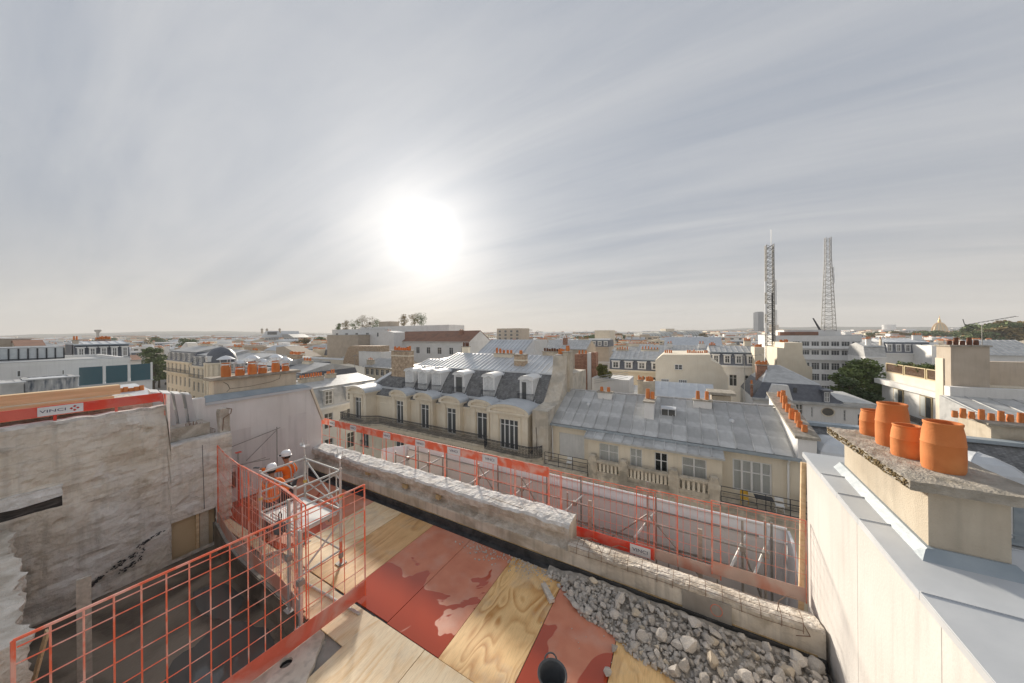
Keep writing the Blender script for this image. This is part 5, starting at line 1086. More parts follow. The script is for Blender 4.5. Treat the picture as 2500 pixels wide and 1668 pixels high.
# ------------------------------------------------------------------ zinc roofed building with the stone balustrade
def zinc_house():
    OX, OY, OZ = -9.95, 25., -20.; o = thing('zinc_roof_house', 'cream house with wide grey zinc roof and stone balustrade terrace', 'building', (OX, OY, OZ))
    X = lambda v: v-OX; Y = lambda v: v-OY; Z = lambda v: v-OZ
    hs = [(X(-9.3), X(-7.1), Z(-5.35), Z(-3.36)), (X(2.94), X(5.0), Z(-5.4), Z(-3.3))]
    w = holed(MB(), X(-9.95), X(6.35), Z(-5.7), Z(-2.7), Y(25.0), hs, .2); w.quad((X(6.35), Y(25), 0), (X(6.35), Y(34), 0), (X(6.35), Y(34), Z(-2.7)), (X(6.35), Y(25), Z(-2.7)))
    low = []
    for c in (-8.2, -4.9, -2.9, -1.2, .8, 4.0):
        for zt in (-7.2, -10.6, -14): low.append((X(c-.6), X(c+.6), Z(zt-2.2), Z(zt)))
    holed(w, X(-9.95), X(6.35), 0, Z(-5.7), Y(25.0), low, .2); w.build('facade', m_cream, o)
    for h in low:
        window(o, *h, Y(25), 2, transom=.7)
        for s in (0, 1): MB().box(h[1]+.05 if s else h[0]-.6, h[1]+.6 if s else h[0]-.05, Y(24.94), Y(24.99), h[2], h[3]).build('shutter', m_curt, o)
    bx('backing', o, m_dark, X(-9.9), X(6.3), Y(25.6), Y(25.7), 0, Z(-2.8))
    # roller shutter bay and the wide white window
    s = MB()
    for i in range(17): x = hs[0][0]+.13*i; s.box(x, x+.125, Y(25.1)+.012*(i % 2), Y(25.16), hs[0][2], hs[0][3])
    s.build('folding_shutter', mat('grey_white_shutter', (.66, .67, .66), (.72, .72, .71), 3, .6, .1), o)
    window(o, *hs[1], Y(25), 4, transom=.62, fr=.10, glass=m_pane, curtain=m_curt, rev=.1)
    # projecting annex with four windows
    ah = [(X(-5.62), X(-4.19), Z(-4.9), Z(-3.34)), (X(-3.38), X(-2.55), Z(-4.9), Z(-3.34)), (X(-1.73), X(-.89), Z(-4.9), Z(-3.34)), (X(-.03), X(1.41), Z(-4.9), Z(-3.34))]
    a = holed(MB(), X(-6.49), X(2.26), Z(-5.9), Z(-2.95), Y(23.9), ah, .16)
    for xx in (-6.49, 2.26): a.quad((X(xx), Y(23.9), Z(-5.9)), (X(xx), Y(25), Z(-5.9)), (X(xx), Y(25), Z(-2.9)), (X(xx), Y(23.9), Z(-2.9)))
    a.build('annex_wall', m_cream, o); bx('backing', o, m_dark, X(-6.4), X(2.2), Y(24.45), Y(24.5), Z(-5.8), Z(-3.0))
    for i, h in enumerate(ah): window(o, *h, Y(23.9), 2, transom=.62, fr=.065, glass=m_pane, curtain=m_curt if i != 2 else None, rev=.09)
    for x in (-3.9, -2.15, -.4): bx('pilaster_strip', o, m_cream, X(x)-.14, X(x)+.14, Y(23.87), Y(23.9), Z(-5.8), Z(-3.0))
    zinc_slope(o, X(-6.7), X(2.4), Y(23.6), Z(-2.98), Y(25.3), Z(-2.55), 13, 1)
    MB().box(X(-6.7), X(2.4), Y(23.55), Y(23.62), Z(-3.08), Z(-2.95)).build('annex_gutter', m_zinc, o)
    MB().hexa([(X(-6.65), Y(23.62), Z(-3.10)), (X(2.35), Y(23.62), Z(-3.10)), (X(2.35), Y(25.3), Z(-3.10)), (X(-6.65), Y(25.3), Z(-3.10)), (X(-6.65), Y(23.62), Z(-3.03)), (X(2.35), Y(23.62), Z(-3.03)), (X(2.35), Y(25.3), Z(-2.60)), (X(-6.65), Y(25.3), Z(-2.60))]).build('annex_deck', m_zinc, o)
    # main zinc roof
    zinc_slope(o, X(-10.1), X(6.0), Y(24.75), Z(-2.58), Y(29.6), Z(-.5), 17, 3)
    MB().prism([(Y(24.8), Z(-2.75)), (Y(34.6), Z(-2.75)), (Y(29.6), Z(-.56)), (Y(24.8), Z(-2.64))], X(-10.1), X(6.2), 'x').build('roof_deck', m_zinc, o)
    MB().tube((X(-10.1), Y(29.6), Z(-.45)), (X(6.1), Y(29.6), Z(-.45)), .07, 8).build('ridge_roll', m_zinc, o)
    MB().box(X(-10.1), X(6.3), Y(24.55), Y(24.72), Z(-2.75), Z(-2.62)).box(X(-10.1), X(6.3), Y(24.53), Y(24.56), Z(-2.70), Z(-2.54)).build('gutter', m_lead, o)
    for x in (-9.85, 5.75): MB().path([(X(x), Y(24.6), Z(-2.75)), (X(x), Y(24.85), Z(-3.1)), (X(x), Y(24.9), Z(-5.7)), (X(x), Y(24.9), 0)], .055, 8).build('downpipe', m_paint, o, True)
    for x, n in ((-6.2, 2), (1.45, 2)):
        c = chimney(o, X(x)-.62, X(x)+.62, Y(28.6), Y(29.2), Z(-1.4), Z(-.25), n, m_whitew, r=.15, h=.55)
    chimney(o, X(-2.65), X(-1.95), Y(26.6), Y(29.0), Z(-2.3), Z(-.35), 2, m_whitew, r=.16, h=.8)
    sk = bx('skylight', o, m_zincl, X(-1.5), X(-.4), Y(27.3), Y(28.3), Z(-1.55), Z(-.92)); MB().box(X(-1.42), X(-.98), Y(27.28), Y(27.3), Z(-1.5), Z(-1.0)).box(X(-.92), X(-.48), Y(27.28), Y(27.3), Z(-1.5), Z(-1.0)).build('pane', m_glass, sk)
    for x, y in ((-7.4, 27.6), (3.2, 27.4)): q = MB(); q.lathe([(.16, -.1), (.16, .12), (.10, .2), (0, .22)], 14); q.build('vent_cap', m_zincl, o, True, loc=(X(x), Y(y), Z(-2.58+(y-24.75)*.429)))
    # gable wall chimney on the right
    MB().prism([(Y(24.6), Z(-2.8)), (Y(31.5), Z(-2.8)), (Y(31.5), Z(.15)), (Y(26.6), Z(-.9)), (Y(25.2), Z(-1.2)), (Y(24.6), Z(-1.3))], X(6.15), X(7.0), 'x').build('gable_chimney', m_whitew, o)
    MB().hexa([(X(6.0), Y(24.5), Z(-1.34)), (X(7.15), Y(24.5), Z(-1.34)), (X(7.15), Y(31.6), Z(.13)), (X(6.0), Y(31.6), Z(.13)), (X(6.0), Y(24.5), Z(-1.18)), (X(7.15), Y(24.5), Z(-1.18)), (X(7.15), Y(31.6), Z(.29)), (X(6.0), Y(31.6), Z(.29))]).build('chimney_cap', m_slabc, o)
    rr = random.Random(3)
    for i in range(11): y = 25.2+.55*i; link('chimney_pot', pot_mesh(.15, rr.choice((.4, .55, .7))), o, (X(6.58)+rr.uniform(-.2, .2), Y(y), Z(-1.18+(y-24.5)*.207)))
    # terrace: pilasters, balustrade, ledges and rails
    px_ = (-5.93, -3.71, -.5, 1.76)
    for x in px_:
        MB().box(X(x)-.27, X(x)+.27, Y(22.95), Y(23.5), Z(-8), Z(-4.2)).build('pilaster', m_stoned, o); MB().box(X(x)-.33, X(x)+.33, Y(22.88), Y(23.55), Z(-4.75), Z(-4.45)).box(X(x)-.2, X(x)+.2, Y(22.95), Y(23.5), Z(-4.2), Z(-4.05)).build('pilaster_cap', m_stoned, o)
    bal = MB().box(-.075, .075, -.1, .1, 0, .62).mesh('baluster', m_stone)
    for a, b, n in ((-5.66, -3.98, 6), (-3.44, -.77, 11), (-.23, 1.49, 6)):
        MB().box(X(a), X(b), Y(23.0), Y(23.4), Z(-4.55), Z(-4.38)).build('hand_rail', m_stoned, o); MB().box(X(a), X(b), Y(23.05), Y(23.35), Z(-5.75), Z(-5.18)).box(X(a), X(b), Y(22.95), Y(23.05), Z(-5.8), Z(-5.45)).build('plinth', m_stoned, o)
        for i in range(n+1): link('baluster', bal, o, (X(a)+(b-a)*i/n, Y(23.2), Z(-5.18)))
    MB().box(X(-9.9), X(6.6), Y(22.8), Y(25), Z(-6.0), Z(-5.72)).build('terrace_slab', m_stoned, o)
    wl = MB(); holed(wl, X(-9.9), X(6.6), 0, Z(-6.0), Y(23.4), [(X(c-.6), X(c+.6), Z(zt-2), Z(zt)) for c in (-8.2, -4.8, -2.1, .6, 4.2) for zt in (-6.9, -10.4)], .2); wl.build('lower_facade', m_cream, o)
    for c in (-8.2, -4.8, -2.1, .6, 4.2):
        for zt in (-6.9, -10.4):
            window(o, X(c-.6), X(c+.6), Z(zt-2), Z(zt), Y(23.4), 2, transom=.7)
            for s in (-1, 1): bx('shutter', o, m_curt, X(c+s*.95)-.28, X(c+s*.95)+.28, Y(23.33), Y(23.39), Z(zt-2), Z(zt))
    for a, b, zz in ((-9.8, -6.3, -5.72), (2.1, 6.5, -5.72)):
        r_ = MB()
        for z in (.3, .62, .95, 1.25): r_.tube((X(a), Y(23.0), Z(zz)+z), (X(b), Y(23.0), Z(zz)+z), .022, 5)
        n = int((b-a)/1.1)
        for i in range(n+1): r_.tube((X(a)+(b-a)*i/n, Y(23.0), Z(zz)), (X(a)+(b-a)*i/n, Y(23.0), Z(zz)+1.25), .025, 5)
        r_.build('terrace_rail', m_iron, o)
        bx('terrace_kerb', o, m_stoned, X(a), X(b), Y(22.85), Y(23.2), Z(-5.72), Z(-5.5))
    for k, (x, m_, lb) in enumerate(((3.4, mat('yellow_chair', (.7, .42, .05), None, 9, .6, 0), 'small yellow folding chair on the balcony with the wide white window'), (5.1, m_paint, 'white folding chair on the balcony with the wide white window'), (-8.0, m_paint, 'white folding chair in front of the closed roller shutter'))):
        t = thing('folding_chair', lb, 'chair', (x, 23.8, -5.72)); q = MB()
        q.box(-.2, .2, -.2, .2, .43, .46); q.build('seat', m_, t); q = MB().box(-.2, .2, .19, .22, .6, .85); q.build('backrest', m_, t)
        for s in (-.19, .19): MB().path([(s, -.22, 0), (s, .2, .85)], .014, 5).build('leg', m_, t); MB().path([(s, .22, 0), (s, -.18, .45)], .014, 5).build('leg', m_, t)
    t = thing('folding_table', 'dark folding table between the yellow and white chairs', 'table', (4.35, 23.8, -5.72)); bx('table_top', t, m_iron, -.45, .45, -.3, .3, .68, .71)
    for s in (-.35, .35): MB().path([(s, -.25, 0), (s, .25, .68)], .014, 5).build('leg', m_iron, t); MB().path([(s, .25, 0), (s, -.25, .68)], .014, 5).build('leg', m_iron, t)
zinc_house()

# ------------------------------------------------------------------ slate roofed building right of it
def slate_house():
    OX, OY, OZ = 7.2, 25., -20.; o = thing('slate_roof_house', 'house with long dark slate roof and domed zinc dormers behind the lichen chimney', 'building', (OX, OY, OZ))
    X = lambda v: v-OX; Y = lambda v: v-OY; Z = lambda v: v-OZ
    low = [(X(c-.6), X(c+.6), Z(zt-2.3), Z(zt)) for c in (9.3, 12.3, 15.3, 18.3, 21.3, 24.3) for zt in (-6.6, -10.2, -14)]
    w = holed(MB(), X(7.2), X(27), 0, Z(-5.6), Y(24.8), low, .2); w.build('facade', m_whitew, o)
    for h in low: window(o, *h, Y(24.8), 2, transom=.7)
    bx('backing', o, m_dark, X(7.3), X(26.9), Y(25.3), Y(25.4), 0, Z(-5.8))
    MB().prism([(Y(24.6), Z(-5.7)), (Y(33), Z(-5.7)), (Y(29.5), Z(-2.2)), (Y(28.0), Z(-1.15)), (Y(26.2), Z(-2.6)), (Y(25.2), Z(-5.4))], X(7.2), X(27), 'x').build('slate_roof', m_slate, o)
    MB().box(X(7.2), X(27), Y(27.7), Y(28.3), Z(-1.2), Z(-1.0)).build('ridge_flashing', m_lead, o); MB().box(X(7.2), X(27), Y(24.4), Y(25.3), Z(-5.62), Z(-5.35)).build('gutter', m_zinc, o)
    for i, c in enumerate((8.1, 13.5, 19.0, 24)):
        q = MB(); hw = .85; zb, zt = Z(-5.3), Z(-2.3); yf = Y(24.7); yb = Y(27.2)
        holed(q, X(c)-hw, X(c)+hw, zb, zt, yf, [(X(c)-.55, X(c)+.55, zb+.3, zt-.35)], .12)
        for s in (-1, 1): xx = X(c)+s*hw; q.quad((xx, yf, zb), (xx, yb, zb), (xx, yb, zt), (xx, yf, zt))
        d = q.build('domed_dormer', m_lead, o); window(d, X(c)-.55, X(c)+.55, zb+.3, zt-.35, yf, 2, 2, rev=.06)
        f = MB(); cx_, cy_ = X(c), yf+1.1; n = 8; ring = []
        for (rr_, zz) in ((1.0, 0), (.93, .36), (.68, .72), (.33, .95), (0.02, 1.02)):
            ring.append([(cx_+rr_*(hw+.15)*sx, cy_+rr_*1.35*sy, zt+zz) for sx, sy in ((-1, -1), (0, -1.04), (1, -1), (1.04, 0), (1, 1), (0, 1.04), (-1, 1), (-1.04, 0))])
        for a, b in zip(ring[:-1], ring[1:]):
            for k in range(n): f.quad(a[k], a[(k+1) % n], b[(k+1) % n], b[k])
        f.build('zinc_dome', m_zincl, d)
        rb = MB()
        for k in (0, 2, 4, 6): rb.path([r[k] for r in ring], .035, 5)
        rb.build('dome_rib', m_zincl, d)
    r_ = MB()
    for z in (.35, .75): r_.tube((X(7.2), Y(24.3), Z(-5.4)+z), (X(27), Y(24.3), Z(-5.4)+z), .025, 5)
    for i in range(16): r_.tube((X(7.2)+1.3*i, Y(24.3), Z(-5.4)), (X(7.2)+1.3*i, Y(24.3), Z(-5.4)+.75), .025, 5)
    r_.build('roof_rail', m_lead, o)
    MB().prism([(Y(28.6), 0), (Y(31), 0), (Y(31), Z(-.3)), (Y(28.6), Z(-.3))], X(15.5), X(27), 'x').build('chimney_wall', m_lime, o)
    for i, px in enumerate((2331, 2351, 2372, 2396, 2420, 2444, 2466, 2492, 2515)):
        p = at(px, 1015, y=29.4); link('chimney_pot', pot_mesh(.125, (.40, .58, .42, .6, .40, .58, .42, .56, .46)[i]), o, (X(p.x), Y(29.4), Z(-.18)))
    bx('chimney_cap', o, m_slabc, X(15.3), X(27.1), Y(28.4), Y(31.1), Z(-.3), Z(-.18))
    t = tag(MB().box(6.45, 7.15, 22.9, 24.5, -20, -5.0).box(6.35, 7.22, 22.8, 24.6, -5.0, -4.75).build('boundary_pier', m_stoned), 'stone boundary pier at the end of the balustrade terrace', 'pier')
slate_house()
# ------------------------------------------------------------------ neighbouring roofs
def house(name, label, px0, px1, py, plane, depth, roof, axis='y', wall=m_cream, rows=(), cols=0, ww=1.1, chim=(), dorm=0, dz=0., fr=m_paint, winw=2, par=.35, side=True):
    """block whose front stands on plane y=plane (or x=plane, facing +x), eave seen at photo row py"""
    if axis == 'y':
        a, b = at(px0, py, y=plane), at(px1, py, y=plane); W = b.x-a.x; org, rz = (a.x, plane, STREET), 0; ze = (a.z+b.z)/2-STREET
    else:
        a, b = at(px0, py, x=plane), at(px1, py, x=plane); W = b.y-a.y; org, rz = (plane, a.y, STREET), math.pi/2; ze = (a.z+b.z)/2-STREET
    o = thing(name, label, 'building', org, rz); ze += dz; D = depth
    holes = []
    for zt, h in rows:
        for i in range(cols): c = W*(i+.5)/cols; holes.append((c-ww/2, c+ww/2, ze-zt-h, ze-zt))
    w_ = holed(MB(), 0, W, 0, ze, 0, holes, .18)
    w_.quad((0, 0, 0), (0, 0, ze), (0, D, ze), (0, D, 0)); w_.quad((W, 0, 0), (W, D, 0), (W, D, ze), (W, 0, ze)); w_.quad((0, D, 0), (0, D, ze), (W, D, ze), (W, D, 0)); w_.build('wall', wall, o)
    for h in holes: window(o, *h, 0, winw, transom=.7, frame=fr)
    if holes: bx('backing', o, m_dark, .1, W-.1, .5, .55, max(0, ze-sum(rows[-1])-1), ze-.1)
    k = roof[0]
    if k == 'flat':
        m = MB(); t = .2
        for q in ((0, W, 0, t), (0, W, D-t, D), (0, t, t, D-t), (W-t, W, t, D-t)): m.box(q[0]-.02, q[1]+.02, q[2]-.02, q[3]+.02, ze+.002, ze+par)
        m.build('parapet', wall, o); bx('roof', o, roof[1], t, W-t, t, D-t, ze-.2, ze+.08); top = ze+.1
        bx('coping', o, m_zincl, -.08, W+.08, -.08, .24, ze+par, ze+par+.06)
    elif k == 'gable':
        rise, mt = roof[1], roof[2]; MB().prism([(-.35, ze-.12), (D/2, ze+rise-.1), (D+.35, ze-.12), (D+.35, ze+.02), (D/2, ze+rise+.04), (-.35, ze+.02)], -.1, W+.1, 'x').build('roof', mt, o)
        MB().prism([(.0, ze), (D, ze), (D/2, ze+rise-.12)], .0, W, 'x').build('gable_wall', wall, o); top = ze+rise*.8
        if mt in (m_zinc, m_zincl):
            s = MB(); n = int(W/.75); 
            for i in range(n+1): x = W*i/n; s.hexa([(x-.02, -.35, ze+.02), (x+.02, -.35, ze+.02), (x+.02, D/2, ze+rise+.04), (x-.02, D/2, ze+rise+.04), (x-.02, -.35, ze+.08), (x+.02, -.35, ze+.08), (x+.02, D/2, ze+rise+.10), (x-.02, D/2, ze+rise+.10)])
            s.build('roof_seams', mt, o)
        bx('gutter', o, m_zinc, -.1, W+.1, -.5, -.36, ze-.12, ze+.03)
    elif k == 'mansard':
        bh, bi, rise, ms, mz = roof[1:6]
        m = MB(); 
        for p in ([(0, ze), (bi, ze+bh), (D-bi, ze+bh), (D, ze)],): m.prism(p, 0, W, 'x')
        m.build('slate_slope', ms, o)
        MB().prism([(bi-.15, ze+bh+.005), (D/2, ze+bh+rise), (D-bi+.15, ze+bh+.005)], -.05, W+.05, 'x').build('roof', mz, o)
        s = MB(); n = int(W/.8)
        for i in range(n+1): x = W*i/n; s.hexa([(x-.02, bi-.15, ze+bh+.0), (x+.02, bi-.15, ze+bh), (x+.02, D/2, ze+bh+rise-.01), (x-.02, D/2, ze+bh+rise-.01), (x-.02, bi-.15, ze+bh+.06), (x+.02, bi-.15, ze+bh+.06), (x+.02, D/2, ze+bh+rise+.06), (x-.02, D/2, ze+bh+rise+.06)])
        s.build('roof_seams', mz, o); MB().box(-.05, W+.05, -.35, .15, ze-.25, ze+.06).build('cornice', wall, o); bx('gutter', o, m_lead, -.05, W+.05, bi-.3, bi-.1, ze+bh-.1, ze+bh+.06); top = ze+bh+rise*.5
        for i in range(dorm):
            c = W*(i+.5)/dorm; dw = min(.75, W/dorm*.3); d_ = MB(); zb, zt = ze+bh*.15, ze+bh*.80; yf = bi*.1
            d_.box(c-dw, c+dw, yf, bi+.5, zb, zt).box(c-dw-.12, c+dw+.12, yf-.12, bi+.8, zt, zt+.14); dm = d_.build('dormer', m_paint, o)
            window(dm, c-dw*.7, c+dw*.7, zb+.12, zt-.1, yf-.16, 2, transom=.6, rev=.12)
    for cc in chim:
        f0, f1, yy, hh, n, cm = cc[:6]; chimney(o, W*f0, W*f1, D*yy, D*yy+.75, ze, top+hh, n, cm, cc[6] if len(cc) > 6 else None, r=.11, h=.5)
    return o, W, ze
Z2 = ('mansard', 2.4, 1.0, 1.3, m_slate2, m_zinc)
HR = ((.6, 2.1), (3.7, 2.2), (7.0, 2.2))
# --- right of the street: rows behind the zinc roof
house('grey_mansard_house', 'grey slate mansard house with cream wall behind the red brick stack', 1488, 1618, 905, 58, 9, ('mansard', 1.9, .8, 1.3, m_slate2, m_zinc), rows=((1.0, 1.9), (4.1, 1.9)), cols=4, dorm=4, chim=((.05, .3, .5, .9, 5, m_cream), (.55, .9, .6, 1., 6, m_cream)))
o, W_, ze_ = house('slate_attic_house', 'slate attic house with white wall next to the big cream gable', 1735, 1848, 893, 66, 10, ('mansard', 2.3, .9, 1.0, m_slate2, m_zinc), wall=m_whitew, rows=((1.6, 2.0),), cols=3, dorm=4, chim=((.02, .18, .5, .6, 4, m_whitew), (.85, 1., .5, 1.5, 4, m_cream)))
house('long_zinc_house', 'long low house with plain zinc roof and two small white chimneys', 1556, 1842, 862, 80, 10, ('gable', 1.5, m_zinc), wall=m_whitew, chim=((.28, .33, .3, .9, 2, m_whitew), (.57, .62, .3, .9, 2, m_whitew)))
house('ribbed_zinc_hall', 'long hall with ribbed pale zinc roof and row of vents', 1622, 1764, 848, 115, 12, ('gable', 3.2, m_zincl), wall=m_slate2, chim=((.02, .98, .5, .3, 16, m_zinc, m_iron),))
house('beige_chimney_house', 'small beige house with blue zinc roof behind the brick chimney', 1305, 1432, 852, 95, 12, ('gable', 2.8, m_zinc), wall=m_beige, chim=((.05, .18, .3, .6, 3, m_beige), (.52, .6, .2, 1.3, 2, m_brickr), (.75, .95, .5, 1.0, 5, m_cream)))
house('dormer_slate_house', 'dark slate house with four white dormers in a row', 1428, 1486, 847, 120, 10, ('mansard', 2.6, .8, .6, m_slate2, m_zinc), wall=m_beige, dorm=4)
house('pot_crowded_house', 'cream house whose roof is crowded with orange pots', 1495, 1600, 858, 100, 10, ('gable', 1.2, m_zinc), wall=m_cream, chim=((.05, .3, .2, .8, 8, m_cream), (.32, .6, .6, 1.2, 8, m_cream), (.62, .95, .3, 1.3, 9, m_whitew)))
house('white_walled_block', 'plain white block with flat roof beyond the mansard chimneys', 1266, 1306, 834, 85, 10, ('flat', m_zinc), wall=m_whitew)
house('zinc_court_house', 'low cream house with zinc roof behind the balustrade house', 1440, 1600, 968, 44, 8, ('gable', 1.0, m_zinc), wall=m_cream, rows=((.5, 1.6),), cols=6, chim=((.75, .84, .0, 1.6, 3, m_lime),))
house('glazed_lantern_house', 'small house with pale glazed lantern roof below the cream gable', 1594, 1745, 975, 43, 7, ('gable', 1.5, m_zincl), wall=m_whitew)
# big cream gable
def gable(name, label, pts, plane, th, m, wins=(), pot_rows=(), base=None, axis='y'):
    P = [at(a, b, **{axis: plane}) for a, b in pts]; x0 = min(p.x for p in P) if axis == 'y' else min(p.y for p in P)
    o = thing(name, label, 'building', (x0, plane, STREET) if axis == 'y' else (plane, x0, STREET), 0 if axis == 'y' else math.pi/2)
    q = [((p.x if axis == 'y' else p.y)-x0, p.z-STREET) for p in P]; q = [(q[0][0], 0)]+q+[(q[-1][0], 0)]
    MB().prism(q, 0, th, 'y').build('wall', m, o)
    for a, b, c, d, n in wins:
        u, v = at(a, c, **{axis: plane}), at(b, d, **{axis: plane}); ux, vx = (u.x, v.x) if axis == 'y' else (u.y, v.y)
        window(o, ux-x0, vx-x0, v.z-STREET, u.z-STREET, -.10, n, 2, rev=.06)
        bx('window_sill', o, m_stone, ux-x0-.08, vx-x0+.08, -.12, .02, v.z-STREET-.12, v.z-STREET-.01)
    for a, b, py, n in pot_rows:
        u, v = at(a, py, **{axis: plane}), at(b, py, **{axis: plane}); ux, vx = (u.x, v.x) if axis == 'y' else (u.y, v.y); pots(o, ux-x0, vx-x0, th*.4, u.z-STREET-.05, n, .115, .5)
    return o, x0
g_, gx = gable('cream_gable_house', 'big blank cream gable with three small barred windows', [(1600, 880), (1617, 866), (1735, 866), (1736, 880), (1760, 891), (1770, 910), (1778, 922)], 52, 11, m_cream, ((1647, 1666, 890, 903, 2), (1614, 1633, 925, 937, 4), (1657, 1677, 927, 939, 4)), ((1619, 1640, 866, 4), (1678, 1734, 866, 10)))
gable('cream_chimney_wall', 'narrow cream chimney wall beside the lattice mast', [(1842, 848), (1866, 848)], 64, 3, m_cream, (), ((1846, 1864, 848, 5),))
gable('stepped_cream_gable', 'stepped cream gable between the lattice mast and white office block', [(1897, 849), (1914, 850), (1915, 837), (1959, 837), (1960, 865), (1972, 893), (1983, 896)], 70, 9, m_cream, (), ((1917, 1940, 837, 6),))
gable('brick_party_stack', 'red brick party stack with white stripe above the zinc roof', [(1403, 865), (1433, 864)], 41, 1.2, m_brickr, (), ((1408, 1432, 864, 3),))
gable('pale_stack_strip', 'pale plastered strip joined to the red brick stack', [(1433.5, 862), (1443, 862)], 41.05, 1.1, m_whitew)
gable('brick_side_stack', 'slim red brick stack on the bush side of the plastered strip', [(1443.5, 860), (1455, 861)], 41, 1.2, m_brickr)
gable('slab_topped_chimney', 'wide hollow chimney with slab top behind the zinc roof', [(1737, 966), (1785, 968)], 38, 1.5, m_lime); 
tag(MB().box(*(lambda a, b: (a.x-.3, b.x+.3, 37.6, 39.9, a.z, a.z+.25))(at(1735, 962, y=38), at(1787, 962, y=38))).build('stone_slab', m_slabc), 'flat stone slab covering the wide hollow chimney', 'slab')
g2, _ = gable('capped_chimney', 'square cream chimney with clustered pots and metal cap', [(1570, 932), (1597, 932)], 37, 1.4, m_lime, (), ((1576, 1594, 932, 4),))
# hip roofed slate house with round window
def hip_house():
    Yp = 47; a, b, c = at(1838, 985, y=Yp), at(2058, 988, y=Yp), at(2142, 996, y=Yp); ze = b.z-STREET; W = b.x-a.x
    o = thing('hip_roof_house', 'white house with dark hipped slate roof and oval window', 'building', (a.x, Yp, STREET)); W2 = c.x-a.x
    def xw(p): return at(p, 1000, y=Yp).x-a.x
    hs = [(xw(1943), xw(1960), ze-2.2, ze-.35), (xw(1980), xw(1985), ze-1.7, ze-.55), (xw(2059), xw(2065), ze-1.8, ze-.6), (xw(2093), xw(2116), ze-2.9, ze-.9)]
    w_ = holed(MB(), 0, W2, 0, ze, 0, hs, .15); w_.quad((W2, 0, 0), (W2, 9, 0), (W2, 9, ze), (W2, 0, ze)); w_.quad((0, 0, 0), (0, 0, ze), (0, 9, ze), (0, 9, 0)); w_.build('wall', m_whitew, o); bx('backing', o, m_dark, .1, W2-.1, .4, .5, ze-4, ze-.2)
    for i, h in enumerate(hs): window(o, *h, 0, 1 if i in (1, 2) else 2, 3, rev=.08)
    xo = xw(2021); q = MB(); q.lathe([(.42, 0), (.5, -.05), (.5, .05), (.42, .05)], 20); me = q.mesh('oval_window', m_stone)
    for v in me.vertices: v.co = Vector((v.co.x*1.15, v.co.z-.03, v.co.y))
    ov = link('oval_window', me, o, (xo, 0, ze-.95)); p = MB(); p.poly([(.48*math.cos(t*.3142), -.02, .42*math.sin(t*.3142)) for t in range(20)]); p.build('pane', m_glass, ov)
    bh, bi, ri = 1.9, .8, 1.75
    A = [(0, 0, ze), (W, 0, ze), (W, 9, ze), (0, 9, ze)]; B = [(1.1, bi, ze+bh), (W-1.6, bi, ze+bh), (W-1.6, 9-bi, ze+bh), (1.1, 9-bi, ze+bh)]
    s = MB()
    for i in range(4): s.quad(A[i], A[(i+1) % 4], B[(i+1) % 4], B[i])
    s.build('slate_slope', m_slate2, o)
    R0, R1 = (W*.30, 4.5, ze+bh+ri), (W*.45, 4.5, ze+bh+ri); r = MB(); r.quad(B[0], B[1], R1, R0); r.poly((B[1], B[2], R1)); r.quad(B[2], B[3], R0, R1); r.poly((B[3], B[0], R0)); r.build('roof', m_zinc, o)
    MB().path([B[0], R0, R1, B[1]], .07, 5).build('hip_roll', m_zincl, o); MB().box(-.1, W2+.1, -.3, .1, ze-.2, ze+.06).build('cornice', m_zinc, o)
    wg = [(xw(1868), ze), (xw(1936), ze), (xw(1925), ze+1.75), (xw(1888), ze+1.8)]; MB().prism(wg, -.05, 1.5, 'y').build('blank_gablet', m_whitew, o)
    bx('roof_wing', o, m_zinc, W, W2, -.1, 8, ze+.07, ze+.3)
    bx('roof_window', o, m_glass, xw(1940), xw(1948), .28, .4, ze+.95, ze+1.5)
    d = MB().box(xw(2010), xw(2028), -.02, 1.2, ze+.06, ze+1.35).box(xw(2005), xw(2033), -.2, 1.3, ze+1.35, ze+1.5); dm = d.build('dormer', m_slate2, o); window(dm, xw(2013), xw(2025), ze+.15, ze+1.25, -.16, 2, 2, rev=.1)
    chimney(o, xw(1863), xw(1892), 3.4, 4.2, ze+bh-.5, ze+bh+1.9, 8, m_brickr, r=.14, h=.45); chimney(o, xw(1836), xw(1841), .5, 1, ze, ze+1.6, 1, m_brickr)
hip_house()
# white hotel-like block
hotel, HW, HZ = house('white_office_block', 'large white concrete block with bands of square windows', 1888, 2104, 822, 136, 24, ('flat', m_zincl), wall=m_whitew, rows=((1.6, 1.5), (4.5, 1.5), (8.6, 2.2), (12.2, 2.2), (16., 2.2), (19.5, 2.2)), cols=9, ww=1.9, winw=3)
for z, d in ((3.7, .9), (7.3, 1.1)): bx('ledge', hotel, m_whitew, -.3, HW+.3, -d, -.01, HZ-z-.3, HZ-z)
bx('roof_storey', hotel, m_whitew, 4, HW-3, 5, 18, HZ+.1, HZ+2.2); bx('roof_strip', hotel, m_tile, 2, HW*.55, 1, 4, HZ+.4, HZ+1.6)
bx('white_annex', hotel, m_whitew, HW+.02, HW+7, 1, 15, 0, HZ-3)
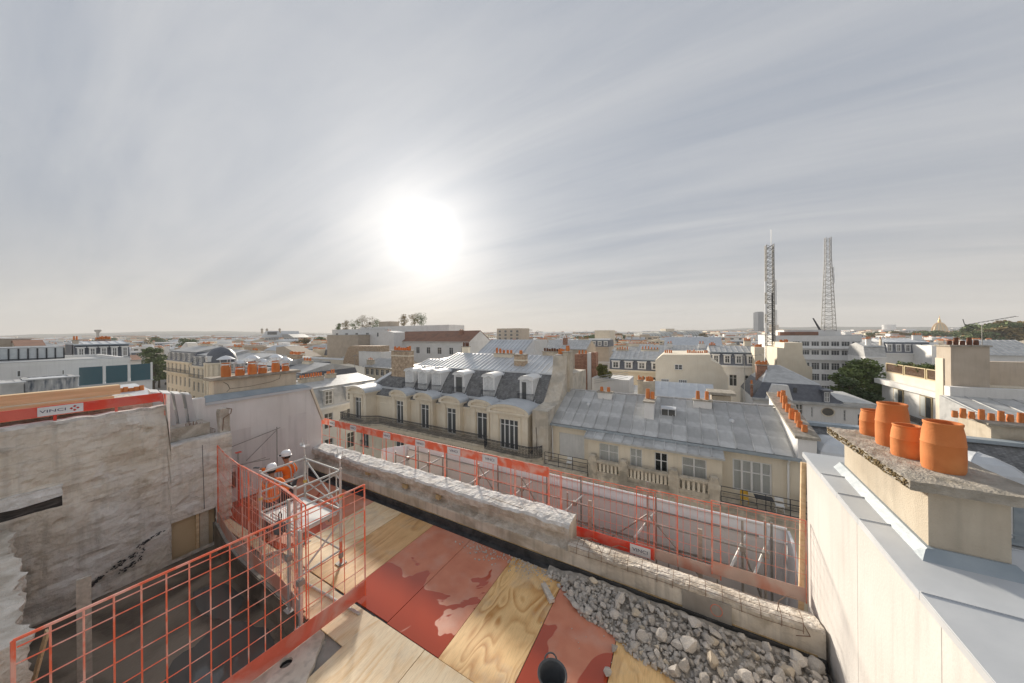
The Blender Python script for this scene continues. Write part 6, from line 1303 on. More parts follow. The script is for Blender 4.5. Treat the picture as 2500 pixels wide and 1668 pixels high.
# lattice masts
def mast(label, pxb, pyb, pyt, plane, w0, w1, n, panels=(), m=m_steeld):
    b, t = at(pxb, pyb, y=plane), at(pxb, pyt, y=plane); o = thing('lattice_mast', label, 'mast', (b.x, b.y, b.z)); H = t.z-b.z
    def c(i, k): w = w0+(w1-w0)*min(1, (i/n)*1.25); s = ((-1, -1), (1, -1), (1, 1), (-1, 1))[k]; return Vector((s[0]*w/2, s[1]*w/2, H*i/n))
    for k in range(4): MB().path([c(i, k) for i in range(n+1)], .09, 5).build('leg', m, o)
    d = MB()
    for i in range(n):
        for k in range(4):
            j = (k+1) % 4; d.tube(c(i, k), c(i, j), .04, 4); d.tube(c(i, k), c(i+1, j) if (i+k) % 2 else c(i+1, k), .035, 4); d.tube(c(i, j), c(i+1, k), .035, 4)
    d.build('lattice', m, o)
    for f, s, hh in panels:
        wq = c(f*n, 1).x; bx('antenna_panel', o, m_alu, s*wq-.14+.16*s, s*wq+.14+.16*s, -wq-.25, -wq+.05, H*f, H*f+hh)
    return o, H
mo, mh = mast('straight grey lattice mast with cable ladder beside cream walls', 1881, 905, 598, 78, 1.3, 1.15, 30, ((.62, -1, 2.2), (.62, 1, 2.4), (.52, 1, 3.), (.45, -1, 2), (.36, 1, 3.), (.3, -1, 2.)))
MB().tube((.3, 0, mh), (.3, 0, mh+3.), .04, 5).build('lightning_rod', m_steel, mo); bx('cable_ladder', mo, m_iron, .25, .5, -.1, .1, 0, mh*.62)
mast('tapering red-grey lattice mast on the white office block', 2023, 808, 580, 142, 2.9, 1.3, 24, ((.5, 1, 3.), (.58, 1, 3.)), m_steeld)
bj = at(1985, 777, y=142); bb = at(2002, 806, y=142); tag(MB().tube(bb, bj, .35, 6, .2).build('crane_boom', m_iron), 'short dark crane boom leaning behind the white office block', 'crane')
# balcony building on the right with bronze railing
def terrace_building():
    Xp = 24.; P = lambda a, b: at(a, b, x=Xp); far, near = P(2138, 938), P(2292, 975); y0, y1 = near.y, far.y; zs = near.z-STREET
    o = thing('terrace_building', 'white terraced building with bronze framed glass railing and roof planting', 'building', (Xp, y0, STREET)); D = y1-y0
    MB().box(.6, 22, 0, D, 0, zs).build('wall', m_whitew, o); MB().box(0, 22, -.3, D+.4, zs-.0, zs+.62).build('fascia', m_whitew, o)
    global terrace_top; z2 = zs+.62; terrace_top = z2+1.25+STREET; MB().box(.9, 22, -.25, D-.3, z2, z2+1.0).build('upper_wall', m_cream, o)
    n = 3; L_ = D/n
    for i in range(n):
        fr = MB(); ya = L_*i+.1; yb = ya+L_-.2; z3 = z2+1.02
        fr.box(.95, 1.05, ya, yb, z3, z3+.1).box(.95, 1.05, ya, yb, z3+1.15, z3+1.25).box(.94, 1.06, ya, ya+.12, z3+.1, z3+1.15).box(.94, 1.06, yb-.12, yb, z3+.1, z3+1.15); f = fr.build('railing_frame', mat('bronze_frame', (.62, .5, .3), (.66, .55, .36), 4, .4, 0), o); bx('railing_glass', f, glassy('bronze_glass', (.16, .10, .07), .08, .35), .99, 1.01, ya+.12, yb-.12, z3+.1, z3+1.15)
    for i in range(2):
        ya = D*(.18+.42*i); d = MB().box(.52, .6, ya, ya+2.0, zs-2.7, zs-.15); q = d.build('window', mat('gold_frame', (.55, .44, .26), None, 4, .4, 0), o); bx('pane', q, m_glass, .50, .53, ya+.15, ya+.95, zs-2.6, zs-.3); bx('pane', q, m_curt, .50, .53, ya+1.05, ya+1.85, zs-2.6, zs-.3)
    bx('railing_glass', o, glassy('grey_glass', (.2, .17, .15), .1, .4), .2, .24, -.2, D, zs-3.6, zs-2.9)
    # stair block with dark pots, in front
    a, b = at(2322, 944, y=48.5), at(2417, 944, y=48.5); zt = at(2370, 847, y=48.5).z-STREET; zb = a.z-STREET
    ch = bx('stair_block', o, m_beige, a.x-Xp, b.x-Xp, 48.5-y0, 50.5-y0, 0, zt); bx('block_cap', ch, m_slabc, a.x-Xp-.12, b.x-Xp+.12, 48.38-y0, 50.6-y0, zt, zt+.15)
    for i in range(5): link('chimney_pot', pot_mesh(.17, (.45, .75, .45, .75, .5)[i], m_potd), ch, (a.x-Xp+.35+(b.x-a.x-.7)*i/4, 49.4-y0, zt+.15))
    a2 = at(2300, 875, y=49.5); bx('side_pier', o, m_cream, a2.x-Xp, a.x-Xp-.02, 49.4-y0, 50.5-y0, 0, a2.z-STREET)
    c = at(2500, 885, y=52); bx('rear_wall', o, m_beige, b.x-Xp, b.x-Xp+14, 52-y0, 53-y0, 0, c.z-STREET)
    base = at(2417, 948, y=48); bx('white_base', o, m_whitew, a.x-Xp-.5, b.x-Xp+14, 47.6-y0, 48.4-y0, 0, base.z-STREET)
    zr = base.z-STREET-.9
    s = MB().hexa([(a.x-Xp-1.2, 38.5-y0, zr-2.6), (a.x-Xp+16, 38.5-y0, zr-2.6), (a.x-Xp+16, 47.6-y0, zr-2.6), (a.x-Xp-1.2, 47.6-y0, zr-2.6), (a.x-Xp-1.2, 38.5-y0, zr-1.6), (a.x-Xp+16, 38.5-y0, zr-1.6), (a.x-Xp+16, 47.6-y0, zr), (a.x-Xp-1.2, 47.6-y0, zr)]); s.build('zinc_roof', m_zinc, o)
    for i in range(12): x = a.x-Xp-1.0+1.4*i; MB().hexa([(x, 38.5-y0, zr-1.65), (x+.06, 38.5-y0, zr-1.65), (x+.06, 47.6-y0, zr-.05), (x, 47.6-y0, zr-.05), (x, 38.5-y0, zr-1.53), (x+.06, 38.5-y0, zr-1.53), (x+.06, 47.6-y0, zr+.07), (x, 47.6-y0, zr+.07)]).build('roof_seam', m_zinc, o)
    # television aerial
    t = thing('aerial', 'comb shaped television aerial on the stair block', 'aerial', (at(2398, 847, y=49.4).x, 49.4, zt+STREET)); hh = at(2398, 792, y=49.4).z-(zt+STREET); MB().tube((0, 0, 0), (0, 0, hh), .03, 5).build('mast_pole', m_steeld, t)
    r = MB(); r.tube((-1.1, 0, hh-.05), (2.2, .3, hh+.75), .02, 4)
    for i in range(11): x = -.9+.29*i; z = hh+(x+1.1)*.242-.05; r.tube((x, -.3, z), (x, .3, z), .015, 4)
    r.path([(-1.2, 0, hh+.55), (-1.1, 0, hh+.05), (-.5, 0, hh-.35)], .03, 4); r.build('dipole_array', m_iron, t)
terrace_building()
house('slate_dormer_row', 'low dark slate house with white dormers beyond the terrace tree', 2162, 2275, 863, 125, 12, ('mansard', 3., 1., 1., m_slate2, m_zincl), wall=m_whitew, dorm=5, chim=((.8, 1.0, .3, 1.5, 4, m_whitew),))
house('white_end_house', 'plain white gable end next to the dark slate dormers', 2275, 2308, 848, 118, 10, ('flat', m_zinc), wall=m_whitew)
house('grey_gambrel_house', 'grey gambrel house with tall brick chimney by the white office block', 2112, 2164, 872, 120, 10, ('mansard', 2.8, .8, 1., m_zinc, m_zinc), wall=m_whitew, chim=((.25, .5, .2, 1.6, 4, m_whitew), (.93, 1.0, .2, 1.6, 1, m_lime)))
house('skylight_roof_house', 'house with broad grey roof and small skylights behind the beige wall', 2412, 2560, 868, 105, 14, ('gable', 3., m_zinc), wall=m_whitew)
# --- row continuing along the street to the left
def row_house(name, label, x0, x1, ze, roof, wall, cols, dorm, chim, y=26.):
    """house fronting the street between world x0 and x1 with eave at height ze"""
    a = (y, ze); W = x1-x0
    return house_world(name, label, x0, y, W, ze-STREET, 11, roof, wall, cols, dorm, chim)
def house_world(name, label, x, y, W, ze, D, roof, wall, cols, dorm, chim, rz=0., rows=HR, ww=1.15, rail=True):
    o = thing(name, label, 'building', (x, y, STREET), rz); holes = []
    for zt, h in rows:
        for i in range(cols): c = W*(i+.5)/cols; holes.append((c-ww/2, c+ww/2, ze-zt-h, ze-zt))
    w_ = holed(MB(), 0, W, 0, ze, 0, holes, .18); w_.quad((0, 0, 0), (0, 0, ze), (0, D, ze), (0, D, 0)); w_.quad((W, 0, 0), (W, D, 0), (W, D, ze), (W, 0, ze)); w_.build('wall', wall, o)
    bx('backing', o, m_dark, .1, W-.1, .45, .5, 0, ze-.1)
    for h in holes: window(o, *h, 0, 2, transom=.7)
    if rail and rows: iron_rail(o, [(.1, -.5), (W-.1, -.5)], ze-rows[0][0]-rows[0][1]+.05, .85, .3, .012, False); bx('balcony_slab', o, wall, 0, W, -.6, -.01, ze-rows[0][0]-rows[0][1]-.2, ze-rows[0][0]-rows[0][1]+.04)
    bh, bi, rise, ms, mz = roof
    MB().prism([(0, ze), (bi, ze+bh), (D-bi, ze+bh), (D, ze)], 0, W, 'x').build('slate_slope', ms, o); MB().prism([(bi-.15, ze+bh+.005), (D/2, ze+bh+rise), (D-bi+.15, ze+bh+.005)], -.05, W+.05, 'x').build('roof', mz, o)
    bx('cornice', o, wall, -.05, W+.05, -.4, .15, ze-.25, ze+.06)
    for i in range(dorm):
        c = W*(i+.5)/dorm; d_ = MB(); zb, zt = ze+.25, ze+bh*.85; d_.box(c-.7, c+.7, .05, bi+.5, zb, zt).box(c-.85, c+.85, -.08, bi+.8, zt, zt+.14); dm = d_.build('dormer', mz, o); window(dm, c-.5, c+.5, zb+.12, zt-.1, -.12, 2, 3, rev=.1)
    for f0, f1, yy, hh, n, cm in chim: chimney(o, W*f0, W*f1, D*yy, D*yy+.8, ze, ze+bh+rise*.6+hh, n, cm, r=.115, h=.5)
    return o
# corner house with zinc dormers facing the side street
house_world('zinc_dormer_house', 'white corner house with blue-grey zinc roof and paned dormers', -42., 22.6, 9.5, -4.55-STREET, 11, (2.6, 1.0, .8, m_zinc, m_zinc), m_whitew, 3, 3, ((.0, .33, .35, .7, 9, m_lime), (.42, .56, .4, .8, 4, m_lime)), rz=math.pi/2, rows=((.9, 2.1), (4.4, 2.2)), rail=False)
row_house('street_house', 'cream street house with balcony beside the white corner house', -62, -54, -3.2, (2.2, .9, 1.2, m_slate2, m_zinc), m_cream, 3, 3, ((.1, .4, .4, .8, 5, m_cream),))
row_house('street_house', 'beige street house next to the domed corner house', -73, -62, -2.6, (2.4, .9, 1.2, m_slate2, m_zinc), m_beige, 4, 4, ((.6, .95, .4, 1., 7, m_brick),))
row_house('street_house', 'stone street house with long balcony below the round dome', -86, -73, -2.2, (2.4, .9, 1.2, m_slate2, m_zinc), m_stone, 5, 4, ((.1, .3, .5, 1., 4, m_stone),))
row_house('street_house', 'stone street house near the street tree', -100, -86, -1.6, (2.4, .9, 1.2, m_slate2, m_zinc), m_stone, 5, 4, ((.4, .7, .5, 1., 6, m_cream),))
row_house('street_house', 'far stone street house behind the street tree', -118, -100, -1.0, (2.4, .9, 1.2, m_slate2, m_zinc), m_cream, 6, 5, ((.2, .5, .5, 1., 6, m_cream),))
def corner_dome():
    c = at(541, 888, d=62); o = thing('corner_dome', 'blue-grey slate corner dome with small round dormer', 'dome', (c.x, c.y, STREET)); zb = c.z-STREET; s = 2.4
    MB().lathe([(s, 0), (s, zb), (s*1.1, zb+.05), (s*1.1, zb+.3), (s, zb+.35)], 20).build('drum', m_stone, o, True); MB().lathe([(s*.98, zb+.35), (s*.97, zb+1.2), (s*.85, zb+2.1), (s*.6, zb+2.9), (s*.25, zb+3.3), (0, zb+3.45)], 20).build('shell', m_slate2, o, True)
    q = bx('dormer', o, m_paint, .2, 1.3, -s*1.02, -s*.6, zb+.6, zb+1.7); bx('pane', q, m_glass, .45, 1.05, -s*1.03-.02, -s*1.02, zb+.75, zb+1.5)
    for i in range(7): t = -2.6+i*.35; bx('pilaster', o, m_stone, s*math.cos(t)*1.02-.12, s*math.cos(t)*1.02+.12, s*math.sin(t)*1.02-.12, s*math.sin(t)*1.02+.12, 0, zb)
corner_dome()
# --- left: modern white block and others, facing +x
lb, LW, LZ = house('white_modern_block', 'long white modern block with dark strip windows', -30, 314, 889, -50, 14, ('flat', m_zinc), axis='x', wall=m_whitew)
def xwin(o, xp, a, b, c, d, n): u, v = at(a, c, x=xp), at(b, d, x=xp); window(o, u.y-o.location.y, v.y-o.location.y, v.z-STREET, u.z-STREET, -.14, n, 1, frame=m_paint, rev=.08, fr=.05)
xwin(lb, -50, 150, 158, 903, 915, 1); xwin(lb, -50, 197, 250, 900, 913, 2); xwin(lb, -50, 40, 52, 905, 920, 1)
gb, GW, GZ = house('blue_glass_balcony_block', 'low white block with petrol blue glass balcony panels', 188, 372, 938, -46, 3.9, ('flat', m_zincl), axis='x', wall=m_whitew, par=.1)
for i in range(3):
    y = GW*(.02+.33*i); bx('balcony_glass', gb, glassy('petrol_glass', (.05, .12, .15), .12), .02 + y, y+GW*.29, -.02, .04, GZ+.12, GZ+1.75); bx('balcony_post', gb, m_paint, y+GW*.295, y+GW*.325, -.05, .08, GZ+.1, GZ+1.85)
rb, RW, RZ = house('tarred_roof_hut', 'long roof hut clad in peeling blue-black boards', 60, 190, 929, -36, 3, ('flat', m_zincl), axis='x', wall=mat('peeling_boards', (.10, .12, .15), (.62, .62, .61), 2.2, .8, .2, 20, (.45, .45, .44), 1.2, .7, stretch=(3, 3, .6)), par=.12)
house('grey_plant_hut', 'small grey plant hut beside the peeling boards', 2, 58, 940, -35, 3, ('flat', m_zinc), axis='x', wall=m_zinc, par=.1)
pb, PW, PZ = house('glass_penthouse', 'pale glazed penthouse with dark mullions on the roofs', -30, 156, 851, -62, 8, ('flat', m_zincl), axis='x', wall=mat('milky_glass', (.50, .54, .56), (.58, .61, .62), 3, .25, 0), par=.1)
for i in range(9): bx('mullion', pb, m_iron, PW*i/8-.05, PW*i/8+.05, -.06, -.002, PZ-4, PZ)
bx('mullion', pb, m_iron, 0, PW, -.05, -.001, PZ-1.2, PZ-1.1)
house('slate_dormer_house', 'slate house with grey dormers behind the white modern block', 184, 318, 878, -80, 10, ('mansard', 2.4, .9, .5, m_slate2, m_zincl), axis='x', wall=m_whitew, dorm=5, chim=((.0, .1, .2, .5, 2, m_beige), (.5, .8, .6, .5, 8, m_brickr)))
house('beige_blank_block', 'blank beige wall block at the far end of the roofs', -30, 76, 829, -105, 14, ('flat', m_zinc), axis='x', wall=m_beige, par=.1)
house('roof_terrace_house', 'house with brown roof terrace in front of the beige wall', 38, 110, 845, -98, 10, ('gable', 1., m_tile), axis='x', wall=m_beige)
house('orange_topped_house', 'low house with an orange roof edge beyond the blue glass', 275, 345, 880, -95, 8, ('gable', .8, m_tile), axis='x', wall=m_whitew)
# zinc flashing roof and small pots just behind the stacked timber
zr = thing('near_zinc_roof', 'light zinc roof with a line of small pots behind the leaning boards', 'roof', (-17.5, 0, -4)); 
MB().hexa([(-3, -6, -16), (2.2, -6, -16), (2.2, 3.6, -16), (-3, 3.6, -16), (-3, -6, 7.2), (2.2, -6, 7.0), (2.2, 3.6, 7.0), (-3, 3.6, 7.2)]).build('zinc_sheet', m_zincl, zr)
for i in range(9): link('chimney_pot', pot_mesh(.07, .14+.03*(i % 3)), zr, (-.9, 2.35+.13*i, 7.1))
# --- centre left
tb, TW, TZ = house('roof_garden_building', 'white building with trees on its roof terraces', 811, 938, 806, 92, 18, ('flat', m_zinc), wall=m_whitew, rows=((1.4, 1.8),), cols=5, ww=2.2)
bx('lift_house', tb, m_beige, TW*.78, TW*.98, 4, 9, TZ+.1, TZ+3.8); bx('set_back_storey', tb, m_whitew, TW*.5, TW*1.9, 2, 12, TZ-2, TZ+1.4)
bx('lower_wing', tb, m_beige, TW*.15, TW*.75, -6, -.02, 0, TZ-2.4); bx('lower_wing_roof', tb, m_zinc, TW*.14, TW*.76, -6.1, -.02, TZ-2.4, TZ-2.2)
tl, _, _ = house('tile_roof_building', 'long white building under a brown tiled roof', 960, 1146, 834, 78, 12, ('gable', 3.6, m_tile), wall=m_whitew, rows=((2.0, 2.2),), cols=7, ww=1.7, chim=((.0, .03, .1, .6, 1, m_whitew), (.80, .84, .3, .9, 2, m_brickr)))
gable('white_flue_wall', 'tall white flue wall against the end of the brown tiled roof', [(924, 812), (932, 808), (946, 808), (961, 812)], 74, 5, m_whitew, (), ((934, 944, 808, 2),))
gable('rubble_stone_gable', 'bare stone gable wall with slanted shoulder', [(838, 880), (850, 848), (856, 845), (922, 845)], 58, 4, m_brick, (), ())
house('zinc_lean_to', 'zinc roofed lean-to with grey windows behind the brick chimney', 890, 965, 897, 46, 8, ('gable', 1.7, m_zinc), wall=m_cream, rows=((.5, 1.4),), cols=6, chim=((.02, .2, .05, .2, 3, m_lime),))
house('white_flat_annex', 'white flat roofed annex with vent pipes', 876, 930, 862, 56, 8, ('flat', m_zinc), wall=m_whitew)
house('slate_zinc_house', 'dark slate house with zinc top and tiny round dormers', 742, 850, 868, 95, 12, ('mansard', 3.2, 1., 2., m_slate2, m_zinc), wall=m_cream, dorm=4, chim=((.35, .7, .6, 1.0, 9, m_brickr), (.75, 1., .6, 1.2, 8, m_cream)))
house('stone_flank_house', 'house with long bare stone flank and many pots', 576, 646, 847, 84, 10, ('flat', m_zinc), wall=m_brick, par=.1, chim=((.02, .2, .1, 1.0, 6, m_beige), (.25, .95, .1, .9, 12, m_beige)))
house('white_shed_house', 'white house with sloping grey roof beside the bare stone flank', 646, 690, 856, 80, 9, ('gable', 2.4, m_zincl), wall=m_whitew)
gable('beige_slanted_gable', 'beige gable with long slanted shoulder', [(674, 848), (692, 846), (742, 872)], 76, 8, m_beige, (), ((697, 716, 862, 6),))
gable('white_triangle_gable', 'white gable rising behind the stone street houses', [(434, 872), (440, 850), (452, 836), (458, 838)], 60, 4, m_whitew)
gable('pediment_house', 'cream house front with a low triangular pediment', [(456, 862), (472, 846), (488, 862)], 58, 6, m_cream, ((467, 480, 866, 884, 2),), ())
house('cream_court_wall', 'long cream courtyard wall below the slate house', 680, 850, 876, 66, 6, ('flat', m_zinc), wall=m_cream, par=.15)
gable('court_side_house', 'weathered cream house flank with pipe and little window', [(770, 908), (800, 893), (852, 905), (880, 925)], 48, 6, m_cream, ((797, 809, 901, 908, 1), (852, 857, 903, 908, 1)), ((740, 775, 905, 9),))

def aerial(label, px, pyb, pyt, plane, w=2.6):
    b, t = at(px, pyb, y=plane), at(px, pyt, y=plane); o = thing('aerial', label, 'aerial', tuple(b)); h = t.z-b.z; MB().tube((0, 0, 0), (0, 0, h), .03, 5).build('mast_pole', m_steeld, o); r = MB(); r.tube((-w*.4, 0, h-.2), (w*.6, .3, h+.15), .02, 4)
    for i in range(9): x = -w*.38+w*.96*i/8; r.tube((x, -.28, h-.2+(x+w*.4)/w*.35), (x, .28, h-.2+(x+w*.4)/w*.35), .014, 4)
    r.build('dipole_array', m_steeld, o)
aerial('tall comb aerial behind the ridge of the zinc roof', 1818, 985, 869, 40)
aerial('thin aerial beside the ornate brick chimney', 1263, 862, 812, 60, 1.6)
aerial('thin aerial among the chimneys of the white corner house', 866, 905, 868, 40, 1.2)
# ------------------------------------------------------------------ trees
def leaf_mass(mb, c, r, n, s, rr, flat=.8):
    for _ in range(n):
        d = Vector((rr.gauss(0, 1), rr.gauss(0, 1), rr.gauss(0, 1))).normalized()*(rr.random()**.35); p = Vector((c[0]+d.x*r[0], c[1]+d.y*r[1], c[2]+d.z*r[2]))
        a = Vector((rr.gauss(0, 1), rr.gauss(0, 1), rr.gauss(0, .6))).normalized(); b = a.orthogonal().normalized(); q = s*rr.uniform(.6, 1.3); t = rr.uniform(0, 6.28); b = b*math.cos(t)+a.cross(b)*math.sin(t)
        mb.quad(p-a*q, p+b*q*.6, p+a*q, p-b*q*.6)
def tree(label, base, H, R, n, leaf, m, sd, group=None, name='tree', clumps=26, trunk=.3, low=.35, cs=1.):
    rr = random.Random(sd); o = thing(name, label, 'tree', base, group=group); t = MB(); top = Vector((rr.uniform(-.4, .4), rr.uniform(-.4, .4), H*.62)); r0 = H*.03
    t.tube((0, 0, 0), top*.6, r0, 8, r0*.7); t.tube(top*.6, top, r0*.7, 8, r0*.4); cr = MB()
    for i in range(clumps):
        a = rr.uniform(0, 6.28); q = rr.random()**.5; z = H*(low+(1-low)*rr.random()); k = math.sin(math.pi*min(1, max(.12, (z/H-low*.8)/(1.06-low*.8))))**.6; c = (R*q*k*.85*math.cos(a), R*q*k*.85*math.sin(a), z*.95)
        if i % 3 == 0: t.tube(top*(.35+.6*rr.random()), c, r0*.28, 5, r0*.08)
        s = R*rr.uniform(.2, .36)*cs; leaf_mass(cr, c, (s, s, s*.75), n//clumps, leaf, rr)
    t.build('trunk', m_bark, o); cr.build('crown', m, o); return o
b = at(2105, 985, y=66); tree('big leafy green tree between the white office block and terrace building', (b.x, b.y, STREET), at(2112, 872, y=66).z-STREET, 3.7, 9000, .24, m_leaf, 1, clumps=60, low=.55)
b = at(2060, 985, y=60); tree('darker tree in front of the big leafy green tree', (at(2085, 985, y=61).x, 61, STREET), at(2085, 915, y=61).z-STREET, 2.9, 3600, .22, m_leafd, 2, clumps=30, low=.5)
sp = at(400, 940, d=130); tree('street tree beside the stone street houses', (sp.x, sp.y-3, STREET), 21, 5., 3500, .4, m_leaf, 3, clumps=30)
for i, (px, d, h) in enumerate(((372, 175, 20), (352, 235, 20), (388, 150, 14))):
    p_ = at(px, 900, d=d); tree('smaller tree further along the street with the parked vehicles', (p_.x, p_.y, STREET), h, 5, 1500, .6, m_leafa if i == 1 else m_leaf, 10+i, 'trees further along the street', clumps=18)
# roof garden trees: stand on the roof terrace
for i, (px, py, h, r, mm) in enumerate(((826, 803, 3.6, 1.6, m_leaf), (846, 803, 5.2, 2.2, m_leafa), (868, 803, 5.5, 2.6, m_leaf), (884, 803, 7.4, 3.2, m_leafa), (904, 803, 6.6, 2.8, m_leafa), (920, 803, 5.0, 2.2, m_leaf), (986, 803, 5.4, 2.0, m_leafa), (1012, 802, 5.2, 2.4, m_leafa), (1030, 802, 5.4, 2.6, m_leaf))):
    p_ = at(px, py, y=96); tree('small potted tree on the roof garden terrace', (p_.x, 96, tb.location.z+TZ+(.1 if px < 940 else 1.4)), h*.95, r*1.15, 1100, .17, mm, 30+i, 'small trees on the roof garden', clumps=18, low=.05, cs=1.6)
def shrub(label, c, r, n, leaf, m, sd, cat='shrub', group=None):
    rr = random.Random(sd); o = thing('shrub', label, cat, c, group=group); mb = MB(); t = MB()
    for i in range(10):
        a = (rr.uniform(-1, 1)*r[0]*.7, rr.uniform(-1, 1)*r[1]*.7, r[2]*rr.uniform(.4, 1.4)); leaf_mass(mb, a, (r[0]*.4, r[1]*.4, r[2]*.45), n//10, leaf, rr); t.tube((0, 0, 0), a, .04, 4, .015)
    t.build('stems', m_bark, o); mb.build('foliage', m, o); return o
s_ = at(1478, 922, y=40); shrub('round yellow-green bush on the terrace beside brick stacks', (s_.x, 40, s_.z), (1.0, .9, 1.0), 1800, .12, mat('bush_leaf', (.16, .17, .05), (.22, .21, .07), 1, .8, 0), 4)
tp = thing('roof_terrace', 'small white roof terrace with slanting grey railing beside brick stacks', 'terrace', (s_.x-1.5, 39, STREET)); MB().box(0, 4.5, 0, 4, 0, s_.z-STREET).build('wall', m_whitew, tp)
for z in (.25, .5, .75, 1.): MB().tube((.3, -.1, s_.z-STREET+z-.9), (4.4, -.1, s_.z-STREET+z+.1), .03, 5).build('rail', m_steel, tp)
for i, (px, mm) in enumerate(((2205, m_leaf), (2222, m_leafa), (2240, m_leaf), (2258, m_leafd), (2274, m_leaf), (2288, m_leafa))):
    p_ = at(px, 900, x=25.8); shrub('flowering hedge plant behind the bronze framed railing', (25.8+.5*(i % 2), p_.y, terrace_top), (.9, 1.1, .85), 900, .11, mm, 40+i, group='hedge plants on the terrace building')

# ------------------------------------------------------------------ landmarks far away
def far_at(px, d): p = at(px, 814, d=d); return p.x, p.y
def tower_block():
    x, y = far_at(1855, 1250); w = (1866-1844)/745*1250*.72; o = thing('office_tower', 'tall dark slab office tower on the skyline', 'tower', (x, y, STREET), YAW); h = at(1855, 763, d=1250).z-STREET
    mt = mat('tower_glass', (.06, .075, .10), (.085, .10, .13), .05, .35, 0); MB().prism([(-w*.5, -8), (w*.32, -10), (w*.5, -4), (w*.5, 16), (-w*.5, 16)], 0, h, 'z').build('shaft', mt, o)
    bx('roof_plant', o, mt, -w*.42, w*.42, -4, 12, h, h+2.5)
    for px, wd, hp in ((1894, 15, 793), (1838, 5, 806)):
        x, y = far_at(px, 1300); q = thing('apartment_tower', 'pale grey tower block close beside the dark office tower' if px > 1850 else 'small dark stub tower at the foot of the office tower', 'tower', (x, y, STREET), YAW); hh = at(px, hp, d=1300).z-STREET; ww = wd/745*1300; bx('shaft', q, m_slate2 if px < 1850 else m_beige, -ww/2, ww/2, 0, 18, 0, hh); bx('roof_plant', q, m_beige, -ww/4, ww/4, 4, 12, hh, hh+4)
    for px, wd, hp in ((2170, 22, 793),):
        x, y = far_at(px, 1700); q = thing('apartment_tower', 'rounded white tower block near the golden dome', 'tower', (x, y, STREET), YAW); hh = at(px, hp, d=1700).z-STREET; ww = wd/745*1700; MB().lathe([(ww/2, 0), (ww/2, hh), (0, hh)], 16).build('shaft', m_whitew, q)
tower_block()
m_gold = mat('gilding', (.80, .46, .08), (.7, .40, .09), .3, .35, .1, metal=.3)
def golden_dome():
    d = 1150; x, y = far_at(2294, d); o = thing('golden_dome_church', 'domed church with gilded ribs and lantern on the skyline', 'church', (x, y, STREET), YAW); k = d/745; zb = at(2294, 826, d=d).z-STREET; r = 11.5*k
    MB().box(-40, 40, -10, 40, 0, zb-12*k*.3).build('nave', m_stone, o)
    MB().lathe([(r*1.1, 0), (r*1.1, zb), (r*1.04, zb+1), (r*1.04, zb+14*k*.9), (r*1.1, zb+14*k*.95), (r*1.0, zb+15*k)], 28).build('drum', m_stone, o, True)
    for i in range(16): t = 2*math.pi*i/16; bx('column', o, m_stoned, r*1.08*math.cos(t)-1, r*1.08*math.cos(t)+1, r*1.08*math.sin(t)-1, r*1.08*math.sin(t)+1, zb, zb+13*k)
    H0 = zb+15*k; MB().lathe([(r, H0), (r*.97, H0+6*k), (r*.84, H0+13*k), (r*.58, H0+19*k), (r*.28, H0+22.5*k), (r*.2, H0+23*k)], 24).build('dome_shell', mat('dome_lead', (.42, .34, .18), (.6, .42, .14), .3, .5, 0), o, True)
    rb = MB()
    for i in range(12):
        t = 2*math.pi*i/12; rb.path([(q*math.cos(t), q*math.sin(t), z) for q, z in ((r*1.01, H0), (r*.99, H0+6*k), (r*.86, H0+13*k), (r*.6, H0+19*k), (r*.3, H0+22.7*k))], 1.6, 4)
    rb.build('gilded_rib', m_gold, o); MB().lathe([(r*.22, H0+22*k), (r*.22, H0+28*k), (r*.1, H0+31*k), (.3, H0+40*k), (0, H0+41*k)], 10).build('lantern', m_gold, o, True)
golden_dome()
def basilica():
    d = 420; k = d/745; x, y = far_at(690, d); o = thing('gabled_hall', 'large pale hall with glazed gable roof and corner finials', 'hall', (x, y, STREET), YAW); zb = at(690, 832, d=d).z-STREET; W = 52*k
    MB().box(-W, W*.5, 0, 40, 0, zb+8*k).build('wall', m_cream, o); MB().prism([(-W, zb+8*k), (-W*.05, zb+8*k), (-W*.15, zb+24*k), (-W*.75, zb+24*k)], -1, 38, 'y').build('roof', m_zincl, o)
    MB().prism([(-W*.05, zb+8*k), (W*.45, zb+8*k), (W*.2, zb+16*k), (-.1*W, zb+16*k)], 2, 36, 'y').build('side_roof', m_zinc, o)
    bx('long_wing', o, m_whitew, -W*.5, W, -12, -.1, 0, zb+2*k); bx('wing_roof', o, m_slate2, -W*.5, W, -12.5, -.2, zb+2*k, zb+7*k)
    for i in range(13): c = -W*.46+W*1.42*i/12; q = bx('dormer', o, m_paint, c-1, c+1, -12.9, -11, zb+2.5*k, zb+6*k); bx('pane', q, m_glass, c-.6, c+.6, -13.0, -12.9, zb+3*k, zb+5.4*k)
    for c in (-.98, -.75, -.15): MB().lathe([(1.2, zb+18*k), (1.2, zb+27*k), (1.8, zb+28*k), (0, zb+31*k)], 8, (W*c, .5)).build('finial', m_stoned, o)
    bx('glazing', o, m_glass, -W*.68, -W*.24, -1.25, -1.05, zb+15*k, zb+22*k)
basilica()
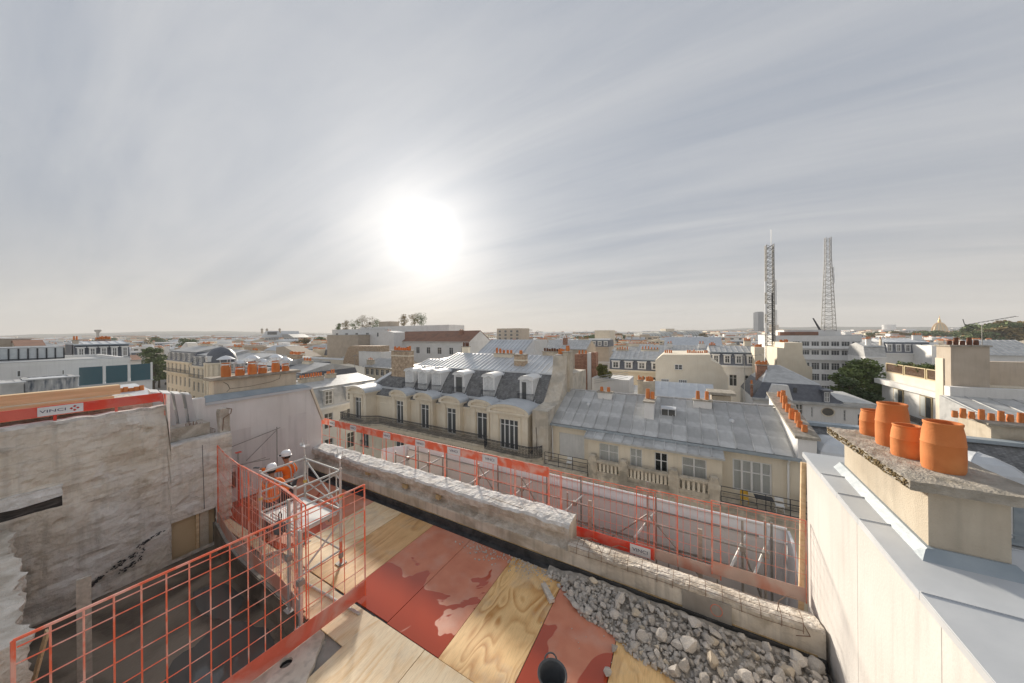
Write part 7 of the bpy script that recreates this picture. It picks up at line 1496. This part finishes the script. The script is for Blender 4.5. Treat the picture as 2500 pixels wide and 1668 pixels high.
def glass_hall():
    d = 520; k = d/745; x, y = far_at(1670, d); o = thing('glass_roof_hall', 'huge pale exhibition hall with vaulted glass roof on skyline', 'hall', (x, y, STREET), YAW); zb = at(1670, 828, d=d).z-STREET; m1 = mat('old_glass_roof', (.42, .44, .42), (.5, .51, .49), .3, .4, 0)
    for a, b, h in ((-95, -52, 18), (-52, 12, 21), (12, 52, 23)):
        n = 9; pr = [(0+30*(1-math.cos(math.pi*i/n)), zb+h*k*math.sin(math.pi*i/n)*.95) for i in range(n+1)]; MB().prism(pr, a*k, b*k, 'x').build('vault', m1, o)
        for i in range(6): xx = a*k+(b-a)*k*i/6; MB().path([(xx, p[0]-.2, p[1]+.3) for p in pr], .5, 4).build('rib', m_steeld, o)
    bx('wall', o, m_stone, -98*k, 54*k, -3, 62, 0, zb); bx('attic', o, m_stone, -30*k, -8*k, 20, 40, zb, zb+26*k)
glass_hall()
def crane(label, px, py, d, arm, sd):
    x, y = far_at(px, d); o = thing('tower_crane', label, 'crane', (x, y, STREET), YAW+sd); h = at(px, py, d=d).z-STREET; k = d/745
    MB().tube((0, 0, 0), (0, 0, h), .9, 4).build('tower', m_steeld, o); MB().tube((-arm*k*.3, 0, h), (arm*k, 0, h), .7, 4).build('jib', m_steeld, o); MB().path([(-arm*k*.3, 0, h), (0, 0, h+4*k), (arm*k*.7, 0, h)], .25, 4).build('stay', m_steeld, o); bx('counterweight', o, m_concd, -arm*k*.3-1, -arm*k*.3+2, -1, 1, h-3, h)
crane('tower crane with level jib beyond the beige tower block', 1312, 811, 700, 14, 0.); crane('second crane with angled jib beside the beige tower block', 1286, 806, 650, 16, .5)
bt = house('beige_tower_block', 'beige tower block with white balconies on the skyline', 1213, 1270, 803, 260, 20, ('flat', m_zinc), wall=m_beige, rows=((1.5, 2.), (5, 2.), (8.5, 2.)), cols=4, ww=2.5)
bt = house('cream_cube_block', 'cream cube shaped block on the skyline beside a round tree', 1452, 1489, 808, 230, 20, ('flat', m_zinc), wall=m_cream)
wt = at(239, 813, d=800); o = thing('water_tower', 'mushroom shaped water tower on the skyline', 'water tower', (wt.x, wt.y, STREET)); MB().lathe([(3, 0), (2.5, wt.z-STREET), (6, wt.z-STREET+5), (6, wt.z-STREET+8), (0, wt.z-STREET+9)], 14).build('tank', m_concd, o, True)

# ------------------------------------------------------------------ the city beyond
def far_proto(kind, sd):
    rr = random.Random(sd); mb = MB(); W = 1.; m = 0
    w, d, h = 16., 12., 22.
    if kind == 'block':
        mb.box(-w/2, w/2, -d/2, d/2, 0, h, 0); mb.box(-w/2-.2, w/2+.2, -d/2-.2, d/2+.2, h, h+.5, 0); mb.box(-w*.2, w*.15, -2, 3, h+.5, h+2.8, 0); ez = h
    else:
        bh = 3.2 if kind == 'slate' else 1.6; ez = h-bh-1.5
        mb.box(-w/2, w/2, -d/2, d/2, 0, ez, 0); bi = 1. if kind == 'slate' else 2.2
        P = [(-d/2-.3, ez), (-d/2+bi, ez+bh), (0, h), (d/2-bi, ez+bh), (d/2+.3, ez)]
        n = len(mb.v); mb.v += [(-w/2-.1, y, z) for y, z in P]+[(w/2+.1, y, z) for y, z in P]
        for i in range(4): mb.f.append((n+i, n+5+i, n+6+i, n+1+i)); mb.m.append(1 if (i in (0, 3)) else 2)
        for q in (n, n+5): mb.f.append((q, q+1, q+2, q+3, q+4)); mb.m.append(0)
        if kind == 'slate':
            for s in (-1, 1):
                for i in range(5): c = -w/2+w*(i+.5)/5; mb.box(c-.6, c+.6, s*(d/2+.0)-.3, s*(d/2)+.3, ez+.5, ez+2.6, 0); mb.box(c-.4, c+.4, s*(d/2+.33)-.03, s*(d/2+.33)+.03, ez+.8, ez+2.3, 4)
        for s in (-1, 1):
            for zt in (1., 4.2, 7.4):
                for i in range(6): c = -w/2+w*(i+.5)/6; mb.box(c-.5, c+.5, s*(d/2+.02)-.03, s*(d/2+.02)+.03, ez-zt-2, ez-zt, 4)
    if kind == 'block':
        for s in (-1, 1):
            for zt in (1., 4.2, 7.4):
                for i in range(5): c = -w/2+w*(i+.5)/5; mb.box(c-1, c+1, s*(d/2+.02)-.03, s*(d/2+.02)+.03, ez-zt-1.6, ez-zt, 4)
                for i in range(3): c = -d/2+d*(i+.5)/3; mb.box(s*(w/2+.02)-.03, s*(w/2+.02)+.03, c-.8, c+.8, ez-zt-1.6, ez-zt, 4)
    for _ in range(rr.randint(2, 4)):
        l = rr.uniform(2., 6.); cx_, cy_ = rr.choice((-w/2+.4, w/2-.4, rr.uniform(-w*.3, w*.3))), rr.uniform(-d*.25, d*.25); zt = h+rr.uniform(.5, 1.5); ya, yb = max(-d/2, cy_-l/2), min(d/2, cy_+l/2)
        mb.box(cx_-.4, cx_+.4, ya, yb, ez, zt, 0)
        k = int((yb-ya)/.42)
        for i in range(k): y = ya+(yb-ya)*(i+.5)/k; hh = rr.uniform(.5, .9); mb.box(cx_-.16, cx_+.16, y-.15, y+.15, zt, zt+hh, 3)
    return mb
def city():
    walls = [m_cream, m_whitew, m_beige, m_stone]; protos = []
    labs = {'slate': ('distant house with dark slate mansard and little dormers', 'distant slate mansard houses'), 'zinc': ('distant pale house with low grey zinc roof and chimneys', 'distant zinc roofed houses'), 'block': ('distant flat roofed block with rows of windows', 'distant flat roofed blocks')}
    for i in range(16):
        kind = ('slate', 'zinc', 'zinc', 'block')[i % 4]; w_ = walls[(i*5+i//4) % 4] if kind != 'block' else (m_whitew, m_beige, m_cream, m_whitew)[i//4]
        protos.append((kind, far_proto(kind, i).mesh({'slate': 'distant_slate_house', 'zinc': 'distant_zinc_house', 'block': 'distant_block'}[kind], [w_, m_slate2 if kind == 'slate' else m_zinc, (m_zinc, m_zincl)[i % 2], m_pot, m_glass])))
    rr = random.Random(21); cnt = {'slate': 0, 'zinc': 0, 'block': 0}
    for d, wd, hi, lo in ((118, 12, -4., -6.5), (142, 13, -3., -5.5), (168, 14, -1.6, -4.6), (200, 15, -.6, -4.), (240, 17, .4, -3.), (290, 20, 1., -3), (350, 24, 1.8, -2.5), (430, 30, 2.5, -2), (540, 38, 3.5, -2), (690, 50, 5., -1), (900, 68, 7., 0), (1200, 85, 9.5, 1), (1650, 120, 13., 3), (2300, 170, 19., 5)):
        half = 1.72*d; x = -half+rr.uniform(0, wd); ang = YAW*0+rr.uniform(-.12, .12)
        while x < half:
            w = wd*rr.uniform(.75, 1.3); kind, me = rr.choice(protos); zt = rr.uniform(lo, hi); dd = d*rr.uniform(.94, 1.08); p = EYE+FW*dd+RT*x
            px = 1250+745*x/dd
            if not (d < 175 and (1880 < px < 2500)) and not (d < 180 and 330 < px < 425) and not (560 < d < 2000 and abs(px-2294) < 35) and not (d > 380 and abs(px-690) < 60 and d < 500) and cnt[kind] < 295:
                s = w/16.; o = link(me.name.split('.')[0], me, None, (p.x, p.y, STREET), rz=rr.choice((0, math.pi/2, 0, math.pi/2, .5, -.4))+ang, sc=(s, s*rr.uniform(.8, 1.1), (zt-STREET)/23.)); tag(o, labs[kind][0], 'building', labs[kind][1]); cnt[kind] += 1
            x += w*rr.uniform(.82, 1.12)
city()
# park trees right and scattered crowns
rr_ = random.Random(77)
def crown_proto(m, sd):
    r = random.Random(sd); c = MB(); t = MB(); t.tube((0, 0, 0), (0, 0, 11), .5, 6, .2)
    for i in range(26): a = r.uniform(0, 6.28); q = r.random()**.5*5.; z = 8+r.random()*8; q *= math.sin(math.pi*min(.95, max(.15, (z-6)/11))); leaf_mass(c, (q*math.cos(a), q*math.sin(a), z), (1.9, 1.9, 1.5), 52, .55, r)
    return t.mesh('trunk', m_bark), c.mesh('crown', m)
CP = [crown_proto(m_leaf, 1), crown_proto(m_leafa, 2), crown_proto(m_leaf, 3), crown_proto(m_leafa, 4)]
def far_tree(px, d, ztop, lab, grp, k=None):
    x, y = far_at(px, d); s = (ztop-STREET)/16.5; o = thing('tree', lab, 'tree', (x, y, STREET), rr_.uniform(0, 6), grp); o.scale = (s*1.25, s*1.25, s); a, b_ = CP[rr_.randrange(4) if k is None else k]; link('trunk', a, o); link('crown', b_, o)
for i in range(26): far_tree(2372+rr_.uniform(0, 150), rr_.uniform(215, 300), rr_.uniform(3.5, 9.5) if i % 4 else 10.5, 'tall autumn tinted park tree beyond the beige stair block', 'park trees beyond the stair block')
for i in range(46): far_tree(2118+rr_.uniform(0, 260), rr_.uniform(330, 460), rr_.uniform(-1, 3.2), 'park tree in the belt below the golden dome', 'belt of park trees below the golden dome')
for i in range(22): far_tree(rr_.choice((395, 470, 1500, 1575, 330, 760, 1420, 1700, 250))+rr_.uniform(-25, 25), rr_.uniform(240, 620), rr_.uniform(0, 4), 'single tree standing between the distant roofs', 'trees between the distant roofs')
# hills that close the horizon
def hills():
    mb = MB(); n = 120
    for i in range(n+1):
        a = math.radians(-75+150*i/n); h = 26+22*max(0, nz(a*2.2, 3, 0, 1))+34*math.exp(-((a+.80)/.22)**2)+20*math.exp(-((a-.72)/.25)**2)+4*nz(a*40, 0, 0, 1)
        for r, z in ((2650, STREET), (2850, STREET+h*.7), (3000, STREET+h), (3150, STREET)): p = EYE+(FW*math.cos(a)+RT*math.sin(a))*r; mb.v.append((p.x, p.y, z))
    for i in range(n):
        for j in range(3): k = i*4+j; mb.f.append((k, k+4, k+5, k+1)); mb.m.append(0)
    struct(mb.build('hills', mat('far_hills', (.14, .145, .12), (.22, .21, .18), .01, .95, 0), None, True))
hills()
# parked vehicles and an awning far down the street
def car(label, px, py, m, rz=.1):
    p = at(px, py, z=STREET+.0); o = thing('parked_car', label, 'car', (p.x, p.y, STREET+.005), rz)
    b = MB().prism([(-2.1, .3), (2.1, .3), (2.15, .8), (1.2, .95), (.6, 1.45), (-1.2, 1.45), (-1.9, .95), (-2.15, .8)], -.85, .85, 'y'); bevel(b.build('body', m, o), .06, 2); MB().prism([(-1.75, .97), (1.1, .97), (.56, 1.4), (-1.15, 1.4)], -.86, .86, 'y').build('side_window', m_glass, o)
    for x in (-1.35, 1.35):
        for s in (-1, 1):
            w_ = MB(); w_.tube((x, s*.7, .32), (x, s*.9, .32), .32, 14); w_.build('wheel', m_rubber, o)
for i, (px, py, c, lb) in enumerate(((412, 940, (.03, .03, .035), 'black parked car at the kerb of the street'), (400, 925, (.6, .6, .6), 'pale parked car beyond the black one'), (388, 915, (.2, .05, .04), 'red parked car further along the street'), (404, 908, (.1, .12, .16), 'blue parked car beneath the street tree'))): car(lb, px, py, mat('car_paint', c, None, 3, .25, 0, spec=.6))
# ------------------------------------------------------------------ haze over the city
hz = MB().box(-4100, 4100, -4100, 4100, STREET-1, 190).build('haze', [], None); stuff(hz); hz['label'] = 'thin pale haze lying over the whole city'; hz['category'] = 'haze'
hm = bpy.data.materials.new('haze_air'); hm.use_nodes = True; t_ = hm.node_tree; t_.nodes.remove(t_.nodes['Principled BSDF'])
pv = t_.nodes.new('ShaderNodeVolumePrincipled'); pv.inputs['Color'].default_value = (.93, .95, .98, 1); pv.inputs['Density'].default_value = .00022; pv.inputs['Anisotropy'].default_value = .0
t_.links.new(pv.outputs[0], t_.nodes['Material Output'].inputs['Volume']); hz.data.materials.append(hm)
